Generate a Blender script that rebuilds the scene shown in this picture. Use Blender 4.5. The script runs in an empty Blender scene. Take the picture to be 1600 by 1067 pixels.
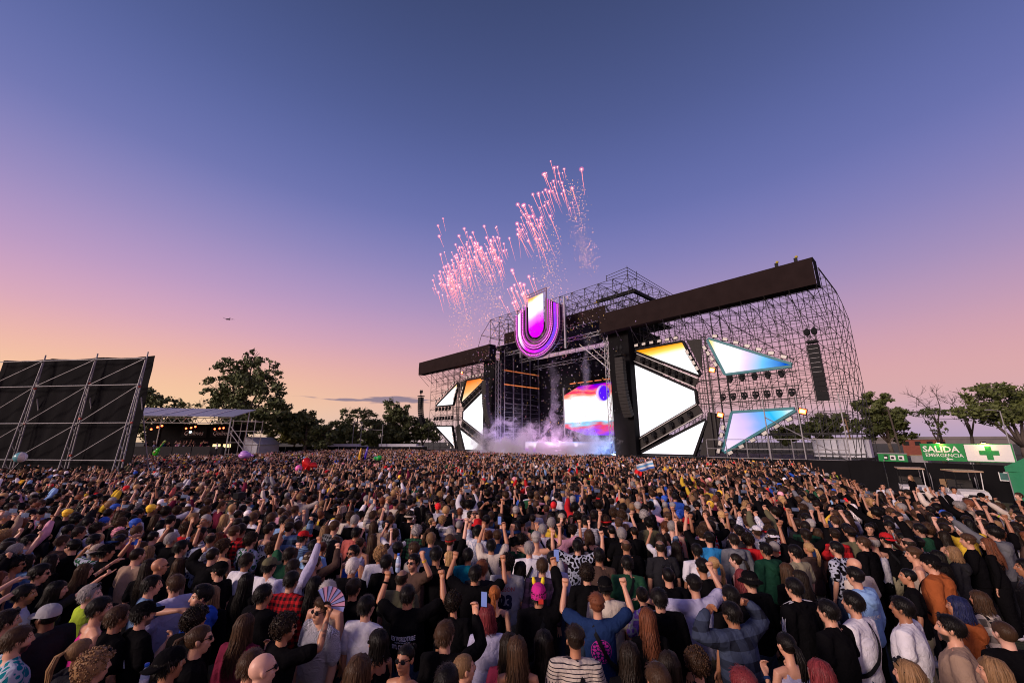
import bpy, bmesh, math, random
import numpy as np
from mathutils import Vector, Matrix, Quaternion, noise
from mathutils.bvhtree import BVHTree
R_ = math.radians
random.seed(7); RNG = np.random.default_rng(11)
scene = bpy.context.scene
COL = scene.collection

# ------------------------------------------------------------------ camera, sky, sun, exposure
CAM_H = 3.5
cam_d = bpy.data.cameras.new('camera'); cam = bpy.data.objects.new('camera', cam_d); COL.objects.link(cam)
cam_d.sensor_width = 36.0; cam_d.lens = 14.0; cam_d.clip_end = 6000; cam_d.clip_start = 0.05
cam.location = (0, 0, CAM_H); cam.rotation_euler = (R_(90 + 14.12), 0, 0)
scene.camera = cam
scene.view_settings.view_transform = 'Standard'; scene.view_settings.look = 'None'
scene.view_settings.exposure = 0.0; scene.view_settings.gamma = 1.0
scene.view_settings.use_curve_mapping = False
scene.cycles.use_denoising = True
scene.cycles.pixel_filter_type = 'BLACKMAN_HARRIS'; scene.cycles.filter_width = 1.05
scene.cycles.max_bounces = 4; scene.cycles.transparent_max_bounces = 12; scene.cycles.volume_bounces = 2
scene.cycles.volume_step_rate = 2.0
scene.cycles.sample_clamp_indirect = 4.0

SUN_AZ, SUN_EL = -128.0, 20.0         # degrees left of the view axis, above the horizon

def s2l(c):
    return tuple((x / 12.92 if x <= .04045 else ((x + .055) / 1.055) ** 2.4) for x in c)
def rgb(r, g, b):
    return s2l((r / 255, g / 255, b / 255))

def make_world():
    w = bpy.data.worlds.new('World'); scene.world = w; w.use_nodes = True
    nt = w.node_tree; N = nt.nodes; L = nt.links; N.clear()
    out = N.new('ShaderNodeOutputWorld'); bg = N.new('ShaderNodeBackground')
    tc = N.new('ShaderNodeTexCoord'); sep = N.new('ShaderNodeSeparateXYZ')
    L.new(tc.outputs['Generated'], sep.inputs[0])
    def m(op, a, b=None, c=None, clamp=False):
        n = N.new('ShaderNodeMath'); n.operation = op; n.use_clamp = clamp
        for i, v in enumerate((a, b, c)):
            if v is None: continue
            if isinstance(v, (int, float)): n.inputs[i].default_value = v
            else: L.new(v, n.inputs[i])
        return n.outputs[0]
    el = m('MULTIPLY', m('ARCSINE', sep.outputs[2]), 180 / math.pi)          # elevation, degrees
    fac = m('DIVIDE', m('ADD', el, 10.0), 100.0, clamp=True)
    def ramp(stops):
        r = N.new('ShaderNodeValToRGB'); e = r.color_ramp.elements
        r.color_ramp.interpolation = 'B_SPLINE'
        for i, (deg, col) in enumerate(stops):
            p = (deg + 10) / 100
            if i < 2: x = e[i]; x.position = p
            else: x = e.new(p)
            x.color = (*rgb(*col), 1)
        L.new(fac, r.inputs[0]); return r.outputs[0]
    warm = ramp([(-10, (60, 50, 55)), (-1, (222, 188, 156)), (2, (246, 208, 168)), (5, (248, 202, 158)), (9, (240, 183, 164)), (13, (218, 167, 188)), (18, (186, 153, 196)),
                 (24, (150, 139, 191)), (31, (108, 117, 179)), (42, (78, 92, 148)), (55, (58, 70, 112)), (75, (45, 55, 92)), (90, (40, 49, 85))])
    cool = ramp([(-10, (60, 50, 55)), (-1, (172, 156, 190)), (2, (190, 164, 190)), (5, (218, 168, 168)), (9, (214, 160, 170)), (13, (194, 152, 180)), (18, (162, 141, 186)),
                 (24, (130, 126, 184)), (31, (101, 110, 174)), (42, (77, 89, 143)), (55, (58, 70, 112)), (75, (45, 55, 92)), (90, (40, 49, 85))])
    # how far a direction is from the sunset's azimuth
    az = R_(SUN_AZ); sx, sy = math.sin(az), math.cos(az)
    ln = m('SQRT', m('ADD', m('MULTIPLY', sep.outputs[0], sep.outputs[0]), m('MULTIPLY', sep.outputs[1], sep.outputs[1])))
    dot = m('DIVIDE', m('ADD', m('MULTIPLY', sep.outputs[0], sx), m('MULTIPLY', sep.outputs[1], sy)), m('MAXIMUM', ln, .001))
    mr = N.new('ShaderNodeMapRange'); mr.interpolation_type = 'SMOOTHSTEP'
    L.new(dot, mr.inputs[0]); mr.inputs[1].default_value = -.95; mr.inputs[2].default_value = .25
    mix = N.new('ShaderNodeMix'); mix.data_type = 'RGBA'
    L.new(mr.outputs[0], mix.inputs['Factor']); L.new(cool, mix.inputs['A']); L.new(warm, mix.inputs['B'])
    # thin cloud bank low over the horizon
    mp = N.new('ShaderNodeMapping'); mp.inputs['Scale'].default_value = (5, 5, 55); L.new(tc.outputs['Generated'], mp.inputs[0])
    nz = N.new('ShaderNodeTexNoise'); nz.inputs['Scale'].default_value = 1.6; nz.inputs['Detail'].default_value = 5; L.new(mp.outputs[0], nz.inputs['Vector'])
    band = m('MULTIPLY', m('SUBTRACT', 1.0, m('MULTIPLY', m('ABSOLUTE', m('SUBTRACT', el, 5.6)), .8), clamp=True),
             m('SUBTRACT', 1.0, m('MULTIPLY', m('ABSOLUTE', m('ADD', sep.outputs[0], .3)), 2.6), clamp=True))
    th = m('MULTIPLY', m('SUBTRACT', m('MULTIPLY', m('POWER', band, .5), nz.outputs[0]), .43), 16.0, clamp=True)
    mix2 = N.new('ShaderNodeMix'); mix2.data_type = 'RGBA'
    L.new(m('MULTIPLY', th, .85), mix2.inputs['Factor']); L.new(mix.outputs['Result'], mix2.inputs['A']); mix2.inputs['B'].default_value = (*rgb(122, 112, 138), 1)
    sky = N.new('ShaderNodeTexSky'); sky.sky_type = 'NISHITA'; sky.sun_disc = False
    sky.sun_elevation = R_(2); sky.sun_rotation = R_(SUN_AZ)
    add = N.new('ShaderNodeMix'); add.data_type = 'RGBA'; add.blend_type = 'ADD'; add.inputs['Factor'].default_value = .012
    L.new(mix2.outputs['Result'], add.inputs['A']); L.new(sky.outputs[0], add.inputs['B'])
    L.new(add.outputs['Result'], bg.inputs['Color']); bg.inputs['Strength'].default_value = 1.0
    L.new(bg.outputs[0], out.inputs[0])
make_world()
sun_d = bpy.data.lights.new('sun', 'SUN'); sun = bpy.data.objects.new('sun', sun_d); COL.objects.link(sun)
sun_d.energy = 2.9; sun_d.angle = R_(14); sun_d.color = (1.0, .79, .68)
_d = Vector((math.sin(R_(SUN_AZ)) * math.cos(R_(SUN_EL)), math.cos(R_(SUN_AZ)) * math.cos(R_(SUN_EL)), math.sin(R_(SUN_EL))))
sun.rotation_euler = _d.to_track_quat('Z', 'Y').to_euler()

# ------------------------------------------------------------------ small helpers
def tag(o, label=None, cat=None, group=None, kind=None):
    if label: o['label'] = label
    if cat: o['category'] = cat
    if group: o['group'] = group
    if kind: o['kind'] = kind
    return o
def empty(name, loc=(0, 0, 0), rz=0):
    o = bpy.data.objects.new(name, None); COL.objects.link(o); o.location = loc; o.rotation_euler = (0, 0, rz); o.empty_display_size = .2
    return o
def link(name, mesh, parent=None, loc=None):
    o = bpy.data.objects.new(name, mesh); COL.objects.link(o)
    if parent is not None: o.parent = parent
    if loc is not None: o.location = loc
    return o

class MB:
    """collects quads and triangles; build() makes one mesh object"""
    def __init__(s): s.v = []; s.f = []; s.mi = []; s.cur = 0
    def add(s, vs, fs):
        b = len(s.v); s.v.extend([tuple(map(float, p)) for p in vs]); s.f.extend([tuple(b + i for i in f) for f in fs]); s.mi.extend([s.cur] * len(fs)); return s
    def box(s, c, d, rot=None):
        x, y, z = (k / 2 for k in d)
        vs = [Vector((sx * x, sy * y, sz * z)) for sx in (-1, 1) for sy in (-1, 1) for sz in (-1, 1)]
        if rot is not None: vs = [rot @ q for q in vs]
        c = Vector(c)
        return s.add([q + c for q in vs], [(0, 1, 3, 2), (4, 6, 7, 5), (0, 4, 5, 1), (2, 3, 7, 6), (0, 2, 6, 4), (1, 5, 7, 3)])
    def bar(s, a, b, r, n=4, r2=None):
        a = Vector(a); b = Vector(b); d = (b - a)
        if d.length < 1e-6: return s
        q = d.normalized(); u = q.cross(Vector((0, 0, 1)) if abs(q.z) < .95 else Vector((1, 0, 0))).normalized(); w = q.cross(u)
        r2 = r if r2 is None else r2
        vs = []
        for p, rr in ((a, r), (b, r2)):
            for i in range(n):
                t = 2 * math.pi * (i + .5) / n; vs.append(p + u * math.cos(t) * rr + w * math.sin(t) * rr)
        fs = [(i, (i + 1) % n, n + (i + 1) % n, n + i) for i in range(n)] + [tuple(range(n - 1, -1, -1)), tuple(range(n, 2 * n))]
        return s.add(vs, fs)
    def prism(s, poly, ax_u, ax_v, org, depth):
        """polygon in (u,v) on axes, extruded by the vector depth"""
        o = Vector(org); au = Vector(ax_u); av = Vector(ax_v); dd = Vector(depth); n = len(poly)
        a = [o + au * p[0] + av * p[1] for p in poly]
        return s.add(a + [p + dd for p in a], [tuple(range(n - 1, -1, -1)), tuple(range(n, 2 * n))] + [(i, (i + 1) % n, n + (i + 1) % n, n + i) for i in range(n)])
    def ball(s, c, r, seg=10, rings=6):
        r = (r, r, r) if isinstance(r, (int, float)) else r
        vs = [(c[0], c[1], c[2] + r[2])]
        for i in range(1, rings):
            t = math.pi * i / rings
            for j in range(seg):
                a = 2 * math.pi * j / seg; vs.append((c[0] + r[0] * math.sin(t) * math.cos(a), c[1] + r[1] * math.sin(t) * math.sin(a), c[2] + r[2] * math.cos(t)))
        vs.append((c[0], c[1], c[2] - r[2])); fs = []
        for j in range(seg): fs.append((0, 1 + j, 1 + (j + 1) % seg))
        for i in range(rings - 2):
            for j in range(seg):
                a = 1 + i * seg + j; b = 1 + i * seg + (j + 1) % seg; fs.append((a, a + seg, b + seg, b))
        k = len(vs) - 1; b0 = 1 + (rings - 2) * seg
        for j in range(seg): fs.append((b0 + j, k, b0 + (j + 1) % seg))
        return s.add(vs, fs)
    def mesh(s, name, mats, smooth=False):
        me = bpy.data.meshes.new(name); me.from_pydata(s.v, [], s.f)
        for m in (mats if isinstance(mats, (list, tuple)) else [mats]): me.materials.append(m)
        if any(s.mi): me.polygons.foreach_set('material_index', s.mi)
        if smooth: me.polygons.foreach_set('use_smooth', [True] * len(me.polygons))
        me.update(); return me
    def build(s, name, mats, parent=None, smooth=False, loc=None):
        return link(name, s.mesh(name, mats, smooth), parent, loc)

def nodes_of(name):
    m = bpy.data.materials.new(name); m.use_nodes = True; nt = m.node_tree
    return m, nt, nt.nodes['Principled BSDF'], nt.nodes, nt.links
def mat(name, col, rough=.6, metal=0., noise_amt=.18, scale=6., bump=0., bscale=40., emit=None, estr=0., spec=None, detail=4):
    m, nt, b, N, L = nodes_of(name)
    b.inputs['Roughness'].default_value = rough; b.inputs['Metallic'].default_value = metal
    if spec is None and max(col[:3]) < .06: spec = .05; metal = 0.; b.inputs['Metallic'].default_value = 0.
    if spec is not None: b.inputs['Specular IOR Level'].default_value = spec
    tc = N.new('ShaderNodeTexCoord')
    if noise_amt:
        nz = N.new('ShaderNodeTexNoise'); nz.inputs['Scale'].default_value = scale; nz.inputs['Detail'].default_value = detail; L.new(tc.outputs['Object'], nz.inputs['Vector'])
        mx = N.new('ShaderNodeMix'); mx.data_type = 'RGBA'
        mx.inputs['A'].default_value = (*[c * (1 - noise_amt) for c in col[:3]], 1); mx.inputs['B'].default_value = (*[min(1, c * (1 + noise_amt)) for c in col[:3]], 1)
        L.new(nz.outputs[0], mx.inputs['Factor']); L.new(mx.outputs['Result'], b.inputs['Base Color'])
    else: b.inputs['Base Color'].default_value = (*col[:3], 1)
    if bump:
        n2 = N.new('ShaderNodeTexNoise'); n2.inputs['Scale'].default_value = bscale; n2.inputs['Detail'].default_value = 3; L.new(tc.outputs['Object'], n2.inputs['Vector'])
        bp = N.new('ShaderNodeBump'); bp.inputs['Strength'].default_value = bump; bp.inputs['Distance'].default_value = .02
        L.new(n2.outputs[0], bp.inputs['Height']); L.new(bp.outputs[0], b.inputs['Normal'])
    if emit: b.inputs['Emission Color'].default_value = (*emit, 1); b.inputs['Emission Strength'].default_value = estr
    return m
# ------------------------------------------------------------------ people: materials
def attr_or(N, L, name, typ):
    a = N.new('ShaderNodeAttribute'); a.attribute_type = typ; a.attribute_name = name; return a
def math_n(N, L, op, a, b=None, clamp=False):
    n = N.new('ShaderNodeMath'); n.operation = op; n.use_clamp = clamp
    for i, v in enumerate((a, b)):
        if v is None: continue
        if isinstance(v, (int, float)): n.inputs[i].default_value = v
        else: L.new(v, n.inputs[i])
    return n.outputs[0]
def mixc(N, L, f, a, b, blend='MIX'):
    n = N.new('ShaderNodeMix'); n.data_type = 'RGBA'; n.blend_type = blend
    for k, v in (('Factor', f), ('A', a), ('B', b)):
        if isinstance(v, (int, float)): n.inputs[k].default_value = v
        elif isinstance(v, tuple): n.inputs[k].default_value = (*v[:3], 1)
        else: L.new(v, n.inputs[k])
    return n.outputs['Result']
def bump_n(N, L, h, s, d=.01):
    b = N.new('ShaderNodeBump'); b.inputs['Strength'].default_value = s; b.inputs['Distance'].default_value = d; L.new(h, b.inputs['Height']); return b.outputs[0]
def tint(N, L, src):
    """colour of this one thing: its own object colour, or the one stored with the instance"""
    if src == 'OBJ':
        o = N.new('ShaderNodeObjectInfo'); return o.outputs['Color']
    return attr_or(N, L, src, 'INSTANCER').outputs['Color']
def skin_mat(name, src):
    m, nt, b, N, L = nodes_of(name)
    col = tint(N, L, src)
    fa = attr_or(N, L, 'face', 'GEOMETRY'); sp = N.new('ShaderNodeSeparateXYZ'); L.new(fa.outputs['Vector'], sp.inputs[0])
    x = math_n(N, L, 'ABSOLUTE', sp.outputs[0]); y = sp.outputs[1]; z = sp.outputs[2]
    def blob(cx, cz, rx, rz, soft=4.):
        dx = math_n(N, L, 'DIVIDE', math_n(N, L, 'SUBTRACT', x, cx), rx); dz = math_n(N, L, 'DIVIDE', math_n(N, L, 'SUBTRACT', z, cz), rz)
        d = math_n(N, L, 'ADD', math_n(N, L, 'MULTIPLY', dx, dx), math_n(N, L, 'MULTIPLY', dz, dz))
        k = math_n(N, L, 'MULTIPLY', math_n(N, L, 'SUBTRACT', 1.0, d), soft, True)
        return math_n(N, L, 'MULTIPLY', k, math_n(N, L, 'GREATER_THAN', y, .03))
    nz = N.new('ShaderNodeTexNoise'); nz.inputs['Scale'].default_value = 9; nz.inputs['Detail'].default_value = 4
    tc = N.new('ShaderNodeTexCoord'); L.new(tc.outputs['Object'], nz.inputs['Vector'])
    c = mixc(N, L, nz.outputs[0], mixc(N, L, 1.0, col, (.86, .80, .78), 'MULTIPLY'), mixc(N, L, 1.0, col, (1.08, 1.1, 1.12), 'MULTIPLY'))
    if src == 'OBJ':
        brd = attr_or(N, L, 'beard', 'OBJECT').outputs['Fac']
        bz = math_n(N, L, 'MULTIPLY', math_n(N, L, 'MULTIPLY', math_n(N, L, 'SUBTRACT', -.040, z), 60., True), math_n(N, L, 'MULTIPLY', math_n(N, L, 'SUBTRACT', y, .0), 40., True))
        bz = math_n(N, L, 'MULTIPLY', bz, math_n(N, L, 'GREATER_THAN', z, -.13))
        c = mixc(N, L, math_n(N, L, 'MULTIPLY', bz, brd), c, (.025, .018, .014))
        fd = attr_or(N, L, 'fade', 'OBJECT').outputs['Fac']
        fz = math_n(N, L, 'MULTIPLY', math_n(N, L, 'MULTIPLY', math_n(N, L, 'ADD', z, .085), 14., True), math_n(N, L, 'MULTIPLY', math_n(N, L, 'SUBTRACT', .035, y), 40., True))
        fz = math_n(N, L, 'MULTIPLY', fz, math_n(N, L, 'GREATER_THAN', y, -1.))
        fz = math_n(N, L, 'MULTIPLY', fz, math_n(N, L, 'SUBTRACT', 1., math_n(N, L, 'MULTIPLY', math_n(N, L, 'SUBTRACT', x, .080), 90., True)))
        c = mixc(N, L, math_n(N, L, 'MULTIPLY', fz, fd), c, (.022, .016, .013))
        tat = attr_or(N, L, 'tattoo', 'OBJECT').outputs['Fac']; tz = attr_or(N, L, 'armt', 'GEOMETRY').outputs['Fac']
        n3 = N.new('ShaderNodeTexNoise'); n3.inputs['Scale'].default_value = 22; n3.inputs['Detail'].default_value = 2; L.new(tc.outputs['Object'], n3.inputs['Vector'])
        tm = math_n(N, L, 'MULTIPLY', math_n(N, L, 'MULTIPLY', math_n(N, L, 'SUBTRACT', n3.outputs[0], .47), 12., True), math_n(N, L, 'MULTIPLY', tz, tat))
        c = mixc(N, L, math_n(N, L, 'MULTIPLY', tm, .75), c, (.02, .02, .025))
    c = mixc(N, L, blob(.031, .012, .017, .007), c, (.55, .5, .47))
    c = mixc(N, L, blob(.031, .012, .0085, .0085), c, (.015, .01, .008))
    c = mixc(N, L, math_n(N, L, 'MULTIPLY', blob(.032, .031, .024, .0065), .85), c, (.02, .014, .01))
    c = mixc(N, L, math_n(N, L, 'MULTIPLY', blob(.0, -.062, .026, .009), .6), c, (.30, .085, .07))
    L.new(c, b.inputs['Base Color']); b.inputs['Roughness'].default_value = .48
    b.inputs['Subsurface Weight'].default_value = 0.0
    return m
def cloth_mat(name, src, kind='plain'):
    m, nt, b, N, L = nodes_of(name)
    col = tint(N, L, src); tc = N.new('ShaderNodeTexCoord')
    nz = N.new('ShaderNodeTexNoise'); nz.inputs['Scale'].default_value = 5; nz.inputs['Detail'].default_value = 5; nz.inputs['Roughness'].default_value = .6; L.new(tc.outputs['Object'], nz.inputs['Vector'])
    c = mixc(N, L, nz.outputs[0], mixc(N, L, 1.0, col, (.72, .72, .74), 'MULTIPLY'), mixc(N, L, 1.0, col, (1.2, 1.2, 1.2), 'MULTIPLY'))
    rough = .85
    sep = N.new('ShaderNodeSeparateXYZ'); L.new(tc.outputs['Object'], sep.inputs[0])
    def stripe(v, freq, duty):
        return math_n(N, L, 'LESS_THAN', math_n(N, L, 'FRACT', math_n(N, L, 'MULTIPLY', v, freq)), duty)
    if kind == 'stripe':
        s1 = stripe(sep.outputs[2], 34, .26); s2 = stripe(sep.outputs[0], 38, .26)
        f = mixc(N, L, math_n(N, L, 'GREATER_THAN', sep.outputs[2], 1.335), s2, s1)
        c = mixc(N, L, f, c, (.035, .03, .04))
    elif kind == 'check':
        a = stripe(sep.outputs[2], 14, .5); d = stripe(math_n(N, L, 'ADD', sep.outputs[0], 5.0), 14, .5)
        k = math_n(N, L, 'ADD', math_n(N, L, 'MULTIPLY', a, .55), math_n(N, L, 'MULTIPLY', d, .55))
        c = mixc(N, L, math_n(N, L, 'MINIMUM', k, .97), c, (.012, .012, .015))
    elif kind == 'plaid':
        a = stripe(sep.outputs[2], 5.2, .48); d = stripe(math_n(N, L, 'ADD', sep.outputs[0], 5.0), 5.2, .42)
        c = mixc(N, L, math_n(N, L, 'ADD', math_n(N, L, 'MULTIPLY', a, .55), math_n(N, L, 'MULTIPLY', d, .3)), c, (.008, .008, .012))
    elif kind in ('geo', 'floral'):
        vo = N.new('ShaderNodeTexVoronoi'); vo.feature = 'F1' if kind == 'geo' else 'SMOOTH_F1'; vo.distance = 'MANHATTAN' if kind == 'geo' else 'EUCLIDEAN'
        vo.inputs['Scale'].default_value = 20 if kind == 'geo' else 17; L.new(tc.outputs['Object'], vo.inputs['Vector'])
        f = math_n(N, L, 'FRACT', math_n(N, L, 'MULTIPLY', vo.outputs['Distance'], 2.6 if kind == 'geo' else 1.7))
        f = math_n(N, L, 'GREATER_THAN', f, .52 if kind == 'geo' else .62)
        c = mixc(N, L, f, c, (.01, .01, .014) if kind == 'geo' else (.42, .44, .55))
    elif kind == 'leather':
        rough = .34
    L.new(c, b.inputs['Base Color']); b.inputs['Roughness'].default_value = rough
    b.inputs['Sheen Weight'].default_value = 0
    b.inputs['Specular IOR Level'].default_value = .03 if kind != 'leather' else .5
    wv = N.new('ShaderNodeTexNoise'); wv.inputs['Scale'].default_value = 11; wv.inputs['Detail'].default_value = 3; wv.inputs['Distortion'].default_value = .8; L.new(tc.outputs['Object'], wv.inputs['Vector'])
    L.new(bump_n(N, L, wv.outputs[0], .7, .03), b.inputs['Normal'])
    return m
def hair_mat(name, src):
    m, nt, b, N, L = nodes_of(name)
    col = tint(N, L, src); tc = N.new('ShaderNodeTexCoord'); mp = N.new('ShaderNodeMapping'); mp.inputs['Scale'].default_value = (60, 60, 9); L.new(tc.outputs['Object'], mp.inputs[0])
    nz = N.new('ShaderNodeTexNoise'); nz.inputs['Scale'].default_value = 1.6; nz.inputs['Detail'].default_value = 3; L.new(mp.outputs[0], nz.inputs['Vector'])
    ge = N.new('ShaderNodeNewGeometry')
    f = math_n(N, L, 'ADD', math_n(N, L, 'MULTIPLY', nz.outputs[0], .55), math_n(N, L, 'MULTIPLY', ge.outputs['Random Per Island'], .55))
    c = mixc(N, L, f, mixc(N, L, 1.0, col, (.18, .16, .15), 'MULTIPLY'), mixc(N, L, 1.0, col, (2.3, 2.15, 2.0), 'MULTIPLY'))
    L.new(c, b.inputs['Base Color']); b.inputs['Roughness'].default_value = .40; b.inputs['Specular IOR Level'].default_value = .13
    L.new(bump_n(N, L, nz.outputs[0], .6, .01), b.inputs['Normal'])
    return m
PM = {'skin': skin_mat('skin', 'OBJ'), 'hair': hair_mat('hair', 'OBJ')}
for k in ('plain', 'stripe', 'check', 'plaid', 'geo', 'floral', 'leather'): PM[k] = cloth_mat('cloth_' + k, 'OBJ', k)
PM['glass_dark'] = mat('sunglass_lens', (.012, .012, .016), .12, noise_amt=0)
PM['black'] = mat('black_webbing', (.012, .012, .014), .7)
PM['white'] = mat('white_print', (.72, .70, .72), .6, noise_amt=.1)
PM['pinkprint'] = mat('pink_print', (.75, .03, .42), .6, noise_amt=.1)
PM['steel'] = mat('polished_steel', (.6, .6, .62), .2, 1.)
PM['screen'] = mat('phone_screen', (.02, .02, .03), .2, emit=rgb(120, 130, 190), estr=.9)
PM['plastic'] = mat('bottle_plastic', rgb(170, 190, 225), .08, noise_amt=.1, spec=.6)
PM['bluecap'] = mat('bottle_cap_blue', rgb(30, 100, 220), .35)

# ------------------------------------------------------------------ people: geometry
def ring_tube(mb, pts, rad, n=10):
    """closed, rounded, tapering tube; rad entries are r or (r_side, r_front)"""
    pts = [Vector(p) for p in pts]; k = len(pts); base = len(mb.v); vs = []
    tang = [(pts[min(i + 1, k - 1)] - pts[max(i - 1, 0)]).normalized() for i in range(k)]
    u = tang[0].cross(Vector((0, 1, 0)) if abs(tang[0].y) < .9 else Vector((1, 0, 0))).normalized()
    rings = []
    def rr(r): return (r, r) if isinstance(r, (int, float)) else r
    r0 = rr(rad[0]); r1 = rr(rad[-1])
    seq = [(pts[0] - tang[0] * min(r0) * .75, (r0[0] * .55, r0[1] * .55), tang[0])]
    seq += [(pts[i], rr(rad[i]), tang[i]) for i in range(k)]
    seq += [(pts[-1] + tang[-1] * min(r1) * .75, (r1[0] * .55, r1[1] * .55), tang[-1])]
    for p, r, t in seq:
        u = (u - t * u.dot(t)).normalized(); w = t.cross(u)
        rings.append([p + u * (r[0] * math.cos(2 * math.pi * j / n)) + w * (r[1] * math.sin(2 * math.pi * j / n)) for j in range(n)])
    vs = [q for r in rings for q in r]; m = len(rings)
    fs = [(i * n + j, i * n + (j + 1) % n, (i + 1) * n + (j + 1) % n, (i + 1) * n + j) for i in range(m - 1) for j in range(n)]
    fs += [tuple(range(n - 1, -1, -1)), tuple((m - 1) * n + j for j in range(n))]
    mb.add(vs, fs)
def remesh(mb, voxel, tris, smooth=2, name='m'):
    me = bpy.data.meshes.new(name); me.from_pydata(mb.v, [], mb.f)
    bm = bmesh.new(); bm.from_mesh(me); bmesh.ops.recalc_face_normals(bm, faces=bm.faces); bm.to_mesh(me); bm.free()
    o = bpy.data.objects.new(name, me); COL.objects.link(o)
    r = o.modifiers.new('r', 'REMESH'); r.mode = 'VOXEL'; r.voxel_size = voxel
    if smooth:
        s = o.modifiers.new('s', 'SMOOTH'); s.iterations = smooth; s.factor = .5
    dg = bpy.context.evaluated_depsgraph_get(); dg.update()
    ev = o.evaluated_get(dg); n = len(ev.data.polygons) * 2
    d = o.modifiers.new('d', 'DECIMATE'); d.ratio = min(1., tris / max(n, 1))
    dg.update(); ev = o.evaluated_get(dg)
    out = bpy.data.meshes.new_from_object(ev); out.name = name
    bpy.data.objects.remove(o); bpy.data.meshes.remove(me)
    out.polygons.foreach_set('use_smooth', [True] * len(out.polygons)); out.materials.clear()
    return out

def vn(x, y, z): return Vector((x, y, z)).normalized()
# arm poses for the right arm: direction of upper arm, of forearm, of hand; hand shape  (x out to the side, y ahead, z up)
ARMS = {
    'down':  (vn(.16, -.06, -1), vn(.05, .22, -1), vn(0, .2, -1), 'open'),
    'front': (vn(.18, .10, -1), vn(-.45, .85, .10), vn(-.6, .7, .1), 'grip'),
    'hold':  (vn(.20, .15, -1), vn(-.25, .70, .75), vn(-.2, .6, .8), 'grip'),
    'fist':  (vn(.75, .40, .35), vn(-.22, .45, 1), vn(-.15, .3, 1), 'fist'),
    'high':  (vn(.30, .38, 1), vn(.02, .30, 1), vn(0, .3, 1), 'fist'),
    'wave':  (vn(.50, .35, .8), vn(.10, .20, 1), vn(.05, .15, 1), 'open'),
    'point': (vn(.35, .75, .62), vn(.10, .80, .75), vn(.0, .9, .5), 'point'),
    'reach': (vn(.45, .85, .22), vn(.0, .85, .62), vn(0, .95, .3), 'open'),
    'phone': (vn(.22, .80, .15), vn(-.42, .35, 1), vn(-.1, .3, 1), 'grip'),
    'phone_high': (vn(.30, .60, .75), vn(-.30, .35, 1), vn(-.1, .3, 1), 'grip'),
    'head':  (vn(.95, .15, .25), vn(-.62, .05, .8), vn(-.9, .2, .3), 'grip'),
    'cross': (vn(.35, .25, -.9), vn(-.85, .55, .15), vn(-.95, .2, .1), 'grip'),
    'up_out': (vn(.85, .10, .40), vn(.05, .15, 1), vn(-.2, .2, 1), 'fist'),
    'around': (vn(.95, .35, .02), vn(.75, .75, .1), vn(.3, .9, -.2), 'open'),
}
SEX = {'m': dict(sh=.190, ch=(.165, .115), wa=(.150, .110), hip=(.165, .115), up=.049, fo=.039, wr=.028, neck=.057, hs=1.0),
       'f': dict(sh=.160, ch=(.138, .108), wa=(.115, .092), hip=(.165, .120), up=.039, fo=.032, wr=.023, neck=.045, hs=.96),
       'b': dict(sh=.200, ch=(.190, .145), wa=(.185, .150), hip=(.185, .145), up=.056, fo=.044, wr=.031, neck=.064, hs=1.02)}
NECK = Vector((0, -.005, 1.475)); HEADC = Vector((0, .012, 1.628))
def head_matrix(yaw, pitch, roll=0):
    piv = Vector((0, -.005, 1.50))
    return Matrix.Translation(piv) @ Matrix.Rotation(R_(yaw), 4, 'Z') @ Matrix.Rotation(R_(pitch), 4, 'X') @ Matrix.Rotation(R_(roll), 4, 'Y') @ Matrix.Translation(-piv)
def arm_points(sex, side, pose):
    P = SEX[sex]; u, f, h, k = ARMS[pose]
    fx = lambda v: Vector((v.x * side, v.y, v.z))
    u, f, h = fx(u), fx(f), fx(h)
    lift = max(0, u.z) * .045
    S = Vector((side * P['sh'], -.012 + u.y * .03, 1.405 + lift)); E = S + u * .285; W = E + f * .25
    return S, E, W, u, f, h, k
def add_hand(mb, W, f, h, side, kind, s=1.):
    # palm frame: h along the hand, n out of the back of the hand, t across the knuckles
    t = h.cross(Vector((0, 1, .15)) if abs(h.y) < .9 else Vector((0, 0, 1))).normalized()
    n = t.cross(h).normalized()
    K = W + h * .088 * s
    ring_tube(mb, [W, W + h * .035 * s, K - h * .008], [(.026 * s, .019 * s), (.037 * s, .019 * s), (.041 * s, .016 * s)], 8)
    curl = {'open': .22, 'fist': 1.45, 'grip': .8, 'point': 1.35}[kind]
    for i in range(4):
        o = (i - 1.5) * .0205 * s; ln = (.072, .08, .075, .058)[i] * s
        c = curl if not (kind == 'point' and i == (0 if side > 0 else 0)) else .1
        spread = t * (i - 1.5) * (.16 if kind == 'open' else .02)
        p = K + t * o; d = (h + spread).normalized(); pts = [p - d * .02]
        pts.append(p)
        for q, seg in enumerate((.42, .32, .26)):
            d = (Quaternion(t, -c * (.75 if q else .95)) @ d).normalized(); p = p + d * ln * seg; pts.append(p)
        ring_tube(mb, pts, [.0115 * s, .011 * s, .0105 * s, .0095 * s, .008 * s], 6)
    b = W + h * .022 * s - t * .028 * s
    d1 = (h * .75 - t * .65 - n * .25).normalized() if kind == 'open' else (h * .85 - t * .15 - n * .5).normalized()
    d2 = (h * .95 - t * .2 - n * .2).normalized() if kind == 'open' else (h * .55 + t * .7 - n * .35).normalized()
    ring_tube(mb, [b, b + d1 * .042 * s, b + d1 * .042 * s + d2 * .032 * s], [.0145 * s, .0125 * s, .009 * s], 6)
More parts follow.
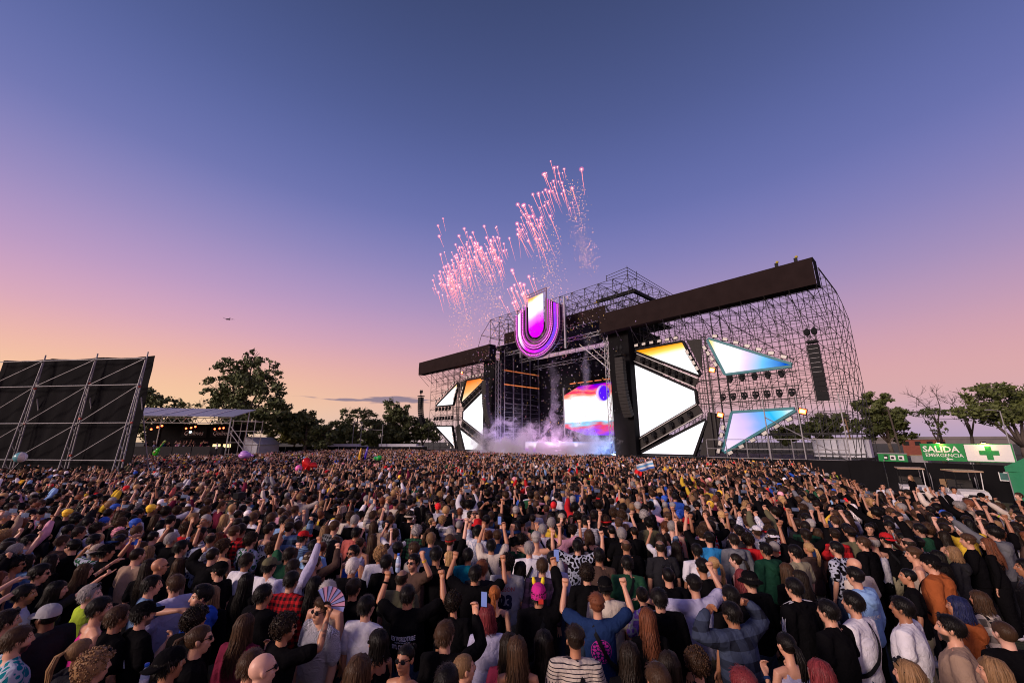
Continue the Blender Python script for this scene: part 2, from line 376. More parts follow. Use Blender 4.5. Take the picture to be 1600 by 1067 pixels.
def add_head(mb, M, sex):
    s = SEX[sex]['hs']; h = MB()
    def C(x, y, z): return (x * s, HEADC.y + y * s, HEADC.z + z * s)
    h.ball(C(0, -.012, .030), (.077 * s, .098 * s, .090 * s), 16, 10)
    h.ball(C(0, .030, -.030), (.063 * s, .064 * s, .078 * s), 14, 8)
    h.ball(C(0, .052, -.092), (.030 * s, .030 * s, .026 * s), 10, 6)
    h.ball(C(0, .022, -.075), (.052 * s, .052 * s, .040 * s), 10, 6)
    ring_tube(h, [C(0, .084, .030), C(0, .098, -.002), C(0, .106, -.024)], [.010 * s, .012 * s, .016 * s], 8)
    ring_tube(h, [C(-.044, .068, .032), C(0, .086, .034), C(.044, .068, .032)], [.011 * s, .011 * s, .011 * s], 6)
    ring_tube(h, [C(-.020, .080, -.062), C(0, .090, -.062), C(.020, .080, -.062)], [.011 * s] * 3, 6)
    for k in (-1, 1):
        h.ball(C(k * .046, .052, -.018), (.022 * s, .024 * s, .020 * s), 8, 6)
        h.ball(C(k * .079, -.010, -.005), (.011 * s, .020 * s, .033 * s), 8, 6)
        h.ball(C(k * .086, -.019, .004), (.007 * s, .014 * s, .022 * s), 8, 6)
    mb.add([M @ Vector(p) for p in h.v], h.f)
    nk = SEX[sex]['neck']
    ring_tube(mb, [NECK - Vector((0, .015, .06)), NECK, M @ Vector((0, -.005, 1.54)), M @ Vector((0, .0, 1.60))], [nk * 1.25, nk, nk * .95, nk * .9], 12)
BODY = {}
def body_mesh(sex, la, ra, yaw, pitch, lean=0):
    key = (sex, la, ra, yaw, pitch)
    if key in BODY: return BODY[key]
    P = SEX[sex]; mb = MB(); M = head_matrix(yaw, pitch)
    add_head(mb, M, sex)
    # torso and legs inside the clothes
    ring_tube(mb, [(0, -.01, .96), (0, -.005, 1.10), (0, -.002, 1.27), (0, -.01, 1.38), (0, -.015, 1.435)],
              [(P['hip'][0] * .9, P['hip'][1] * .9), (P['wa'][0] * .92, P['wa'][1] * .9), (P['ch'][0] * .94, P['ch'][1] * .92), (P['ch'][0] * .9, P['ch'][1] * .75), (P['ch'][0] * .6, P['ch'][1] * .55)], 14)
    for k in (-1, 1):
        ring_tube(mb, [(k * .085, -.01, .95), (k * .095, 0, .70), (k * .10, .0, .48), (k * .105, -.02, .28), (k * .11, -.03, .09)], [.082, .072, .055, .052, .036], 8)
        ring_tube(mb, [(k * .11, -.06, .05), (k * .115, .03, .04), (k * .125, .13, .03)], [.036, .038, .026], 8)
        S, E, W, u, f, h, kind = arm_points(sex, k, ra if k > 0 else la)
        ring_tube(mb, [Vector((k * .07, -.015, 1.425)), S, S + u * .10, E - u * .06, E, E + f * .07, E + f * .17, W], [P['up'] * 1.15, P['up'] * 1.12, P['up'], P['up'] * .86, P['fo'] * 1.0, P['fo'] * 1.04, P['fo'] * .82, P['wr']], 10)
        add_hand(mb, W, f, h, k, kind, .95 if sex == 'f' else 1.04)
    me = remesh(mb, .0085, 5200, 1, 'body')
    n = len(me.vertices); co = np.zeros(n * 3, np.float32); me.vertices.foreach_get('co', co); co = co.reshape(-1, 3)
    Mi = np.array(M.inverted()); hl = co @ Mi[:3, :3].T + Mi[:3, 3] - np.array(HEADC)
    hl = hl / P['hs']
    is_head = (np.abs(hl[:, 0]) < .1) & (hl[:, 2] > -.135) & (np.abs(hl[:, 1]) < .15)
    hl[~is_head] = (0, -9, 0)
    a = me.attributes.new('face', 'FLOAT_VECTOR', 'POINT'); a.data.foreach_set('vector', hl.astype(np.float32).ravel())
    at = np.zeros(n, np.float32)
    for k in (-1, 1):
        S, E, W, u, f, h, kind = arm_points(sex, k, ra if k > 0 else la)
        e = np.array(E); w = np.array(W) - e; t = ((co - e) @ w) / (w @ w); d = np.linalg.norm(co - e - np.outer(np.clip(t, 0, 1), w), axis=1)
        at[(t > 0) & (t < .9) & (d < .07)] = 1
    b = me.attributes.new('armt', 'FLOAT', 'POINT'); b.data.foreach_set('value', at)
    me.materials.append(PM['skin']); me['head_m'] = [x for r in M for x in r]
    BODY[key] = (me, M); return BODY[key]
def wrinkle(me, amp, seed):
    n = len(me.vertices); co = np.zeros(n * 3, np.float32); me.vertices.foreach_get('co', co); co = co.reshape(-1, 3)
    no = np.zeros(n * 3, np.float32); me.vertex_normals.foreach_get('vector', no); no = no.reshape(-1, 3)
    off = Vector((seed * 3.1, seed * 1.7, 0))
    d = np.array([noise.noise(Vector((p[0] * 9, p[1] * 9, p[2] * 6)) + off) + .6 * noise.noise(Vector((p[0] * 20, p[1] * 20, p[2] * 11 + p[0] * 14)) + off) for p in co])
    me.vertices.foreach_set('co', (co + no * (d * amp)[:, None]).astype(np.float32).ravel()); me.update()
TOPS = {}
def top_mesh(sex, la, ra, kind):
    """kind: tee, tank, long, hood, jacket, crop"""
    key = (sex, la, ra, kind)
    if key in TOPS: return TOPS[key]
    P = SEX[sex]; mb = MB(); loose = {'tee': .018, 'tank': .010, 'long': .020, 'hood': .034, 'jacket': .036, 'crop': .008}[kind]
    loose += .006 if sex == 'm' else 0
    A = lambda r, e=0.: (r[0] + loose + e, r[1] + loose + e)
    lo = .88 if kind not in ('crop',) else 1.14
    hipr = A(P['hip'], .004); war = A(P['wa'], .012 if sex != 'f' else .0); chr_ = A(P['ch'], .004)
    top = 1.40 if kind in ('tank', 'crop') else 1.432
    zs = [(lo, hipr), (1.0, A(P['hip'], -.002)), (1.13, war), (1.27, chr_), (1.36, (chr_[0] * .98, chr_[1] * .86))] if lo < 1 else [(lo, war), (1.27, chr_), (1.34, (chr_[0] * .95, chr_[1] * .86))]
    pts = [(0, -.008, z) for z, _ in zs]; rad = [r for _, r in zs]
    if kind in ('tank', 'crop'):
        pts.append((0, -.012, 1.385)); rad.append((P['ch'][0] * .72, P['ch'][1] * .74))
    else:
        pts += [(0, -.014, 1.415), (0, -.012, 1.452)]; rad += [(P['ch'][0] * .86 + loose, P['ch'][1] * .66 + loose), (P['neck'] + .022, P['neck'] + .024)]
    ring_tube(mb, pts, rad, 18)
    for k in (-1, 1):
        S, E, W, u, f, h, _ = arm_points(sex, k, ra if k > 0 else la)
        if kind in ('tank', 'crop'):
            ring_tube(mb, [(k * .085, .085 if sex != 'b' else .11, 1.31), (k * .088, .03, 1.425), (k * .088, -.03, 1.435), (k * .082, -.105 if sex != 'b' else -.13, 1.33)], [(.022, .012)] * 4, 8); continue
        ins = Vector((k * .06, -.014, 1.415)); U = P['up'] + loose * .9
        if kind == 'tee': ring_tube(mb, [ins, S, S + u * .11, S + u * .205], [U * 1.12, U * 1.18, U * 1.12, U * 1.16], 12)
        else:
            F_ = P['fo'] + loose * .75
            ring_tube(mb, [ins, S, S + u * .12, E - u * .05, E, E + f * .06, E + f * .16, W - f * .012], [U * 1.12, U * 1.16, U * 1.04, U * .95, F_ * 1.12, F_ * 1.1, F_, F_ * .82], 12)
    if kind == 'hood':
        ring_tube(mb, [(-.105, .03, 1.435), (-.11, -.06, 1.455), (-.06, -.125, 1.44), (0, -.15, 1.425), (.06, -.125, 1.44), (.11, -.06, 1.455), (.105, .03, 1.435)], [.032, .04, .046, .05, .046, .04, .032], 10)
        ring_tube(mb, [(0, -.12, 1.43), (0, -.165, 1.37), (0, -.165, 1.30)], [(.115, .035), (.10, .036), (.045, .02)], 10)
    if kind == 'jacket':
        ring_tube(mb, [(-.085, .045, 1.46), (-.088, -.035, 1.475), (0, -.095, 1.475), (.088, -.035, 1.475), (.085, .045, 1.46)], [.02] * 5, 8)
    me = remesh(mb, .014, 2600, 2, 'shirt'); wrinkle(me, .014 if kind not in ('tank', 'crop') else .004, sum(map(ord, ''.join(key))) % 50)
    TOPS[key] = me; return me
def garment(kind, base):
    me = TOPS.get(('slot', kind, base.name))
    return me
PANTS = {}
def pants_mesh(sex, kind='jeans'):
    key = (sex, kind)
    if key in PANTS: return PANTS[key]
    P = SEX[sex]; mb = MB(); e = .022 if kind == 'jeans' else .040
    end = .10 if kind != 'shorts' else .50
    ring_tube(mb, [(0, -.01, .80), (0, -.01, .90), (0, -.008, 1.0)], [(P['hip'][0] + .012, P['hip'][1] + .02), (P['hip'][0] + .014, P['hip'][1] + .02), (P['wa'][0] + .018, P['wa'][1] + .02)], 14)
    for k in (-1, 1):
        pts = [(k * .082, -.01, .84), (k * .095, 0, .66), (k * .10, .0, .50)]; rad = [.088 + e * .5, .076 + e, .06 + e]
        if end < .3: pts += [(k * .105, -.02, .30), (k * .11, -.03, end)]; rad += [.056 + e, .046 + e]
        ring_tube(mb, pts, rad, 10)
    me = remesh(mb, .018, 1100, 2, 'trousers'); wrinkle(me, .010, 3); PANTS[key] = me; return me
def shoe_mesh():
    if 'shoe' in PANTS: return PANTS['shoe']
    mb = MB()
    for k in (-1, 1):
        ring_tube(mb, [(k * .11, -.075, .052), (k * .113, .0, .058), (k * .12, .09, .042), (k * .127, .165, .034)], [(.045, .050), (.048, .052), (.050, .040), (.034, .030)], 10)
    PANTS['shoe'] = mb.mesh('shoes', PM['plain'], True); return PANTS['shoe']

# hair: meshes in head space (origin at the head centre), shared
HAIR = {}
def hairline(x, y, kind):
    if y > .048: return .046 + (y - .048) * .5
    if y > .030: return -.012 + (y - .030) * 3.2             # temple
    if y > -.035: return -.018 + (y + .035) * .1            # sideburn and round the ear
    return -.078 if kind != 'fade' else -.045
def scalp_ok(p, kind):
    x, y, z = p; z += .014 * noise.noise(Vector((x * 45, y * 45, z * 20)))
    return z > hairline(x, y, kind)
def hair_mesh(kind, seed=0):
    key = (kind, seed)
    if key in HAIR: return HAIR[key]
    rnd = random.Random(seed * 31 + len(kind)); mb = MB()
    thick = {'short': .016, 'fade': .020, 'buzz': .005, 'curly': .030, 'long': .014, 'pony': .008, 'bun': .008, 'bob': .018, 'quiff': .018, 'braids': .008, 'balding': .005}[kind]
    # cap following the cranium
    bm = bmesh.new(); bmesh.ops.create_icosphere(bm, subdivisions=4, radius=1.0)
    for v in bm.verts:
        p = v.co; ns = noise.noise(p * 3.1 + Vector((seed, 0, 0))) * .5 + noise.noise(p * 7.5 + Vector((0, seed, 0))) * .5
        t = thick * (1 + .35 * ns + (.5 * max(0, p.z) if kind in ('fade', 'quiff') else 0) + (.55 * max(0, p.z) * max(0, p.y + .3) if kind == 'quiff' else 0))
        if kind == 'fade' and p.z < .25: t *= .30
        q = Vector((p.x * .08, p.y * .10 - .012, p.z * .095 + .03)); mg = q.z - hairline(q.x, q.y, kind)
        if kind not in ('long', 'bob', 'curly'): t *= max(.10, min(1., mg / .045))
        v.co = Vector((p.x * (.0775 + t), p.y * (.0985 + t) - .012, p.z * (.090 + t) + .030))
    cut = [v for v in bm.verts if not scalp_ok((v.co.x, v.co.y, v.co.z), kind) or (kind == 'balding' and v.co.z > .085)]
    bmesh.ops.delete(bm, geom=cut, context='VERTS')
    bm.verts.index_update(); mb.add([v.co for v in bm.verts], [tuple(v.index for v in f.verts) for f in bm.faces])
    scalp = [v.co.copy() for v in bm.verts]; bm.free()
    def lock(p, d, ln, w, bend=0., seg=3, flat=.35):
        d = Vector(d).normalized(); s = d.cross(p.normalized() if p.length else Vector((0, 0, 1)))
        s = s.normalized() if s.length > 1e-4 else Vector((1, 0, 0)); n = s.cross(d)
        rows = []
        q = Vector(p)
        for i in range(seg + 1):
            k = i / seg; ww = w * (1 - k) ** .6 * (1 if i else .8)
            rows.append((q.copy(), ww)); q = q + d * (ln / seg) + Vector((0, 0, -bend * k * ln / seg))
        vs = []
        for q, ww in rows: vs += [q - s * ww, q + n * ww * flat, q + s * ww]
        fs = []
        for i in range(seg):
            a = i * 3; fs += [(a, a + 1, a + 4, a + 3), (a + 1, a + 2, a + 5, a + 4)]
        mb.add(vs, fs)
    if kind in ('short', 'fade', 'quiff', 'balding'):
        for i in range(430):
            p = rnd.choice(scalp)
            if kind == 'fade' and p.z < .05: continue
            nrm = Vector((p.x / .0077, (p.y + .012) / .0097, (p.z - .03) / .0081)).normalized()
            flow = Vector((rnd.uniform(-.4, .4) + (.5 if seed % 2 else -.5) * max(0, nrm.z), .9 * max(0, nrm.z) - .2, -1.1 * (1 - max(0, nrm.z))))
            lock(p * .985, nrm * .32 + flow * .9 + Vector((rnd.uniform(-.3, .3), rnd.uniform(-.3, .3), 0)), rnd.uniform(.016, .036) if kind != 'balding' else .012, rnd.uniform(.0022, .0046), .4)
    elif kind == 'curly':
        for i in range(400):
            p = rnd.choice(scalp); nrm = Vector((p.x, p.y + .01, p.z - .02)).normalized(); r = rnd.uniform(.005, .0105)
            mb.ball(p + nrm * rnd.uniform(-.004, .012), (r, r, r), 5, 4)
    elif kind in ('long', 'bob'):
        kk = [0, .12, .28, .46, .62, .8, 1.0]
        rt_ = [.015, .066, .099, .100, .098, .108, .112]; zt = [.136, .116, .045, -.06, -.15, -.27, -.40] if kind == 'long' else [.136, .116, .045, -.03, -.085, -.125, -.150]
        for i in range(250):
            a = rnd.uniform(-math.pi * .60, math.pi * .60); s0 = rnd.uniform(-.03, .045); rr = rnd.uniform(.92, 1.09); wav = rnd.uniform(0, 6.28); wa = rnd.uniform(.003, .012)
            ln = rnd.uniform(.70, 1.10); w = rnd.uniform(.003, .008); dr = rnd.gauss(0, .16); row = []
            for q in range(7):
                r = rt_[q] * rr * (1.06 if kind == 'bob' and q > 3 else 1); z = zt[q] if q < 3 else zt[2] + (zt[q] - zt[2]) * ln
                aa = a + dr * kk[q] ** 2; x = math.sin(aa) * r * .92; y = -math.cos(aa) * r * 1.10 - .012
                if q < 2: y += s0 * (1 - kk[q] * 6) 
                if kind == 'long' and q > 3: y -= (.020, .045, .052)[q - 4] * max(.2, math.cos(aa)); x *= 1 + .06 * (q - 3)
                x += wa * math.sin(kk[q] * 11 + wav) * kk[q] * 2; row.append((Vector((x, y, z)), w * (1 - .7 * kk[q] ** 4) * (.7 if q == 0 else 1)))
            t = Vector((math.cos(a), math.sin(a), 0)); nn = Vector((math.sin(a), -math.cos(a), .1)); vs = []
            for q, ww in row: vs += [q - t * ww, q + nn * ww * .7, q + t * ww]
            mb.add(vs, [f for q in range(6) for f in ((q * 3, q * 3 + 1, q * 3 + 4, q * 3 + 3), (q * 3 + 1, q * 3 + 2, q * 3 + 5, q * 3 + 4))])
    elif kind in ('pony', 'bun', 'braids'):
        tie = Vector((0, -.115, .05))
        for i in range(70):
            p = rnd.choice(scalp)
            lock(p, (tie - p) + Vector((0, -.02, .0)), min(.09, (tie - p).length) + .01, rnd.uniform(.006, .010), 0, 3, .5)
        if kind == 'bun':
            for i in range(36):
                q = Vector((rnd.gauss(0, 1), rnd.gauss(0, 1), rnd.gauss(0, 1))).normalized() * .028; mb.ball(tie + Vector((0, -.022, .005)) + q, (.016, .014, .015), 6, 4)
        else:
            for i in range(36):
                a = rnd.uniform(0, 6.28); r = rnd.uniform(.0, .026); lx = Vector((math.cos(a) * r, -.01 + math.sin(a) * r * .6, 0))
                pts = [tie + lx * .4, tie + Vector((0, -.045, -.02)) + lx, tie + Vector((rnd.uniform(-.02, .02), -.075, -.13)) + lx * 1.3, tie + Vector((rnd.uniform(-.03, .03), -.07, -.28 + rnd.uniform(-.05, .04))) + lx]
                ring_tube(mb, pts, [.009, .010, .009, .003], 5)
    me = mb.mesh('hair', PM['hair'], True); HAIR[key] = me; return me
# hats and glasses, also in head space
GEAR = {}
def gear(kind):
    if kind in GEAR: return GEAR[kind]
    mb = MB()
    def dome(r, y0, z0, zmin, seg=20, rings=7, bulge=1.):
        vs = []; fs = []
        for i in range(rings + 1):
            t = (math.pi / 2) * i / rings
            for j in range(seg):
                a = 2 * math.pi * j / seg; vs.append((r[0] * math.cos(a) * math.sin(t) ** .8 if i else 0, y0 + (r[1] * math.sin(a) * math.sin(t) ** .8 if i else 0), z0 + r[2] * math.cos(t)))
        for j in range(seg): vs.append((r[0] * math.cos(2 * math.pi * j / seg), y0 + r[1] * math.sin(2 * math.pi * j / seg), zmin))
        for i in range(rings + 1):
            for j in range(seg): fs.append((i * seg + j, i * seg + (j + 1) % seg, (i + 1) * seg + (j + 1) % seg, (i + 1) * seg + j))
        mb.add(vs, fs)
    if kind in ('cap', 'cap_back'):
        s = 1 if kind == 'cap' else -1
        dome((.092, .114, .088), -.010, .052, .030)
        n = 12; top = []; 
        for i in range(n + 1):
            a = math.pi * (i / n); x = math.cos(a)
            top += [(x * .088, -.010 + s * (.085 * math.sin(a) + .02), .046 - abs(x) * .004), (x * .080, -.010 + s * (.10 + .095 * math.sin(a) ** .7), .040 - .022 * abs(x))]
        b = len(top); low = [(p[0], p[1], p[2] - .006) for p in top]
        mb.add(top + low, [(2 * i, 2 * i + 1, 2 * i + 3, 2 * i + 2) for i in range(n)] + [(b + 2 * i, b + 2 * i + 2, b + 2 * i + 3, b + 2 * i + 1) for i in range(n)] + [(2 * i + 1, b + 2 * i + 1, b + 2 * i + 3, 2 * i + 3) for i in range(n)])
        mb.ball((0, -.01, .141), .007, 6, 4)
    elif kind == 'beanie':
        dome((.090, .112, .100), -.014, .050, -.005)
        mb2 = [( .094 * math.cos(2 * math.pi * j / 20), -.014 + .116 * math.sin(2 * math.pi * j / 20)) for j in range(20)]
        mb.add([(x, y, .045) for x, y in mb2] + [(x * 1.02, y * 1.02, .01) for x, y in mb2] + [(x * .98, y * .98, -.012) for x, y in mb2], [(k * 20 + j, k * 20 + (j + 1) % 20, (k + 1) * 20 + (j + 1) % 20, (k + 1) * 20 + j) for k in range(2) for j in range(20)])
    elif kind == 'bucket':
        dome((.092, .112, .078), -.010, .058, .030)
        q = [(math.cos(2 * math.pi * j / 20), math.sin(2 * math.pi * j / 20)) for j in range(20)]
        mb.add([(x * .093, y * .113 - .01, .04) for x, y in q] + [(x * .150, y * .165 - .01, .006) for x, y in q] + [(x * .148, y * .163 - .01, .0) for x, y in q] + [(x * .090, y * .110 - .01, .032) for x, y in q],
               [(k * 20 + j, k * 20 + (j + 1) % 20, (k + 1) * 20 + (j + 1) % 20, (k + 1) * 20 + j) for k in range(3) for j in range(20)])
    elif kind == 'shades':
        mb.cur = 0
        for k in (-1, 1):
            mb.ball((k * .033, .088, .010), (.027, .012, .020), 10, 6)
            mb.cur = 1; mb.bar((k * .058, .078, .018), (k * .084, -.015, .012), .0035, 4); mb.cur = 0
        mb.cur = 1; mb.bar((-.012, .102, .018), (.012, .102, .018), .004, 4)
    elif kind == 'shades_up':        # glasses pushed up on the hair
        for k in (-1, 1):
            mb.cur = 0; mb.ball((k * .035, .062, .112), (.029, .016, .020), 10, 6)
            mb.cur = 1; mb.bar((k * .064, .045, .108), (k * .092, -.045, .045), .004, 4)
        mb.bar((-.012, .080, .118), (.012, .080, .118), .004, 4)
    me = mb.mesh(kind, [PM['glass_dark'], PM['black']] if 'shades' in kind else PM['plain'], kind not in ('shades', 'shades_up'))
    GEAR[kind] = me; return me
def strap_mesh(sex, side, loose=.05):
    """cross-body strap lying on shoulder, back and chest"""
    key = ('strap', sex, side, loose)
    if key in GEAR: return GEAR[key]
    P = SEX[sex]; mb = MB(); w = .021; n = 30; pts = []
    for i in range(n):
        a = 2 * math.pi * i / n            # loop over one shoulder, down to the other hip
        t = math.cos(a)                     # 1 at shoulder, -1 at hip
        z = 1.20 + .245 * t + (.02 if t > .9 else 0); x = side * (.085 * t + .03 * (t - 1) * 1.4 - (.0 if t > -.5 else .03))
        y = math.sin(a) * (P['ch'][1] + loose) * (1.0 if abs(t) < .8 else .98) - .008
        pts.append(Vector((x, y, z)))
    vs = []
    for i, p in enumerate(pts):
        d = (pts[(i + 1) % n] - pts[i - 1]).normalized(); o = Vector((p.x * .4, p.y + .008, .03 if p.z > 1.4 else 0)); o = o.normalized()
        s = d.cross(o).normalized() * w; vs += [p - s, p - s + o * .008, p + s + o * .008, p + s]
    mb.add(vs, [(4 * i + k, 4 * i + (k + 1) % 4, 4 * ((i + 1) % n) + (k + 1) % 4, 4 * ((i + 1) % n) + k) for i in range(n) for k in range(4)])
    me = mb.mesh('bag_strap', PM['black'], False); GEAR[key] = me; return me
def pack_mesh():
    if 'pack' in GEAR: return GEAR['pack']
    mb = MB(); ring_tube(mb, [(0, -.20, 1.02), (0, -.215, 1.12), (0, -.21, 1.28), (0, -.19, 1.38)], [(.125, .06), (.14, .085), (.135, .075), (.10, .045)], 12)
    ring_tube(mb, [(0, -.275, 1.06), (0, -.29, 1.13), (0, -.275, 1.19)], [(.09, .025), (.095, .035), (.085, .02)], 8)
    for k in (-1, 1): ring_tube(mb, [(k * .075, -.15, 1.38), (k * .09, -.05, 1.485), (k * .095, .06, 1.45), (k * .10, .15, 1.30), (k * .13, .10, 1.10)], [(.026, .010)] * 5, 6)
    me = mb.mesh('backpack', PM['plain'], True); GEAR['pack'] = me; return me
def wrist_mesh(kind):
    if kind in GEAR: return GEAR[kind]
    mb = MB(); mb.bar((0, 0, -.012), (0, 0, .012), .034, 12)
    if kind == 'watch': mb.box((0, -.034, 0), (.03, .014, .034))
    me = mb.mesh(kind, PM['plain']); GEAR[kind] = me; return me
def decal(name, poly_mb, top_me, mat_, w, h, zc, parent, front=False, xc=0., off=.004):
    """lay flat print (x right, y up, unit box) on the back of a garment by projecting it on the cloth"""
    key = ('bvh', top_me.name)
    if key not in GEAR:
        GEAR[key] = BVHTree.FromPolygons([v.co for v in top_me.vertices], [tuple(p.vertices) for p in top_me.polygons])
    bv = GEAR[key]; vs = []
    for p in poly_mb.v:
        x = xc + p[0] * w * (1 if not front else -1); z = zc + p[1] * h
        hit, nrm, _, _ = bv.ray_cast(Vector((x, 1.0 if front else -1.0, z)), Vector((0, -1 if front else 1, 0)))
        y = (hit.y + (off if front else -off)) if hit is not None else (.15 if front else -.15)
        vs.append((x, y, z))
    m2 = MB(); m2.v = vs; m2.f = poly_mb.f; m2.mi = poly_mb.mi
    return m2.build(name, mat_, parent)
def text_mb(txt, shear=0., bold=0.):
    cu = bpy.data.curves.new('t', 'FONT'); cu.body = txt; cu.align_x = 'CENTER'; cu.align_y = 'CENTER'; cu.resolution_u = 2; cu.shear = shear; cu.offset = bold
    o = bpy.data.objects.new('t', cu); COL.objects.link(o); dg = bpy.context.evaluated_depsgraph_get(); dg.update()
    me = bpy.data.meshes.new_from_object(o.evaluated_get(dg)); bpy.data.objects.remove(o); bpy.data.curves.remove(cu)
    bm = bmesh.new(); bm.from_mesh(me); bmesh.ops.triangulate(bm, faces=bm.faces); 
    for _ in range(1):
        es = [e for e in bm.edges if e.calc_length() > .16]
        bmesh.ops.subdivide_edges(bm, edges=es, cuts=2); bmesh.ops.triangulate(bm, faces=bm.faces)
    v = np.array([q.co[:] for q in bm.verts]); lo = v.min(0); hi = v.max(0)
    mb = MB(); mb.add([((p[0] - (lo[0] + hi[0]) / 2) / (hi[0] - lo[0]), (p[1] - (lo[1] + hi[1]) / 2) / (hi[1] - lo[1]), 0) for p in v], [tuple(q.index for q in f.verts) for f in bm.faces])
    bm.free(); bpy.data.meshes.remove(me); return mb

SKIN = {'fair': rgb(212, 156, 128), 'tan': rgb(188, 130, 98), 'olive': rgb(166, 112, 82), 'brown': rgb(112, 70, 50), 'pale': rgb(224, 172, 150)}
HAIRC = {'black': (.0055, .0045, .0045), 'dark': (.012, .008, .006), 'brown': (.040, .022, .013), 'chestnut': (.10, .035, .018), 'ginger': (.28, .09, .025), 'blonde': (.34, .21, .10), 'streak': (.16, .095, .05),
         'grey': (.22, .21, .22), 'white': (.55, .53, .54), 'red': (.13, .022, .028), 'blue': (.012, .016, .06)}
CLOTH = {'black': (.0055, .005, .006), 'charcoal': (.022, .021, .025), 'grey': (.17, .17, .19), 'lightgrey': (.34, .33, .36), 'white': (.74, .70, .76), 'lavender': (.50, .47, .66), 'navy': (.016, .035, .11),
         'blue': (.03, .09, .45), 'lightblue': (.28, .45, .75), 'denim': (.16, .25, .42), 'teal': (.01, .20, .26), 'green': (.025, .09, .045), 'darkgreen': (.012, .050, .030), 'olive': (.13, .12, .07), 'khaki': (.30, .26, .17),
         'beige': (.42, .33, .26), 'tan': (.33, .22, .16), 'brown': (.085, .050, .040), 'maroon': (.16, .018, .045), 'red': (.55, .02, .025), 'rust': (.36, .095, .03), 'orange': (.7, .22, .04), 'pink': (.70, .33, .42), 'magenta': (.60, .03, .26),
         'purple': (.24, .12, .55), 'lime': (.45, .60, .05), 'yellow': (.75, .48, .05), 'cream': (.62, .52, .44), 'coral': (.50, .12, .10), 'cyan': (.05, .42, .55)}

def make_person(x, y, face, sex='m', la='down', ra='down', yaw=0, pitch=0, hair='short', hc='black', top='tee', tc='black', tk='plain', skin='tan', pants='jeans', pc=None, gears=(), h=1.0, beard=0., tattoo=0., strap=None, label='', z=0.):
    """face: heading in degrees, 0 looks along +Y, positive turns left"""
    hair_k, hair_s = (hair if isinstance(hair, tuple) else (hair, int(abs(x * 7 + y * 13)) % 3))
    bme, M = body_mesh(sex, la, ra, yaw, pitch)
    b = link('person', bme); b.location = (x, y, z); b.rotation_euler = (random.gauss(0, .03), random.gauss(0, .03), R_(face)); b.scale = (h, h, h)
    b.color = (*SKIN[skin], 1); b['beard'] = float(beard); b['tattoo'] = float(tattoo); b['fade'] = 0. if hair_k in ('bald', 'long', 'bob') or sex == 'f' or hc in ('white', 'blonde') else .62
    tag(b, label, 'person', 'people in the festival crowd')
    def child(name, me, col, m=None, matrix=None, material=None):
        o = link(name, me, b); o.color = (*col, 1)
        if matrix is not None: o.matrix_local = matrix
        if material is not None:
            if not me.materials: me.materials.append(material)
            o.material_slots[0].link = 'OBJECT'; o.material_slots[0].material = material
        return o
    tcol = CLOTH[tc] if isinstance(tc, str) else tc
    tname = {'tee': 'shirt', 'tank': 'tank_top', 'long': 'sweater', 'hood': 'hoodie', 'jacket': 'jacket', 'crop': 'crop_top'}[top]
    shirt = child(tname, top_mesh(sex, la, ra, top), tcol, material=PM[tk])
    child('trousers', pants_mesh(sex, pants), CLOTH[pc] if isinstance(pc, str) else (pc or random.choice([CLOTH['black'], CLOTH['charcoal'], (.05, .07, .12), CLOTH['khaki'], CLOTH['black']])), material=PM['plain'])
    child('shoes', shoe_mesh(), random.choice([CLOTH['white'], CLOTH['black'], CLOTH['grey']]))
    HM = M @ Matrix.Translation(HEADC) @ Matrix.Scale(SEX[sex]['hs'] * 1.01, 4)
    if hair_k != 'bald': child('hair', hair_mesh(hair_k, hair_s), HAIRC[hc], matrix=HM)
    parts = {'body': b, 'shirt': shirt, 'HM': HM}
    for g in gears:
        if g[0] in ('cap', 'cap_back', 'beanie', 'bucket', 'shades', 'shades_up'):
            parts[g[0]] = child({'cap_back': 'cap', 'bucket': 'bucket_hat', 'shades': 'sunglasses', 'shades_up': 'sunglasses'}.get(g[0], g[0]), gear(g[0]), CLOTH[g[1]] if len(g) > 1 else (0, 0, 0), matrix=HM)
        elif g[0] in ('watch', 'wristband'):
            k = 1 if g[1] == 'r' else -1; S, E, W, u, f, hh, kd = arm_points(sex, k, ra if k > 0 else la)
            mt = Matrix.Translation(W - f * .035) @ f.to_track_quat('Z', 'Y').to_matrix().to_4x4()
            child(g[0], wrist_mesh(g[0]), CLOTH[g[2]], matrix=mt)
    if strap == 'pack': child('backpack', pack_mesh(), random.choice([CLOTH['black'], CLOTH['black'], CLOTH['navy'], CLOTH['olive'], CLOTH['grey']]))
    elif strap is not None:
        child('bag_strap', strap_mesh(sex, strap, .045 if top in ('tee', 'tank', 'crop') else .068), (0, 0, 0))
    parts['hands'] = {}
    for k in (-1, 1):
        S, E, W, u, f, hh, kd = arm_points(sex, k, ra if k > 0 else la); parts['hands'][k] = (W, f, hh)
    return parts
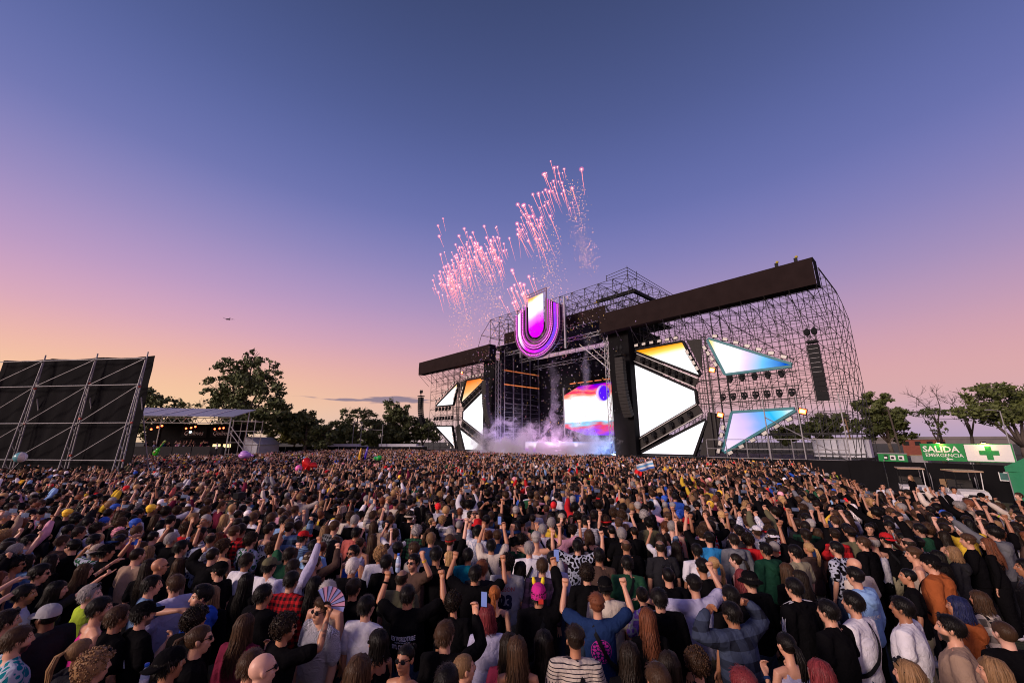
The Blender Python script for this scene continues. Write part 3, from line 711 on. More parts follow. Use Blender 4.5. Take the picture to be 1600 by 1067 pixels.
# ------------------------------------------------------------------ the setting
M_ = {}
M_['steel'] = mat('galvanised_tube', (.27, .26, .28), .5, .2, .3, 3.)
M_['dark_steel'] = mat('dark_scaffold_tube', (.036, .034, .036), .55, 0, .3, 2., spec=.2)
M_['truss'] = mat('aluminium_truss', (.42, .42, .44), .38, .8, .2)
M_['black_metal'] = mat('black_powder_coat', (.016, .016, .018), .5, .2, .2)
M_['cloth'] = mat('black_scrim_cloth', (.010, .0095, .011), .88, 0, .35, .8, .6, 3.)
M_['brown_cloth'] = mat('brown_black_canopy_cloth', (.022, .014, .014), .85, 0, .35, .7, .5, 2.2)
M_['panel_grey'] = mat('dark_grey_panel', (.045, .042, .042), .7, 0, .2)
M_['white_tarp'] = mat('white_pvc_tarp', (.60, .60, .68), .5, 0, .12, 1.5, .3, 3.)
M_['grey_tarp'] = mat('grey_pvc_roof_sheet', (.26, .26, .34), .42, 0, .2, 1.0, .3, 2.)
M_['concrete'] = mat('weathered_concrete', (.16, .14, .14), .9, 0, .3, .6, .3, 8.)
M_['brick'] = mat('red_brick_far', (.20, .055, .035), .9, 0, .3, 2.)
M_['green'] = mat('green_sign_paint', rgb(8, 128, 62), .45, 0, .1)
M_['sign_white'] = mat('white_sign_face', (.74, .72, .72), .45, 0, .05)
M_['green_tent'] = mat('green_tent_fabric', (.010, .20, .085), .7, 0, .2, 2., .5, 5.)
M_['wood'] = mat('raw_timber', (.28, .17, .09), .8, 0, .3, 8.)
M_['red_tape'] = mat('red_coupler_mark', (.45, .05, .03), .6)
M_['lamp_white'] = mat('blinder_lamp_face', (.62, .60, .56), .35, 0, .1)

# ---- ground
def ground_material():
    m, nt, b, N, L = nodes_of('trodden_grass'); tc = N.new('ShaderNodeTexCoord')
    n1 = N.new('ShaderNodeTexNoise'); n1.inputs['Scale'].default_value = .35; n1.inputs['Detail'].default_value = 6; L.new(tc.outputs['Object'], n1.inputs['Vector'])
    n2 = N.new('ShaderNodeTexNoise'); n2.inputs['Scale'].default_value = 14; n2.inputs['Detail'].default_value = 4; L.new(tc.outputs['Object'], n2.inputs['Vector'])
    c = mixc(N, L, n2.outputs[0], (.010, .020, .006), (.055, .070, .022)); d = mixc(N, L, n2.outputs[0], (.03, .022, .014), (.085, .065, .04))
    k = math_n(N, L, 'MULTIPLY', math_n(N, L, 'SUBTRACT', n1.outputs[0], .45), 6., True)
    L.new(mixc(N, L, k, c, d), b.inputs['Base Color']); b.inputs['Roughness'].default_value = .95
    L.new(bump_n(N, L, n2.outputs[0], .8, .05), b.inputs['Normal']); return m
g = MB(); g.add([(-3000, -3000, 0), (3000, -3000, 0), (3000, 3000, 0), (-3000, 3000, 0)], [(0, 1, 2, 3)])
tag(g.build('ground', ground_material()), kind='structure')
g = MB(); g.add([(18.6, 20.6, .004), (21.9, 19.6, .004), (24.6, 22.4, .004), (27.6, 26.0, .004), (26.0, 30.0, .004), (22.8, 30.5, .004), (20.6, 25.5, .004)], [tuple(range(7))])
tag(g.build('path', mat('pale_concrete_path', (.24, .19, .16), .9, 0, .25, 1.2, .3, 20.)), kind='structure')
# grass blades where the ground shows at the right
def grass_field():
    mb = MB(); rr = random.Random(3)
    for i in range(9000):
        x = rr.uniform(3.5, 30); y = rr.uniform(1.5, 26)
        if x < 3.2 + y * .55: continue
        h = rr.uniform(.03, .085); a = rr.uniform(0, 6.28); w = .006; lx, ly = rr.uniform(-.03, .03), rr.uniform(-.03, .03)
        mb.add([(x - math.cos(a) * w, y - math.sin(a) * w, 0), (x + math.cos(a) * w, y + math.sin(a) * w, 0), (x + lx, y + ly, h)], [(0, 1, 2)])
    o = mb.build('grass', mat('grass_blades', (.035, .065, .016), .8, 0, .5, 4.)); tag(o, 'short trodden grass beside the crowd at the lower right', 'grass', kind='stuff')
grass_field()

# ---- trees
M_['leaf_dark'] = mat('leaf_dark_green', (.085, .105, .034), .7, 0, .5, .6)
M_['leaf_mid'] = mat('leaf_mid_green', (.10, .12, .030), .7, 0, .5, .6)
M_['leaf_yellow'] = mat('leaf_olive_yellow', (.17, .16, .04), .7, 0, .5, .6)
M_['bark'] = mat('bark_grey_brown', (.085, .065, .055), .9, 0, .4, 3., .6, 12.)
M_['bark_pale'] = mat('bark_pale', (.26, .20, .15), .85, 0, .4, 3., .4, 10.)
def tree(loc, blobs, leaf, label, n=5200, size=.34, bark='bark', trunk=.35, bare=0, group='trees around the festival ground', name='tree'):
    """blobs: (dx, dy, z, rx, rz) lobes of the crown; limbs grow to every lobe"""
    rr = random.Random(hash((round(loc[0]), round(loc[1]))) % 9999 + n)
    root = empty(name, (loc[0], loc[1], 0)); tag(root, label, 'tree', group)
    tb = MB(); fork = min(b[2] - b[4] * .5 for b in blobs) * .75
    p = Vector((0, 0, -.1)); q = Vector((rr.uniform(-.4, .4), 0, fork)); mid = (p + q) / 2 + Vector((rr.uniform(-.3, .3), 0, 0))
    tb.bar(p, mid, trunk, 7, trunk * .85); tb.bar(mid, q, trunk * .85, 7, trunk * .65)
    tips = []
    for b in blobs:
        c = Vector((b[0], b[1], b[2])); k = q + (c - q) * .5 + Vector((rr.uniform(-.5, .5), rr.uniform(-.4, .4), rr.uniform(0, .6)))
        tb.bar(q, k, trunk * .5, 5, trunk * .33); tb.bar(k, c, trunk * .33, 5, trunk * .18)
        for i in range(7):
            d = Vector((rr.gauss(0, 1), rr.gauss(0, 1), rr.gauss(.3, .8))).normalized(); e = c + Vector((d.x * b[3], d.y * b[3], d.z * b[4])) * rr.uniform(.6, 1.0)
            tb.bar(c, e, trunk * .15, 4, trunk * .07); tips.append((e, b))
            if bare:
                for _ in range(4):
                    f = e + Vector((rr.gauss(0, 1), rr.gauss(0, .6), rr.gauss(.8, .6))) * b[3] * .38; tb.bar(c + (e - c) * rr.uniform(.4, 1), f, trunk * .10, 3, trunk * .045)
    tb.build('trunk', M_[bark], root, True)
    if n:
        cl = []
        for b in blobs:
            for i in range(max(8, int(22 * b[3] / 2.2))):
                d = Vector((rr.gauss(0, 1), rr.gauss(0, 1), rr.gauss(0, 1))).normalized() * rr.uniform(.55, 1.02)
                cl.append((Vector((b[0] + d.x * b[3], b[1] + d.y * b[3], b[2] + d.z * b[4])), rr.uniform(.22, .42) * b[3]))
        w = np.array([c[1] ** 2 for c in cl]); w /= w.sum(); rg = np.random.default_rng(int(abs(loc[0] * 10)) + n)
        idx = rg.choice(len(cl), n, p=w); cc = np.array([cl[i][0][:] for i in idx]); rad = np.array([cl[i][1] for i in idx])
        d = rg.normal(size=(n, 3)); d /= np.linalg.norm(d, axis=1)[:, None]; pos = cc + d * (rad * rg.random(n) ** .45)[:, None] * np.array([1, 1, .72])
        a = rg.normal(size=(n, 3)); a /= np.linalg.norm(a, axis=1)[:, None]; bq = np.cross(a, d); bq /= np.linalg.norm(bq, axis=1)[:, None] + 1e-6
        sz = (size * 1.9 * rg.uniform(.5, 1.25, n))[:, None]
        V = np.stack([pos - a * sz * .5, pos + bq * sz * .32, pos + a * sz * .5, pos - bq * sz * .32], 1).reshape(-1, 3)
        me = bpy.data.meshes.new('crown'); me.from_pydata(V.tolist(), [], np.arange(n * 4).reshape(-1, 4).tolist()); me.materials.append(M_[leaf]); me.update()
        link('crown', me, root)
    return root
tree((-58, 86), [(-3, 0, 18.5, 3.2, 3.0), (1.0, 0, 21.2, 2.3, 2.0), (5.0, 0, 18.5, 2.6, 2.6), (-6.0, 0, 14.5, 2.6, 2.4), (0, 0, 15.5, 4.5, 3.2), (5.5, 0, 13.5, 3.2, 2.8), (-2.5, 0, 11, 4, 2.6), (7.5, 0, 9.5, 3.4, 2.6), (2, 0, 8, 5, 3)],
     'leaf_dark', 'tallest dark eucalyptus rising behind the bar pavilion roof', 11000, .42, 'bark', .6)
tree((-46, 92), [(-4, 0, 7.5, 3.4, 2.6), (0, 0, 6, 3.6, 3), (3.5, 0, 5.0, 3, 2.6), (-1, 0, 9, 2.2, 1.8)], 'leaf_dark', 'dark leafy tree low on the right flank of the tall eucalyptus', 5200, .4)
tree((-70, 80), [(-3, 0, 11.5, 3, 2.6), (1.8, 0, 10, 2.8, 2.2), (-6, 0, 12.5, 3, 3), (4.5, 0, 8.6, 2.4, 1.8), (0, 0, 7, 5, 3)], 'leaf_dark', 'dark tree directly behind the right edge of the black scaffold wall', 5600, .38)
tree((-60.5, 76), [(0, 0, 9, 1.6, 1.8), (1.6, 0, 10, 1.2, 2.2), (-1.2, 0, 8.4, 1.4, 1.6)], 'leaf_dark', 'nearly bare small tree poking above the bar pavilion roof', 260, .3, 'bark', .22, bare=1)
tree((-52, 98), [(0, 0, 6.5, 4, 3), (4, 0, 5.5, 3.5, 2.6), (-4, 0, 5, 3, 2.4), (1.5, 0, 8.6, 2.2, 1.6)], 'leaf_yellow', 'olive yellow bushy tree right of the white marquee tent', 6500, .42)
tree((-44.5, 103), [(0, 0, 5.5, 3.4, 2.6), (3, 0, 5, 3, 2.4)], 'leaf_mid', 'low green tree between the olive bush and the crooked tree', 3200, .42)
tree((-40, 105), [(-3, 0, 10, 1.8, 1.9), (0, 0, 10.6, 2, 1.6), (3, 0, 9.6, 2.2, 2), (-1.4, 0, 7.4, 2.4, 2), (4, 0, 6.5, 3, 2.2)], 'leaf_dark', 'crooked half bare tree with a forked dark trunk', 2600, .36, 'bark', .5, bare=1)
tree((-31.5, 110), [(-1.5, 0, 13, 2.2, 2.2), (1.5, 0, 12, 2.2, 2), (0, 0, 9.5, 3.4, 2.6), (3, 0, 8, 2.8, 2.2), (-3, 0, 8, 2.8, 2.4), (0, 0, 5.5, 4, 2.6)], 'leaf_dark', 'compact dark tree left of the stage, standing before the cloud bank', 6800, .4)
tree((-24.5, 112), [(0, 0, 7, 3.2, 2.6), (2.8, 0, 6, 2.8, 2.4), (-2.4, 0, 5, 2.6, 2.4)], 'leaf_dark', 'low dark tree close beside the far wing of the stage', 4200, .4)
tree((-37, 114), [(0, 0, 5, 4.5, 3), (5, 0, 4.5, 3.5, 2.6), (-5, 0, 4.5, 3.5, 2.6)], 'leaf_mid', 'wide hedge-like tree low behind the far black fence', 4200, .45)
# right side
tree((68.6, 75), [(0, 0, 11.4, 2.0, 1.4), (-2.6, 0, 9.8, 2.0, 1.6), (2.2, 0, 8.6, 2.0, 1.6), (0, 0, 7.6, 3.0, 2.2), (-3, 0, 6, 2.4, 2), (2.8, 0, 5.4, 2.2, 2)], 'leaf_mid', 'leafy green tree right behind the near scaffold edge', 7200, .34, 'bark_pale', .4)
tree((60.5, 79), [(0, 0, 6.4, 2.6, 2.2), (-4, 0, 5.6, 2.4, 2.0), (3, 0, 7, 2.2, 2), (-8, 0, 5.0, 2.4, 1.8)], 'leaf_mid', 'green tree seen through the poles of the near stage wing', 5200, .38)
tree((68.6, 66), [(-1.8, 0, 8.0, 1.5, .5), (1.2, 0, 8.3, 1.6, .5), (.2, 0, 6.6, 1.2, .9), (.4, 0, 5.2, 1.0, .8)], 'leaf_dark', 'small umbrella-shaped dark tree left of the emergency exit sign', 900, .2, 'bark', .18)
tree((73.5, 70.5), [(-2.2, 0, 11.0, 1.8, 2.4), (1.4, 0, 11.4, 1.6, 2.2), (-.4, 0, 9.4, 1.6, 2)], 'leaf_dark', 'bare tree with fine twigs above the umbrella-shaped tree', 0, .3, 'bark', .24, bare=1)
tree((75.6, 67.5), [(-1.6, 0, 9.6, 1.5, 2.4), (1.2, 0, 9.8, 1.6, 2.4), (0, 0, 7, 1.6, 2.2), (3.2, 0, 10.4, 1.2, 1.8)], 'leaf_dark', 'bare forked tree with a leaning pale trunk above the exit sign', 0, .3, 'bark', .3, bare=1)
tree((77.2, 62), [(-4.8, 0, 10.4, 2.4, 1.7), (-2.0, 0, 11.2, 2.4, 1.3), (1.8, 0, 10.6, 3, 1.6), (6, 0, 10.2, 3, 1.8), (-6.6, 0, 8.0, 2.2, 1.4), (-1.5, 0, 8.0, 3.6, 2), (3.5, 0, 7.6, 3.4, 2), (8, 0, 7, 3.2, 2.4), (5, 0, 4.6, 3.4, 2)],
     'leaf_mid', 'broad spreading green tree at the right edge above the sign', 10500, .3, 'bark', .5)

# ---- far things
def far_fence():
    root = empty('fence', (-40, 95.2, 0)); tag(root, 'long low black fence behind the far crowd left of the stage', 'fence')
    for i in range(10):
        MB().box((-18.5 + i * 4.1, 0, 1.2), (4.02, .06, 2.4)).build('fence_panel', M_['cloth'], root)
    for i in range(11): MB().bar((-20.5 + i * 4.1, .08, 0), (-20.5 + i * 4.1, .08, 2.5), .05).build('post', M_['steel'], root)
far_fence()
def marquee():
    r = empty('marquee_tent', (-58.2, 90, 0)); tag(r, 'white marquee tent with a pitched roof behind the far fence', 'tent')
    w, d, e, t = 5.0, 4, 3.0, 4.5
    MB().box((0, 0, e / 2), (2 * w, 2 * d, e)).build('wall', M_['white_tarp'], r)
    MB().prism([(-w - .3, e - .05), (w + .3, e - .05), (w - 2.0, t), (-w + 2.0, t)], (1, 0, 0), (0, 0, 1), (0, -d - .3, 0), (0, 2 * d + .6, 0)).build('roof', M_['white_tarp'], r)
    for k in (-1, 1): MB().bar((k * (w + .05), -d - .1, 0), (k * (w + .05), -d - .1, e), .07).build('pole', M_['steel'], r)
marquee()
def truck(x, y, label, L_=7.5):
    r = empty('box_truck', (x, y, 0)); tag(r, label, 'truck')
    MB().box((0, 0, 1.95), (L_, 2.3, 2.1)).build('cargo_box', M_['white_tarp'], r)
    MB().prism([(L_ / 2, .7), (L_ / 2 + 1.9, .7), (L_ / 2 + 1.9, 1.6), (L_ / 2 + 1.3, 2.5), (L_ / 2, 2.5)], (1, 0, 0), (0, 0, 1), (0.03, -1.1, 0), (0, 2.2, 0)).build('cab', M_['white_tarp'], r)
    for xx in (-L_ / 2 + 1.2, L_ / 2 + 1.0):
        MB().bar((xx, -1.12, .45), (xx, -.85, .45), .45, 12).build('wheel', M_['black_metal'], r)
truck(-40.5, 99, 'leftmost white box truck with only its top above the far fence'); truck(-27.5, 100, 'white box truck behind the far fence nearer the stage', 9.)
def light_frame():
    r = empty('goalpost_frame', (-34.6, 98, 0)); tag(r, 'thin steel goalpost frame standing behind the far fence', 'frame')
    for k in (-3.5, -1.6, 3.5): MB().bar((k, 0, 0), (k, 0, 8.2 if k < 3 else 7.6), .09).build('post', M_['steel'], r)
    MB().bar((-3.5, 0, 8.1), (-1.6, 0, 8.1), .08).build('crossbar', M_['steel'], r); MB().bar((-1.6, 0, 6.5), (3.5, 0, 6.2), .06).build('crossbar', M_['steel'], r)
light_frame()
def overpass():
    r = empty('overpass', (122, 112, 0)); tag(r, 'grey concrete road overpass crossing far behind the exit sign', 'bridge')
    rot = Matrix.Rotation(R_(-38), 3, 'Z')
    MB().box((0, 0, 3.6), (64, 6, 1.3), rot).build('deck', M_['concrete'], r); MB().box(rot @ Vector((0, -3.1, 4.5)), (64, .25, .7), rot).build('parapet', M_['concrete'], r)
    for k in (-24, -8, 8, 24): MB().box(rot @ Vector((k, 0, 1.5)), (1.2, 4, 3.0), rot).build('pier', M_['concrete'], r)
overpass()
def brick_house():
    r = empty('brick_building', (108, 108, 0)); tag(r, 'low red brick building between the trees left of the overpass', 'building')
    rot = Matrix.Rotation(R_(-44), 3, 'Z')
    MB().box((0, 0, 2.0), (8.0, 5, 4.0), rot).build('wall', M_['brick'], r); MB().box((0, 0, 4.15), (8.4, 5.4, .3), rot).build('roof', M_['concrete'], r)
    for k in (-3.2, -1, 1.2, 3.4): MB().box(rot @ Vector((k, -2.52, 3.1)), (1.1, .1, 1.0), rot).build('window', M_['black_metal'], r)
brick_house()
# street lamp, poles and wire at the right
def street_lamp():
    r = empty('street_lamp', (60.5, 50, 0)); tag(r, 'slim grey street lamp pole in front of the broad right tree', 'street lamp')
    MB().bar((0, 0, 0), (0, 0, 7.2), .09, 8, .06).build('pole', M_['steel'], r); MB().bar((0, 0, 7.15), (-1.1, 0, 7.35), .045).build('arm', M_['steel'], r)
    MB().box((-1.35, 0, 7.33), (.7, .28, .12)).build('lamp_head', M_['steel'], r)
street_lamp()
for (px, py, hh, lean, lb, mm) in [(45.3, 48, 7.4, -.5, 'dark leaning utility pole by the umbrella-shaped tree', 'bark'), (41.5, 50, 6.3, -.4, 'yellowish timber pole in front of the leafy right tree', 'wood')]:
    r = empty('utility_pole', (px, py, 0)); tag(r, lb, 'pole'); MB().bar((0, 0, 0), (lean, 0, hh), .11, 7, .08).build('pole', M_[mm], r); MB().bar((lean - .5, 0, hh - .3), (lean + .5, 0, hh - .3), .05).build('crossarm', M_[mm], r)
w_ = MB()
for a, b in (((45.3 - .5, 48, 7.1), (60.5, 50, 7.0)), ((41.1, 50, 6.0), (45.3 - .5, 48, 6.6)), ((41.1, 50, 6.2), (28, 52, 8.5))):
    pr = None
    for i in range(13):
        t = i / 12; p = Vector(a).lerp(Vector(b), t) - Vector((0, 0, .9 * 4 * t * (1 - t)))
        if pr: w_.bar(pr, p, .022, 3)
        pr = p
tag(w_.build('overhead_wire', M_['black_metal']), 'thin dark overhead wire strung between the utility poles at right', 'wire')

# ---- right side: fence, signs, carts, tent
FA = Vector((25.9, 31.2, 0)); FB = Vector((29.6, 24.1, 0)); FD = (FB - FA).normalized(); FN = Vector((-FD.y, FD.x, 0))   # FN points away from the crowd
if FN.x < 0: FN = -FN
FROT = Matrix(((FD.x, FN.x, 0), (FD.y, FN.y, 0), (0, 0, 1)))
def black_fence():
    root = empty('fence', FA); root.rotation_euler = (0, 0, math.atan2(FD.y, FD.x)); tag(root, 'black cloth-covered fence behind the golf carts at right', 'fence')
    for i in range(5):
        mb = MB(); n = 14; z0 = .03; vs = []
        for j in range(n + 1):
            x = -.6 + i * 2.2 + 2.16 * j / n; y = .02 * math.sin(j * 2.1 + i) ; vs += [(x, y, z0), (x, y + .03, 1.1), (x, y - .02, 2.15)]
        mb.add(vs, [f for j in range(n) for f in ((3 * j, 3 * j + 3, 3 * j + 4, 3 * j + 1), (3 * j + 1, 3 * j + 4, 3 * j + 5, 3 * j + 2))]); mb.build('fence_panel', M_['cloth'], root, True)
    for i in range(6): MB().bar((-.6 + i * 2.2, .1, 0), (-.6 + i * 2.2, .1, 2.25), .03, 6).build('post', M_['steel'], root)
    # its return towards the stage
    mb = MB(); mb.box((-2.6, -.6, 1.05), (4.2, .05, 2.1), Matrix.Rotation(R_(16), 3, 'Z')); mb.build('fence_panel', M_['cloth'], root)
black_fence()
def fpt(u, out, z): return FA + FD * u - FN * out + Vector((0, 0, z))
def flat_text(name, txt, mtl, parent, cx, cz, w, h, y=-.012, bold=0., shear=0.):
    t = text_mb(txt, shear, bold); mb = MB(); mb.add([(cx + p[0] * w, y, cz + p[1] * h) for p in t.v], t.f); return mb.build(name, mtl, parent)
def board(name, u0, u1, z0, z1, out, label, cat, tilt=0):
    r = empty(name, fpt(u0, out, z0)); r.rotation_euler = (R_(tilt), 0, math.atan2(FD.y, FD.x)); tag(r, label, cat); return r, u1 - u0, z1 - z0
# the big sign: green half with lettering, white half with the cross
r, w, h = board('emergency_sign', 3.78, 5.82, 2.30, 3.38, .10, 'green emergency exit sign reading SALIDA EMERGENCIA with white arrow', 'sign')
MB().box((w / 2, .05, h / 2), (w, .1, h)).build('board', M_['green'], r)
flat_text('lettering', 'SALIDA', M_['sign_white'], r, w * .47, h * .68, w * .84, h * .36, -.006, .02); flat_text('lettering', 'EMERGENCIA', M_['sign_white'], r, w * .52, h * .33, w * .86, h * .20, -.006, .004)
ar = MB(); ar.add([(w * .54, -.006, h * .10), (w * .60, -.006, h * .20), (w * .60, -.006, h * .145), (w * .70, -.006, h * .12), (w * .70, -.006, h * .08), (w * .60, -.006, h * .075), (w * .60, -.006, h * .02)], [(0, 1, 2, 3, 4, 5, 6)]); ar.build('arrow', M_['sign_white'], r)
def sign_lamp(u, z, lb):
    r = empty('sign_lamp', fpt(u, .10, z)); r.rotation_euler = (0, 0, math.atan2(FD.y, FD.x)); tag(r, lb, 'lamp')
    MB().bar((0, .05, -.06), (0, -.16, .04), .012).build('arm', M_['black_metal'], r); MB().box((0, -.20, .05), (.20, .14, .07)).build('housing', M_['black_metal'], r)
    MB().box((0, -.20, .006), (.15, .09, .012)).build('bulb', mat('sign_bulb', (1, .8, .3), .3, emit=(1, .62, .14), estr=30), r)
    ld = bpy.data.lights.new('sign_lamp_light', 'POINT'); ld.energy = 14; ld.color = (1, .66, .16); ld.shadow_soft_size = .05
    lo = bpy.data.objects.new('light', ld); COL.objects.link(lo); lo.parent = r; lo.location = (0, -.20, -.06)
sign_lamp(4.75, 3.42, 'small lit lamp above the lettering of the exit sign'); sign_lamp(6.75, 3.42, 'small lit lamp above the green cross')
r, w, h = board('first_aid_sign', 5.84, 7.82, 2.30, 3.38, .10, 'white first aid sign with green cross beside the exit sign', 'sign')
MB().box((w / 2, .05, h / 2), (w, .1, h)).build('board', M_['sign_white'], r)
c = MB(); a, q = h * .38, h * .125; cx, cz = w * .5, h * .5
c.add([(cx - q, -.004, cz - a), (cx + q, -.004, cz - a), (cx + q, -.004, cz - q), (cx + a, -.004, cz - q), (cx + a, -.004, cz + q), (cx + q, -.004, cz + q), (cx + q, -.004, cz + a), (cx - q, -.004, cz + a), (cx - q, -.004, cz + q), (cx - a, -.004, cz + q), (cx - a, -.004, cz - q), (cx - q, -.004, cz - q)], [tuple(range(12))]); c.build('cross', M_['green'], r)
for sx, sz, sw, sh in ((w / 2, .02, w, .04), (w / 2, h - .02, w, .04), (w - .03, h / 2, .06, h - .08)): MB().box((sx, -.006, sz), (sw, .012, sh)).build('border', M_['green'], r)
for u in (3.9, 5.9, 7.7):
    p = fpt(u, -.05, 0); tag(MB().bar((0, 0, 0), (0, 0, 3.36), .045, 6).build('sign_post', M_['steel'], loc=p), {3.9: 'left steel post holding the exit sign', 5.9: 'middle steel post between the two signs', 7.7: 'right steel post holding the first aid sign'}[u], 'post')
# green pictogram board and grey panel behind the fence
r, w, h = board('pictogram_board', 1.25, 2.85, 2.10, 2.66, -.25, 'green board with three white-framed pictograms above the black fence', 'sign')
MB().box((w / 2, .04, h / 2), (w, .08, h)).build('board', M_['green'], r); MB().box((w / 2, .04, h + .03), (w + .06, .14, .06)).build('lid', M_['steel'], r)
for i, k in enumerate((.28, .52, .80)):
    pc = MB().box((w * k, -.006, h * .55), (.30 if i else .22, .012, .32)).build('pictogram', M_['sign_white'] if i else M_['black_metal'], r)
    MB().box((w * k - .02, -.016, h * .52), (.17, .008, .14)).build('figure', M_['black_metal'] if i else M_['sign_white'], pc)
for u in (0.08, 1.5): MB().bar((u, .12, -2.1), (u, .12, .1), .03, 6).build('post', M_['steel'], r)
r, w, h = board('grey_cabinet', 2.9, 3.72, 0, 2.58, -.7, 'light grey metal cabinet between pictogram board and exit sign', 'cabinet')
MB().box((w / 2, .3, h / 2), (w, .6, h)).build('body', M_['steel'], r); MB().box((w / 2, .3, h + .02), (w + .06, .66, .05)).build('lid', M_['wood'], r)
r, w, h = board('poster', 6.95, 7.45, 1.25, 1.75, .06, 'small framed poster hanging on the black fence under the cross', 'poster', -6)
MB().box((w / 2, .02, h / 2), (w, .03, h)).build('frame', M_['sign_white'], r); MB().box((w / 2, -.002, h / 2), (w - .08, .012, h - .10)).build('print', mat('poster_print', rgb(40, 95, 90), .6, 0, .8, 5.), r)

def golf_cart(x, y, rot, label):
    r = empty('golf_cart', (x, y, 0), R_(rot)); tag(r, label, 'golf cart', 'golf carts by the black fence')   # nose along -Y
    wh = mat('cart_body_white', (.66, .62, .62), .35, 0, .08) if 'cartw' not in M_ else M_['cartw']; M_['cartw'] = wh
    mb = MB(); mb.prism([(-1.15, .35), (-1.20, .62), (-1.0, .82), (-.55, .92), (-.50, .40)], (0, 1, 0), (0, 0, 1), (-.56, 0, 0), (1.12, 0, 0)); mb.build('front_cowl', wh, r)
    MB().box((0, -1.19, .60), (.70, .04, .14)).build('grille', M_['black_metal'], r)
    for k in (-.40, .40): MB().box((k, -1.195, .66), (.20, .04, .10)).build('headlight', M_['sign_white'], r)
    MB().box((0, -1.21, .40), (1.1, .10, .14)).build('bumper', M_['black_metal'], r)
    MB().box((0, .15, .36), (1.12, 1.5, .12)).build('floor', M_['black_metal'], r)
    MB().box((0, .35, .62), (1.06, .55, .40)).build('seat_base', wh, r); MB().box((0, .33, .87), (1.02, .52, .10)).build('seat', M_['panel_grey'], r)
    MB().box((0, .62, 1.12), (1.02, .10, .42)).build('backrest', M_['panel_grey'], r)
    MB().box((0, .95, .62), (1.10, .55, .45)).build('rear_cowl', wh, r)
    MB().box((0, -.02, 1.88), (1.22, 1.75, .07)).build('roof', mat('cart_roof_tan', (.42, .27, .17), .5) if 'cartr' not in M_ else M_['cartr'], r)
    for sx in (-.52, .52):
        MB().bar((sx, -.60, .85), (sx, -.80, 1.86), .022, 6).build('roof_post', M_['black_metal'] if sx < 0 else M_['sign_white'], r); MB().bar((sx, .72, .80), (sx, .80, 1.86), .022, 6).build('roof_post', M_['black_metal'] if sx < 0 else M_['sign_white'], r)
    for sx in (-.56, .56):
        for sy in (-.85, .80):
            wl = MB().bar((sx - .09, sy, .23), (sx + .09, sy, .23), .23, 14).build('wheel', M_['black_metal'], r); MB().bar((sx - .10, sy, .23), (sx + .10, sy, .23), .11, 10).build('rim', M_['steel'], wl)
    st = MB(); st.bar((-.26, -.55, .85), (-.26, -.25, 1.12), .018, 5); st.bar((-.42, -.22, 1.14), (-.10, -.22, 1.14), .02, 6); st.build('steering_wheel', M_['black_metal'], r)
golf_cart(25.3, 26.6, -38, 'golf cart with pale front cowl, nearer the dark-haired woman'); golf_cart(26.0, 24.2, -30, 'golf cart hidden behind people, nearer the green tent')
MB_ = MB().box((26.6, 25.6, .75), (.75, .08, 1.1), Matrix.Rotation(R_(-52), 3, 'Z') @ Matrix.Rotation(R_(12), 3, 'X')); tag(MB_.build('plywood_board', M_['wood']), 'plywood board leaning between the two golf carts', 'board')
def green_tent():
    r = empty('canopy_tent', (28.65, 21.6, 0), R_(-62.5)); tag(r, 'green canopy tent with green side wall at the right edge', 'tent')
    MB().prism([(-1.7, 2.2), (1.7, 2.2), (0.15, 3.15), (-.15, 3.15)], (1, 0, 0), (0, 0, 1), (0, -1.7, 0), (0, 3.4, 0)).build('roof', M_['green_tent'], r)
    for sx, sy, dx, dy in ((0, -1.68, 3.4, .03), (-1.68, 0, .03, 3.3), (1.68, 0, .03, 3.3), (0, 1.68, 3.4, .03)):
        MB().box((sx, sy, 2.09), (dx, dy, .28)).build('valance', M_['green_tent'], r)
    for sx, sy, dx, dy in ((0, 1.66, 3.3, .02), (-1.66, 0, .02, 3.3), (0, -1.66, 3.3, .02)):
        mb = MB(); n = 16; vs = []
        for j in range(n + 1):
            t = j / n - .5; wv = .035 * math.sin(j * 1.9); x = sx + (t * dx if dx > .1 else wv); y = sy + (t * dy if dy > .1 else wv); vs += [(x, y, .03), (x, y, 1.96)]
        mb.add(vs, [(2 * j, 2 * j + 2, 2 * j + 3, 2 * j + 1) for j in range(n)]); mb.build('side_wall', M_['green_tent'], r, True)
    for sx in (-1.64, 1.64):
        for sy in (-1.64, 1.64): MB().bar((sx, sy, 0), (sx, sy, 2.25), .03, 6).build('leg', M_['steel'], r)
green_tent()

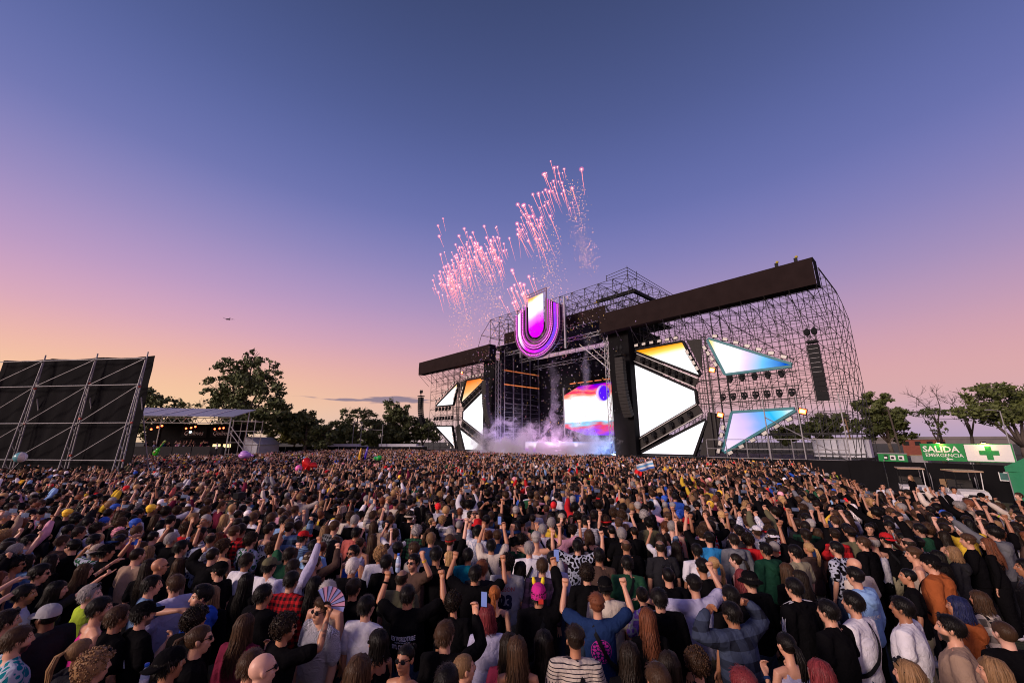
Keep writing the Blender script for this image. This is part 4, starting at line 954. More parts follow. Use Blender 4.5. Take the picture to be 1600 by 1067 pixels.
# ---- left: scaffold wall with black cloth
def black_wall():
    A = Vector((-25.8, 27.7, 0)); Bq = Vector((-38.8, 29.4, 0)); D = (Bq - A); Ln = D.length
    root = empty('scaffold_wall', A); root.rotation_euler = (0, 0, math.atan2(D.y, D.x)); tag(root, 'tall scaffold wall hung with black cloth at the left edge', 'scaffold')
    # local x runs to the left, local y points at the crowd (negative side is behind)
    H = 9.5; post = [0, 4.15, 8.6, 12.9]
    rails = [2.3, 4.75, 7.35, 9.2]
    mb = MB(); nx, nz = 60, 40; vs = []; cl = random.Random(5)
    for i in range(nx + 1):
        for j in range(nz + 1):
            x = -.15 + 13.2 * i / nx; z = H * j / nz
            y = -.32 + .07 * noise.noise(Vector((x * .9, z * .35, 0))) + .05 * noise.noise(Vector((x * 2.6 + z * .8, z * .5, 3))) + .03 * math.sin(x * 5 + z)
            vs.append((x, y, z - .10 * math.sin(min(1, max(0, ((x % 4.3) / 4.3))) * math.pi) * (j / nz)))
    mb.add(vs, [(i * (nz + 1) + j, i * (nz + 1) + j + 1, (i + 1) * (nz + 1) + j + 1, (i + 1) * (nz + 1) + j) for i in range(nx) for j in range(nz)]); mb.build('cloth', M_['cloth'], root, True)
    for i, x in enumerate(post):
        MB().bar((x, .12, 0), (x, .12, H + .18), .045, 8).build('standard', M_['steel'], root); MB().bar((x + .02, .75, 0), (x + .02, .16, H - .4), .04, 8).build('standard', M_['steel'], root)
        MB().bar((x + .35, .1, 0), (x + .12, .1, H - 1), .035, 8).build('standard', M_['steel'], root)
        lac = MB()
        for k in range(7): lac.bar((x, .12, 1.2 * k + .2), (x + .02, .68 - .07 * k, 1.2 * k + .9), .025, 4)
        lac.build('lacing', M_['steel'], root)
        for zz in (2.3, 4.75, 7.2): MB().box((x, .17, zz + .3 * (i % 2)), (.13, .1, .12)).build('coupler', M_['red_tape'], root)
    for z in rails: MB().bar((post[0], .22, z), (post[-1], .22, z + (.04 if z > 9 else 0)), .035, 8).build('ledger', M_['steel'], root)
    for i in range(3):
        for z0, z1 in ((2.3, 4.75), (4.75, 7.35), (7.35, 9.2)): MB().bar((post[i + 1], .20, z0), (post[i], .20, z1), .035, 8).build('brace', M_['steel'], root)
    for x in post: MB().bar((x, -2.2, 0), (x, -.1, 6.5), .04, 6).build('raker', M_['steel'], root)
black_wall()

# ---- left: bar pavilion on a platform
def pavilion():
    r = empty('bar_pavilion', (-48.2, 56.0, 0), R_(14)); tag(r, 'open raised bar pavilion with grey sheet roof beside the scaffold wall', 'pavilion')
    W2 = 8.2; fl = 1.7; ev = 6.9
    MB().box((0, 3.4, fl / 2), (2 * W2, 6.8, fl)).build('platform', M_['cloth'], r)
    for i in range(6):
        x0 = -W2 - .6 + i * (2 * W2 + 1.2) / 6; x1 = x0 + (2 * W2 + 1.2) / 6
        MB().prism([(-.7, ev), (7.4, ev + 1.55), (7.4, ev + 1.65), (-.7, ev + .1)], (0, 1, 0), (0, 0, 1), (x0 + .05, 0, 0), (x1 - x0 - .1, 0, 0)).build('roof_panel', M_['grey_tarp'], r)
        if i: MB().bar((x0, -.72, ev + .14), (x0, 7.4, ev + 1.70), .07, 4).build('roof_rib', M_['sign_white'], r)
    tr = MB()
    for z in (ev - .15, ev - .85): tr.bar((-W2, 0, z), (W2, 0, z), .06, 4)
    n = 30
    for i in range(n): a = -W2 + 2 * W2 * i / n; b = a + 2 * W2 / n; tr.bar((a, 0, ev - (.85 if i % 2 else .15)), (b, 0, ev - (.15 if i % 2 else .85)), .035, 4)
    tr.build('truss', M_['truss'], r)
    for x in (-W2, -W2 * .42, W2):
        MB().bar((x, 0, 0), (x, 0, ev - .1), .09, 6).build('post', M_['truss'], r); MB().bar((x, 6.4, 0), (x, 6.4, ev + 1.3), .09, 6).build('post', M_['truss'], r)
    MB().box((1.5, 6.5, 3.9), (13, .1, 4.4)).build('back_wall', M_['cloth'], r)
    for x in (1.2, 5.0):
        bn = MB().box((x, 6.3, 4.9), (3.3, .06, 1.6)).build('banner', M_['black_metal'], r)
        t = text_mb('Quilmes', .25); m2 = MB(); m2.add([(x + p[0] * 2.5, 6.26, 4.75 + p[1] * .75) for p in t.v], t.f); m2.build('lettering', M_['sign_white'], bn)
    fr = MB()
    for i in range(7): MB().box((-W2 + 1.0 + i * 2.2, -1.9, 2.25), (2.1, .05, 1.3)).build('barrier_panel', M_['panel_grey'], r)
    MB().box((-.6, -1.2, .85), (2 * W2 - .8, 1.4, 1.7)).build('lower_platform', M_['cloth'], r)
    MB().box((2, 3.4, fl + .55), (9, .7, 1.1)).build('bar_counter', M_['panel_grey'], r)
    # stair and scaffold tower at its right side
    st = MB()
    for x in (W2 + .4, W2 + 3.2):
        for y in (0, 3): st.bar((x, y, 0), (x, y, 6.6), .05, 4)
    for z in (1.8, 3.4, 5.0, 6.4):
        st.bar((W2, 0, z), (W2 + 3.2, 0, z), .04, 4); st.bar((W2 + .4, 3, z), (W2 + 3.2, 3, z), .04, 4); st.bar((W2 + 3.2, 0, z), (W2 + 3.2, 3, z), .04, 4)
    st.bar((W2 + .2, -.1, 5.6), (W2 + 3.4, -.1, 1.6), .06, 4); st.bar((W2 + .2, -.1, 4.8), (W2 + 3.4, -.1, .9), .06, 4); st.build('stair_tower', M_['truss'], r)
    red = mat('red_bar_spot', (.5, .05, .02), .4, emit=(1, .10, .03), estr=9)
    for i, (x, z) in enumerate(((-6.2, 5.6), (-2.2, 5.2), (-1.5, 5.5), (-1.0, 5.7), (2.0, 5.35), (2.6, 5.45), (3.1, 5.6), (5.6, 5.3), (6.2, 5.4), (6.7, 5.45))):
        MB().ball((x, 2.0, z), (.13, .13, .13), 8, 5).build('red_spotlight', red, r)
    MB().ball((1.9, 3.6, 4.9), (.16, .16, .16), 8, 5).build('white_spotlight', mat('white_bar_spot', (.6, .8, .8), .4, emit=(.6, .95, 1), estr=5), r)
    for x in (4.6, 6.0): MB().box((x, 6.0, 2.9), (1.0, .1, .5)).build('lit_fridge', mat('lit_fridge', (.7, .6, .4), .4, emit=(1, .75, .35), estr=1.5), r)
    return r
PAV = pavilion()
# ------------------------------------------------------------------ the main stage (local x to the right along its front, y back, z up)
STAGE_LOC = Vector((4.33, 67.02, 0)); STAGE_ROT = R_(-46.8)
SM = Matrix.Translation(STAGE_LOC) @ Matrix.Rotation(STAGE_ROT, 4, 'Z')
def on_stage(o):
    o.matrix_world = SM @ Matrix.Translation(o.location); return o
def sthing(name, label, cat, group=None, loc=(0, 0, 0)):
    o = empty(name); o.matrix_world = SM @ Matrix.Translation(Vector(loc)); return tag(o, label, cat, group)
def smesh(mb, name, mats, label, cat, group=None):
    o = mb.build(name, mats); o.matrix_world = SM; return tag(o, label, cat, group)
STG = sthing('main_stage', 'huge main festival stage of scaffolding with dark canopies and black columns', 'stage')
DK = 1.75
MB().box((0, 12, DK - .15), (79, 24, .3)).build('deck', M_['black_metal'], STG)
for i in range(20):                                             # skirt cloth, one panel per bay
    x0 = -39.5 + i * 3.95; mb = MB(); n = 8; vs = []
    for j in range(n + 1): x = x0 + 3.93 * j / n; vs += [(x, -.12 + .05 * math.sin(j * 2.3 + i), .02), (x, -.08, DK + .02)]
    mb.add(vs, [(2 * j, 2 * j + 2, 2 * j + 3, 2 * j + 1) for j in range(n)]); mb.build('skirt_panel', M_['cloth'], STG, True)
# scaffold wings
XS = [13.2 + i * 2.38 for i in range(12)]; YS = [3.6 + i * 3.5 for i in range(6)]
def top_at(y): return 22.2 if y < 15.6 else (22.2 - (y - 15.6) * .42)
for k in (-1, 1):
    r0 = .042
    for i, x in enumerate(XS):
        mb = MB()
        for y in YS: mb.bar((k * x, y, 0), (k * x, y, top_at(y)), r0, 4)
        for z in [2.2 * q for q in range(1, 11)]:
            yy = [y for y in YS if top_at(y) > z]; mb.bar((k * x, yy[0], z), (k * x, yy[-1], z), r0 * .8, 4)
        for q in range(len(YS) - 1): mb.bar((k * x, YS[q], top_at(YS[q])), (k * x, YS[q + 1], top_at(YS[q + 1])), r0, 4)
        for q in range(0, len(YS) - 1):
            if (i + q) % 2 == 0 or i == 11:
                for z in range(0, 9, 2 if i < 11 else 1):
                    z0, z1 = 2.2 * z, 2.2 * z + 2.2
                    if z1 < top_at(YS[q + 1]): mb.bar((k * x, YS[q], z0), (k * x, YS[q + 1], z1), r0 * .75, 3)
        mb.build('scaffold_frame', M_['dark_steel'], STG)
    for z in [2.2 * q for q in range(1, 11)] + [22.15]:
        mb = MB()
        for y in YS:
            if top_at(y) > z - .1: mb.bar((k * XS[0], y, z), (k * XS[-1], y, z), r0 * .8, 4)
        if z > 20:
            for i in range(11): mb.bar((k * XS[i], YS[0], z), (k * XS[i + 1], YS[3], z), r0 * .6, 3)
        mb.build('ledger_level', M_['dark_steel'], STG)
    mb = MB()
    for i in range(11):                                          # face bracing on front and back
        for z in range(0, 10):
            if (i * 3 + z) % 2 == 0: mb.bar((k * XS[i], YS[0], 2.2 * z), (k * XS[i + 1], YS[0], 2.2 * z + 2.2), r0 * .7, 3)
            if 2.2 * z + 2.2 < 19 and (i + z) % 2: mb.bar((k * XS[i], YS[-1], 2.2 * z), (k * XS[i + 1], YS[-1], 2.2 * z + 2.2), r0 * .7, 3)
        for z in (16.6, 18.4, 20.2): mb.bar((k * XS[i], YS[1], z), (k * XS[i + 1], YS[4], z + 1.6), r0 * .6, 3); mb.bar((k * XS[i + 1], YS[0], z - 2), (k * XS[i], YS[2], z + .5), r0 * .6, 3)
    tag(mb.build('face_bracing', M_['dark_steel'], STG), kind='stuff')
    # raked struts from the canopy to the wing
    mb = MB()
    for i in range(0, 12): mb.bar((k * XS[i], 0, 19.2), (k * XS[i], 3.0, 16.6), r0, 4)
    for i in range(0, 12): mb.bar((k * XS[i], .2, 19.2), (k * (XS[i] - 1.2), 3.0, 17.6), r0 * .8, 3)
    mb.build('canopy_strut', M_['dark_steel'], STG)
    # canopy fascia, panel by panel
    for i in range(9):
        x0 = 12.9 + i * 2.95; n = 6; mb = MB(); vs = []
        for j in range(n + 1):
            x = x0 + 2.95 * j / n; w = .07 * noise.noise(Vector((x * 1.3, 0, 0))) + .05 * noise.noise(Vector((x * 3.1, 5, 0)))
            vs += [(k * x, 1.7, 19.28), (k * x, 0 + w * .4, 19.25), (k * x, -.06 + w, 20.6), (k * x, w * .4, 22.2), (k * x, 1.7, 22.28)]
        fs = [(5 * j + q, 5 * j + 5 + q, 5 * j + 6 + q, 5 * j + 1 + q) if k > 0 else (5 * j + q, 5 * j + 1 + q, 5 * j + 6 + q, 5 * j + 5 + q) for j in range(n) for q in range(4)]
        mb.add(vs, fs); mb.build('canopy_panel', M_['brown_cloth'], STG)
    MB().box((k * 39.5, .85, 20.72), (.06, 1.72, 3.0)).build('canopy_end', M_['cloth'], STG); MB().box((k * 12.86, .85, 20.72), (.06, 1.72, 3.0)).build('canopy_end', M_['cloth'], STG)
    # black cloth column and the light mast beside it
    MB().box((k * 14.9, 3.0, 9.7), (3.3, 2.6, 19.2)).build('column', M_['cloth'], STG)
    ms = MB()
    for dx in (0, .7):
        for dy in (0, .7): ms.bar((k * (12.3 + dx), 1.9 + dy, DK), (k * (12.3 + dx), 1.9 + dy, 19.2), .05, 4)
    for z in range(2, 19):
        ms.bar((k * 12.3, 1.9, z), (k * 13.0, 1.9, z + 1), .03, 3); ms.bar((k * 12.3, 1.9, z + 1), (k * 12.3, 2.6, z), .03, 3); ms.bar((k * 12.3, 1.9, z), (k * 13.0, 1.9, z), .03, 3)
    ms.build('light_mast', M_['truss'], STG)
# roof over the centre: fascia, ceiling, inner walls and the lattice on top
for i in range(8):
    x0 = -12.0 + i * 3.0; MB().box((x0 + 1.5, 3.2, 23.6), (2.97, .12, 2.2)).build('centre_canopy_panel', M_['brown_cloth'], STG)
MB().box((0, 9.6, 22.4), (34, 12.6, .1)).build('ceiling', M_['cloth'], STG)
MB().box((-5.5, 15.9, 11.5), (40, .12, 20)).build('back_wall', M_['cloth'], STG)
MB().box((14.0, 9.8, 11.5), (.12, 11.6, 20)).build('inner_wall', M_['cloth'], STG)
MB().box((-14.2, 9.8, 11.5), (.12, 11.6, 20)).build('inner_wall', M_['cloth'], STG)
mb = MB()
for y in (5.0, 7.5, 10, 12.5, 15.2):
    mb.bar((-13.9, y, DK), (-13.9, y, 22), .12, 4)
for z in (3.6, 5.2, 11.0): mb.bar((-13.9, 5, z), (-13.9, 15.2, z), .08, 4)
for y in (5.0, 7.5, 10, 12.5):
    for z in range(6, 14): mb.bar((-13.95, y, z + .2), (-13.95, y + 2.5, z + .2 + .25 * math.sin(z)), .035, 3)
mb.build('wall_frame', M_['truss'], STG)
am = mat('amber_lit_batten', (.5, .15, .05), .5, emit=(1, .27, .07), estr=.6)
for z in (17.7, 14.8): MB().box((-13.8, 10, z), (.14, 10.4, .18)).build('amber_batten', am, STG)
rf = MB(); lx = [-16.4 + i * 2.73 for i in range(13)]; ly = [3.2 + i * 2.6 for i in range(8)]
for i, x in enumerate(lx):
    for y in ly: rf.bar((x, y, 22.3), (x, y, 28.7), .05, 4)
    for z in (24.6, 26.6, 28.65): rf.bar((x, ly[0], z), (x, ly[-1], z), .045, 4)
    for q in range(7): rf.bar((x, ly[q], 24.6 if q % 2 else 28.65), (x, ly[q + 1], 28.65 if q % 2 else 24.6), .04, 3)
rf.build('roof_frame', M_['dark_steel'], STG)
rf = MB()
for y in ly:
    for z in (24.6, 26.6, 28.65): rf.bar((lx[0], y, z), (lx[-1], y, z), .045, 4)
    for i in range(12): rf.bar((lx[i], y, 25 if i % 2 else 28.6), (lx[i + 1], y, 28.6 if i % 2 else 25), .045, 3)
for i in range(12):
    for q in range(0, 7, 2): rf.bar((lx[i], ly[q], 28.65), (lx[i + 1], ly[q + 1], 28.65), .035, 3)
for y in ly[:4]: rf.bar((lx[0], y, 28.6), (lx[0] - 3.0, y, 25.8), .05, 4); rf.bar((lx[0] - 3.0, y, 25.8), (lx[0] - 4.6, y, 22.2), .05, 4); rf.bar((lx[0], y, 25.2), (lx[0] - 3, y, 25.8), .04, 3)
rf.bar((lx[0] - 3, ly[0], 25.8), (lx[0] - 3, ly[3], 25.8), .05, 4)
rf.build('roof_lattice', M_['dark_steel'], STG)
tw = MB()
for x in (12.6, 16.4):
    for y in (3.2, 6.0): tw.bar((x, y, 28.6), (x, y, 30.0 if x > 13 else 29.6), .05, 4)
for z in (29.0, 29.5): tw.bar((12.6, 3.2, z), (16.4, 3.2, z + .25), .045, 4); tw.bar((16.4, 3.2, z + .25), (16.4, 20, z - .3), .045, 4)
tw.build('roof_railing', M_['dark_steel'], STG)
bm_ = MB(); bm_.box((13.2, 4.5, 26.2), (7.2, .5, .5)); bm_.box((16.5, 9.0, 26.2), (.5, 9, .5)); bm_.build('roof_beam', M_['black_metal'], STG)
# flown trusses with lamps under the ceiling
tr = MB()
for y, z in ((4.5, 20.5), (8.5, 19.6), (12.5, 18.6)):
    for dz in (0, .6): tr.bar((-13, y, z + dz), (13, y, z + dz), .06, 4)
    for i in range(26): tr.bar((-13 + i, y, z + (.6 if i % 2 else 0)), (-12 + i, y, z + (0 if i % 2 else .6)), .035, 3)
for a in range(6): tr.bar((6 + a * .9, 4 + a * 1.2, 19.5), (12.5, 7 + a * 1.2, 12.5 + a * .5), .07, 4)
tr.build('flown_truss', M_['truss'], STG)

# ---- LED screens
def led_mat(name, stops, d, strength):
    """picture on a lit screen: a colour run along direction d (local x,z), softly warped"""
    m = bpy.data.materials.new(name); m.use_nodes = True; N = m.node_tree.nodes; L = m.node_tree.links; N.clear()
    out = N.new('ShaderNodeOutputMaterial'); em = N.new('ShaderNodeEmission'); tc = N.new('ShaderNodeTexCoord'); sp = N.new('ShaderNodeSeparateXYZ'); L.new(tc.outputs['Generated'], sp.inputs[0])
    nz = N.new('ShaderNodeTexNoise'); nz.inputs['Scale'].default_value = 2.2; nz.inputs['Detail'].default_value = 3; L.new(tc.outputs['Generated'], nz.inputs['Vector'])
    t = math_n(N, L, 'ADD', math_n(N, L, 'MULTIPLY', sp.outputs[0], d[0]), math_n(N, L, 'MULTIPLY', sp.outputs[2], d[1]))
    t = math_n(N, L, 'ADD', math_n(N, L, 'ADD', t, d[2]), math_n(N, L, 'MULTIPLY', math_n(N, L, 'SUBTRACT', nz.outputs[0], .5), d[3]))
    r = N.new('ShaderNodeValToRGB'); e = r.color_ramp.elements
    for i, (p, c) in enumerate(stops):
        x = e[i] if i < 2 else e.new(p); x.position = p; x.color = (*rgb(*c), 1)
    L.new(t, r.inputs[0]); L.new(r.outputs[0], em.inputs[0]); em.inputs[1].default_value = strength; L.new(em.outputs[0], out.inputs[0]); return m
Wt = (255, 252, 255)
lm_white = led_mat('led_white', [(0, (252, 244, 255)), (1, Wt)], (0, 1, 0, .3), 1.5)
lm_amber = led_mat('led_white_amber_top', [(0, Wt), (.70, Wt), (.86, (255, 210, 90)), (1, (250, 150, 20))], (-.12, 1, .08, .05), 1.35)
lm_outer = led_mat('led_white_to_blue', [(0, (255, 225, 150)), (.08, Wt), (.34, Wt), (.52, (226, 205, 246)), (.74, (110, 190, 245)), (1, (0, 80, 190))], (1.0, -.10, .06, .12), 1.25)
lm_lower = led_mat('led_lavender_to_cyan', [(0, (238, 215, 250)), (.35, (214, 190, 240)), (.55, (130, 170, 240)), (.75, (40, 180, 240)), (.9, (120, 215, 245)), (1, (210, 235, 250))], (1.0, .15, -.08, .25), 1.2)
lm_orange = led_mat('led_orange_far', [(0, Wt), (.2, (255, 232, 190)), (.5, (252, 180, 110)), (.8, (245, 140, 60)), (1, (200, 70, 20))], (-.2, .9, .1, .2), 1.2)
lm_orange2 = led_mat('led_orange_white', [(0, Wt), (.35, Wt), (.5, (255, 205, 90)), (.75, (235, 110, 40)), (1, (150, 30, 40))], (-.6, .9, .2, .2), 1.2)
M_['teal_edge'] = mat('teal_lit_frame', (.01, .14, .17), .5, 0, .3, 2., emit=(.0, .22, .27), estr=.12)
def led(name, poly, mt, label, y=2.9, fr='black_metal', fw=.28):
    r = sthing(name, label, 'screen', 'LED screens on the main stage')
    fy = y
    MB().prism(poly, (1, 0, 0), (0, 0, 1), (0, fy + .02, 0), (0, .08, 0)).build('panel', mt, r)
    cx = sum(p[0] for p in poly) / len(poly); cz = sum(p[1] for p in poly) / len(poly)
    n = len(poly)
    for i in range(n):
        a = Vector((poly[i][0], 0, poly[i][1])); b = Vector((poly[(i + 1) % n][0], 0, poly[(i + 1) % n][1])); d = (b - a).normalized(); o = Vector((d.z, 0, -d.x))
        if o.dot(Vector((cx, 0, cz)) - a) > 0: o = -o
        mid = (a + b) / 2 + o * (fw * .55); ang = math.atan2(d.z, d.x)
        MB().box((mid.x, fy + .12, mid.z), ((b - a).length + fw * .6, .5, fw), Matrix.Rotation(-ang, 3, 'Y')).build('frame', M_[fr], r)
    return r
T1 = [(17.0, 16.35), (23.8, 16.35), (25.5, 11.8)]; MM = [(16.6, 14.3), (24.7, 9.75), (24.7, 8.2), (16.6, 4.2)]; T2 = [(16.7, 1.95), (25.6, 6.0), (23.7, 1.95)]
T3 = [(27.2, 16.1), (35.4, 11.7), (28.7, 11.6)]; T4 = [(28.9, 6.75), (35.0, 6.85), (27.4, 2.4)]
mir = lambda P: [(-x, z) for x, z in P]
for nm, P, ms, lb in [('led_screen', T1, (lm_amber, lm_orange), '{} upper triangular screen with amber glow next to the column'), ('led_screen', MM, (lm_white, lm_white), '{} large white arrow-shaped screen next to the column'),
                      ('led_screen', T2, (lm_white, lm_white), '{} lowest white triangular screen just above the deck'), ('led_screen', T3, (lm_outer, lm_orange2), '{} upper outer triangular screen pointing away from the column'),
                      ('led_screen', T4, (lm_lower, lm_white), '{} lower outer triangular screen pointing away from the column')]:
    o_ = nm
    led(o_, P, ms[0], lb.format('near wing'), fr='teal_edge' if P in (T3, T4) else 'black_metal'); led(o_, mir(P), ms[1], lb.format('far wing'))
# dark panels and lamp beams between the screens
for k in (-1, 1):
    for P in ([(24.4, 16.5), (26.2, 16.4), (25.95, 12.2)], [(26.1, 7.1), (27.5, 6.7), (26.3, 1.9), (24.5, 1.9)]):
        MB().prism([(k * x, z) for x, z in P], (1, 0, 0), (0, 0, 1), (0, 2.9, 0), (0, .2, 0)).build('filler_panel', M_['panel_grey'], STG)
    for (a, b, w) in (((16.9, 15.35), (25.1, 10.8), 1.15), ((16.4, 3.1), (25.2, 7.5), 1.3)):
        ang = math.atan2(b[1] - a[1], b[0] - a[0]); ln = math.hypot(b[0] - a[0], b[1] - a[1]); c = ((a[0] + b[0]) / 2, (a[1] + b[1]) / 2)
        MB().box((k * c[0], 3.0, c[1]), (ln, .25, w), Matrix.Rotation(-ang * k, 3, 'Y')).build('beam_backing', M_['panel_grey'], STG)
        bt = MB()
        for s in (-.5, .5):
            off = Vector((-math.sin(ang), 0, math.cos(ang))) * w * s
            bt.bar((k * (a[0] + off.x), 2.7, a[1] + off.z), (k * (b[0] + off.x), 2.7, b[1] + off.z), .07, 4)
        bt.build('beam_rail', M_['truss'], STG)
    bb = MB()
    for x in (26.4, 26.9): bb.bar((k * x, 2.6, 1.9), (k * x, 2.6, 16.6), .08, 4)
    for z in (10.9, 9.4, 8.0): bb.bar((k * 25.4, 2.5, z), (k * 36, 2.5, z), .06, 4)
    bb.build('lamp_rack', M_['dark_steel'], STG)
# centre screen, front screen
def picture_mat(name, strength, flip=False):
    m = bpy.data.materials.new(name); m.use_nodes = True; N = m.node_tree.nodes; L = m.node_tree.links; N.clear()
    out = N.new('ShaderNodeOutputMaterial'); em = N.new('ShaderNodeEmission'); tc = N.new('ShaderNodeTexCoord'); sp = N.new('ShaderNodeSeparateXYZ'); L.new(tc.outputs['Generated'], sp.inputs[0])
    nz = N.new('ShaderNodeTexNoise'); nz.inputs['Scale'].default_value = 2.4; nz.inputs['Detail'].default_value = 2; mp = N.new('ShaderNodeMapping'); mp.inputs['Scale'].default_value = (1, 1, 2.6); L.new(tc.outputs['Generated'], mp.inputs[0]); L.new(mp.outputs[0], nz.inputs['Vector'])
    t = math_n(N, L, 'ADD', sp.outputs[2], math_n(N, L, 'MULTIPLY', math_n(N, L, 'SUBTRACT', nz.outputs[0], .5), .34))
    r = N.new('ShaderNodeValToRGB'); e = r.color_ramp.elements
    stops = [(0, (70, 20, 200)), (.10, (150, 30, 220)), (.17, (220, 50, 60)), (.22, (120, 195, 225)), (.28, Wt), (.72, Wt), (.80, (250, 140, 110)), (.86, (215, 20, 90)), (.91, (240, 120, 110)), (.96, (190, 0, 170)), (1, (70, 0, 200))]
    if flip: stops = [(0, (40, 20, 190)), (.15, (120, 40, 220)), (.35, (230, 90, 210)), (.55, Wt), (.8, (255, 220, 240)), (1, (160, 190, 250))]
    for i, (p, c) in enumerate(stops):
        x = e[i] if i < 2 else e.new(p); x.position = p; x.color = (*rgb(*c), 1)
    L.new(t, r.inputs[0])
    # a pale round planet with a violet limb in the upper right
    dx = math_n(N, L, 'MULTIPLY', math_n(N, L, 'SUBTRACT', sp.outputs[0], .74), 1.3); dz = math_n(N, L, 'SUBTRACT', sp.outputs[2], .80); d = math_n(N, L, 'SQRT', math_n(N, L, 'ADD', math_n(N, L, 'MULTIPLY', dx, dx), math_n(N, L, 'MULTIPLY', dz, dz)))
    c = r.outputs[0]
    if not flip:
        ins = math_n(N, L, 'MULTIPLY', math_n(N, L, 'SUBTRACT', .17, d), 30., True)
        e2 = math_n(N, L, 'ADD', dx, -.06); d2 = math_n(N, L, 'SQRT', math_n(N, L, 'ADD', math_n(N, L, 'MULTIPLY', e2, e2), math_n(N, L, 'MULTIPLY', dz, dz)))
        c = mixc(N, L, ins, c, rgb(80, 20, 225)); c = mixc(N, L, math_n(N, L, 'MULTIPLY', ins, math_n(N, L, 'MULTIPLY', math_n(N, L, 'SUBTRACT', d2, .145), 20., True)), c, rgb(245, 200, 255))
    else: c = mixc(N, L, math_n(N, L, 'MULTIPLY', math_n(N, L, 'SUBTRACT', sp.outputs[0], .5), 3., True), c, rgb(40, 60, 110))
    L.new(c, em.inputs[0]); em.inputs[1].default_value = strength; L.new(em.outputs[0], out.inputs[0]); return m
r = sthing('led_screen', 'centre back screen showing red, white and violet planet imagery', 'screen', 'LED screens on the main stage')
MB().prism([(-6, 6.2), (-1, 4.7), (6.6, 4.6), (6.6, 14.2), (-2.2, 14.1), (-6, 12.6)], (1, 0, 0), (0, 0, 1), (0, 14.2, 0), (0, .15, 0)).build('panel', picture_mat('led_planet', 1.35), r)
MB().box((.3, 14.5, 14.4), (12.9, .5, .3)).build('frame', M_['black_metal'], r); MB().box((-6.2, 14.5, 9.4), (.3, .5, 9.6)).build('frame', M_['truss'], r)
for i in range(6): MB().box((-3.5 + i * 2, 14.0, 14.75), (1.4, .2, .16)).build('amber_bar', am, r)
r = sthing('led_screen', 'long low screen on the front of the performer riser, pink and violet', 'screen', 'LED screens on the main stage')
MB().box((2.2, 4.0, 2.62), (18.5, .12, 1.7)).build('panel', picture_mat('led_riser', 2.4, True), r); MB().box((2.2, 5.2, 2.6), (18.6, 2.2, 1.72)).build('riser', M_['black_metal'], r)
def dj_table():
    r = sthing('performer_desk', 'dark performer desk standing on the riser in the smoke', 'table', loc=(1.0, 5.6, 3.5))
    MB().box((0, 0, .5), (4.2, 1.0, 1.0)).build('body', M_['black_metal'], r); MB().box((0, -.1, 1.04), (4.4, 1.2, .07)).build('top', M_['panel_grey'], r)
dj_table()

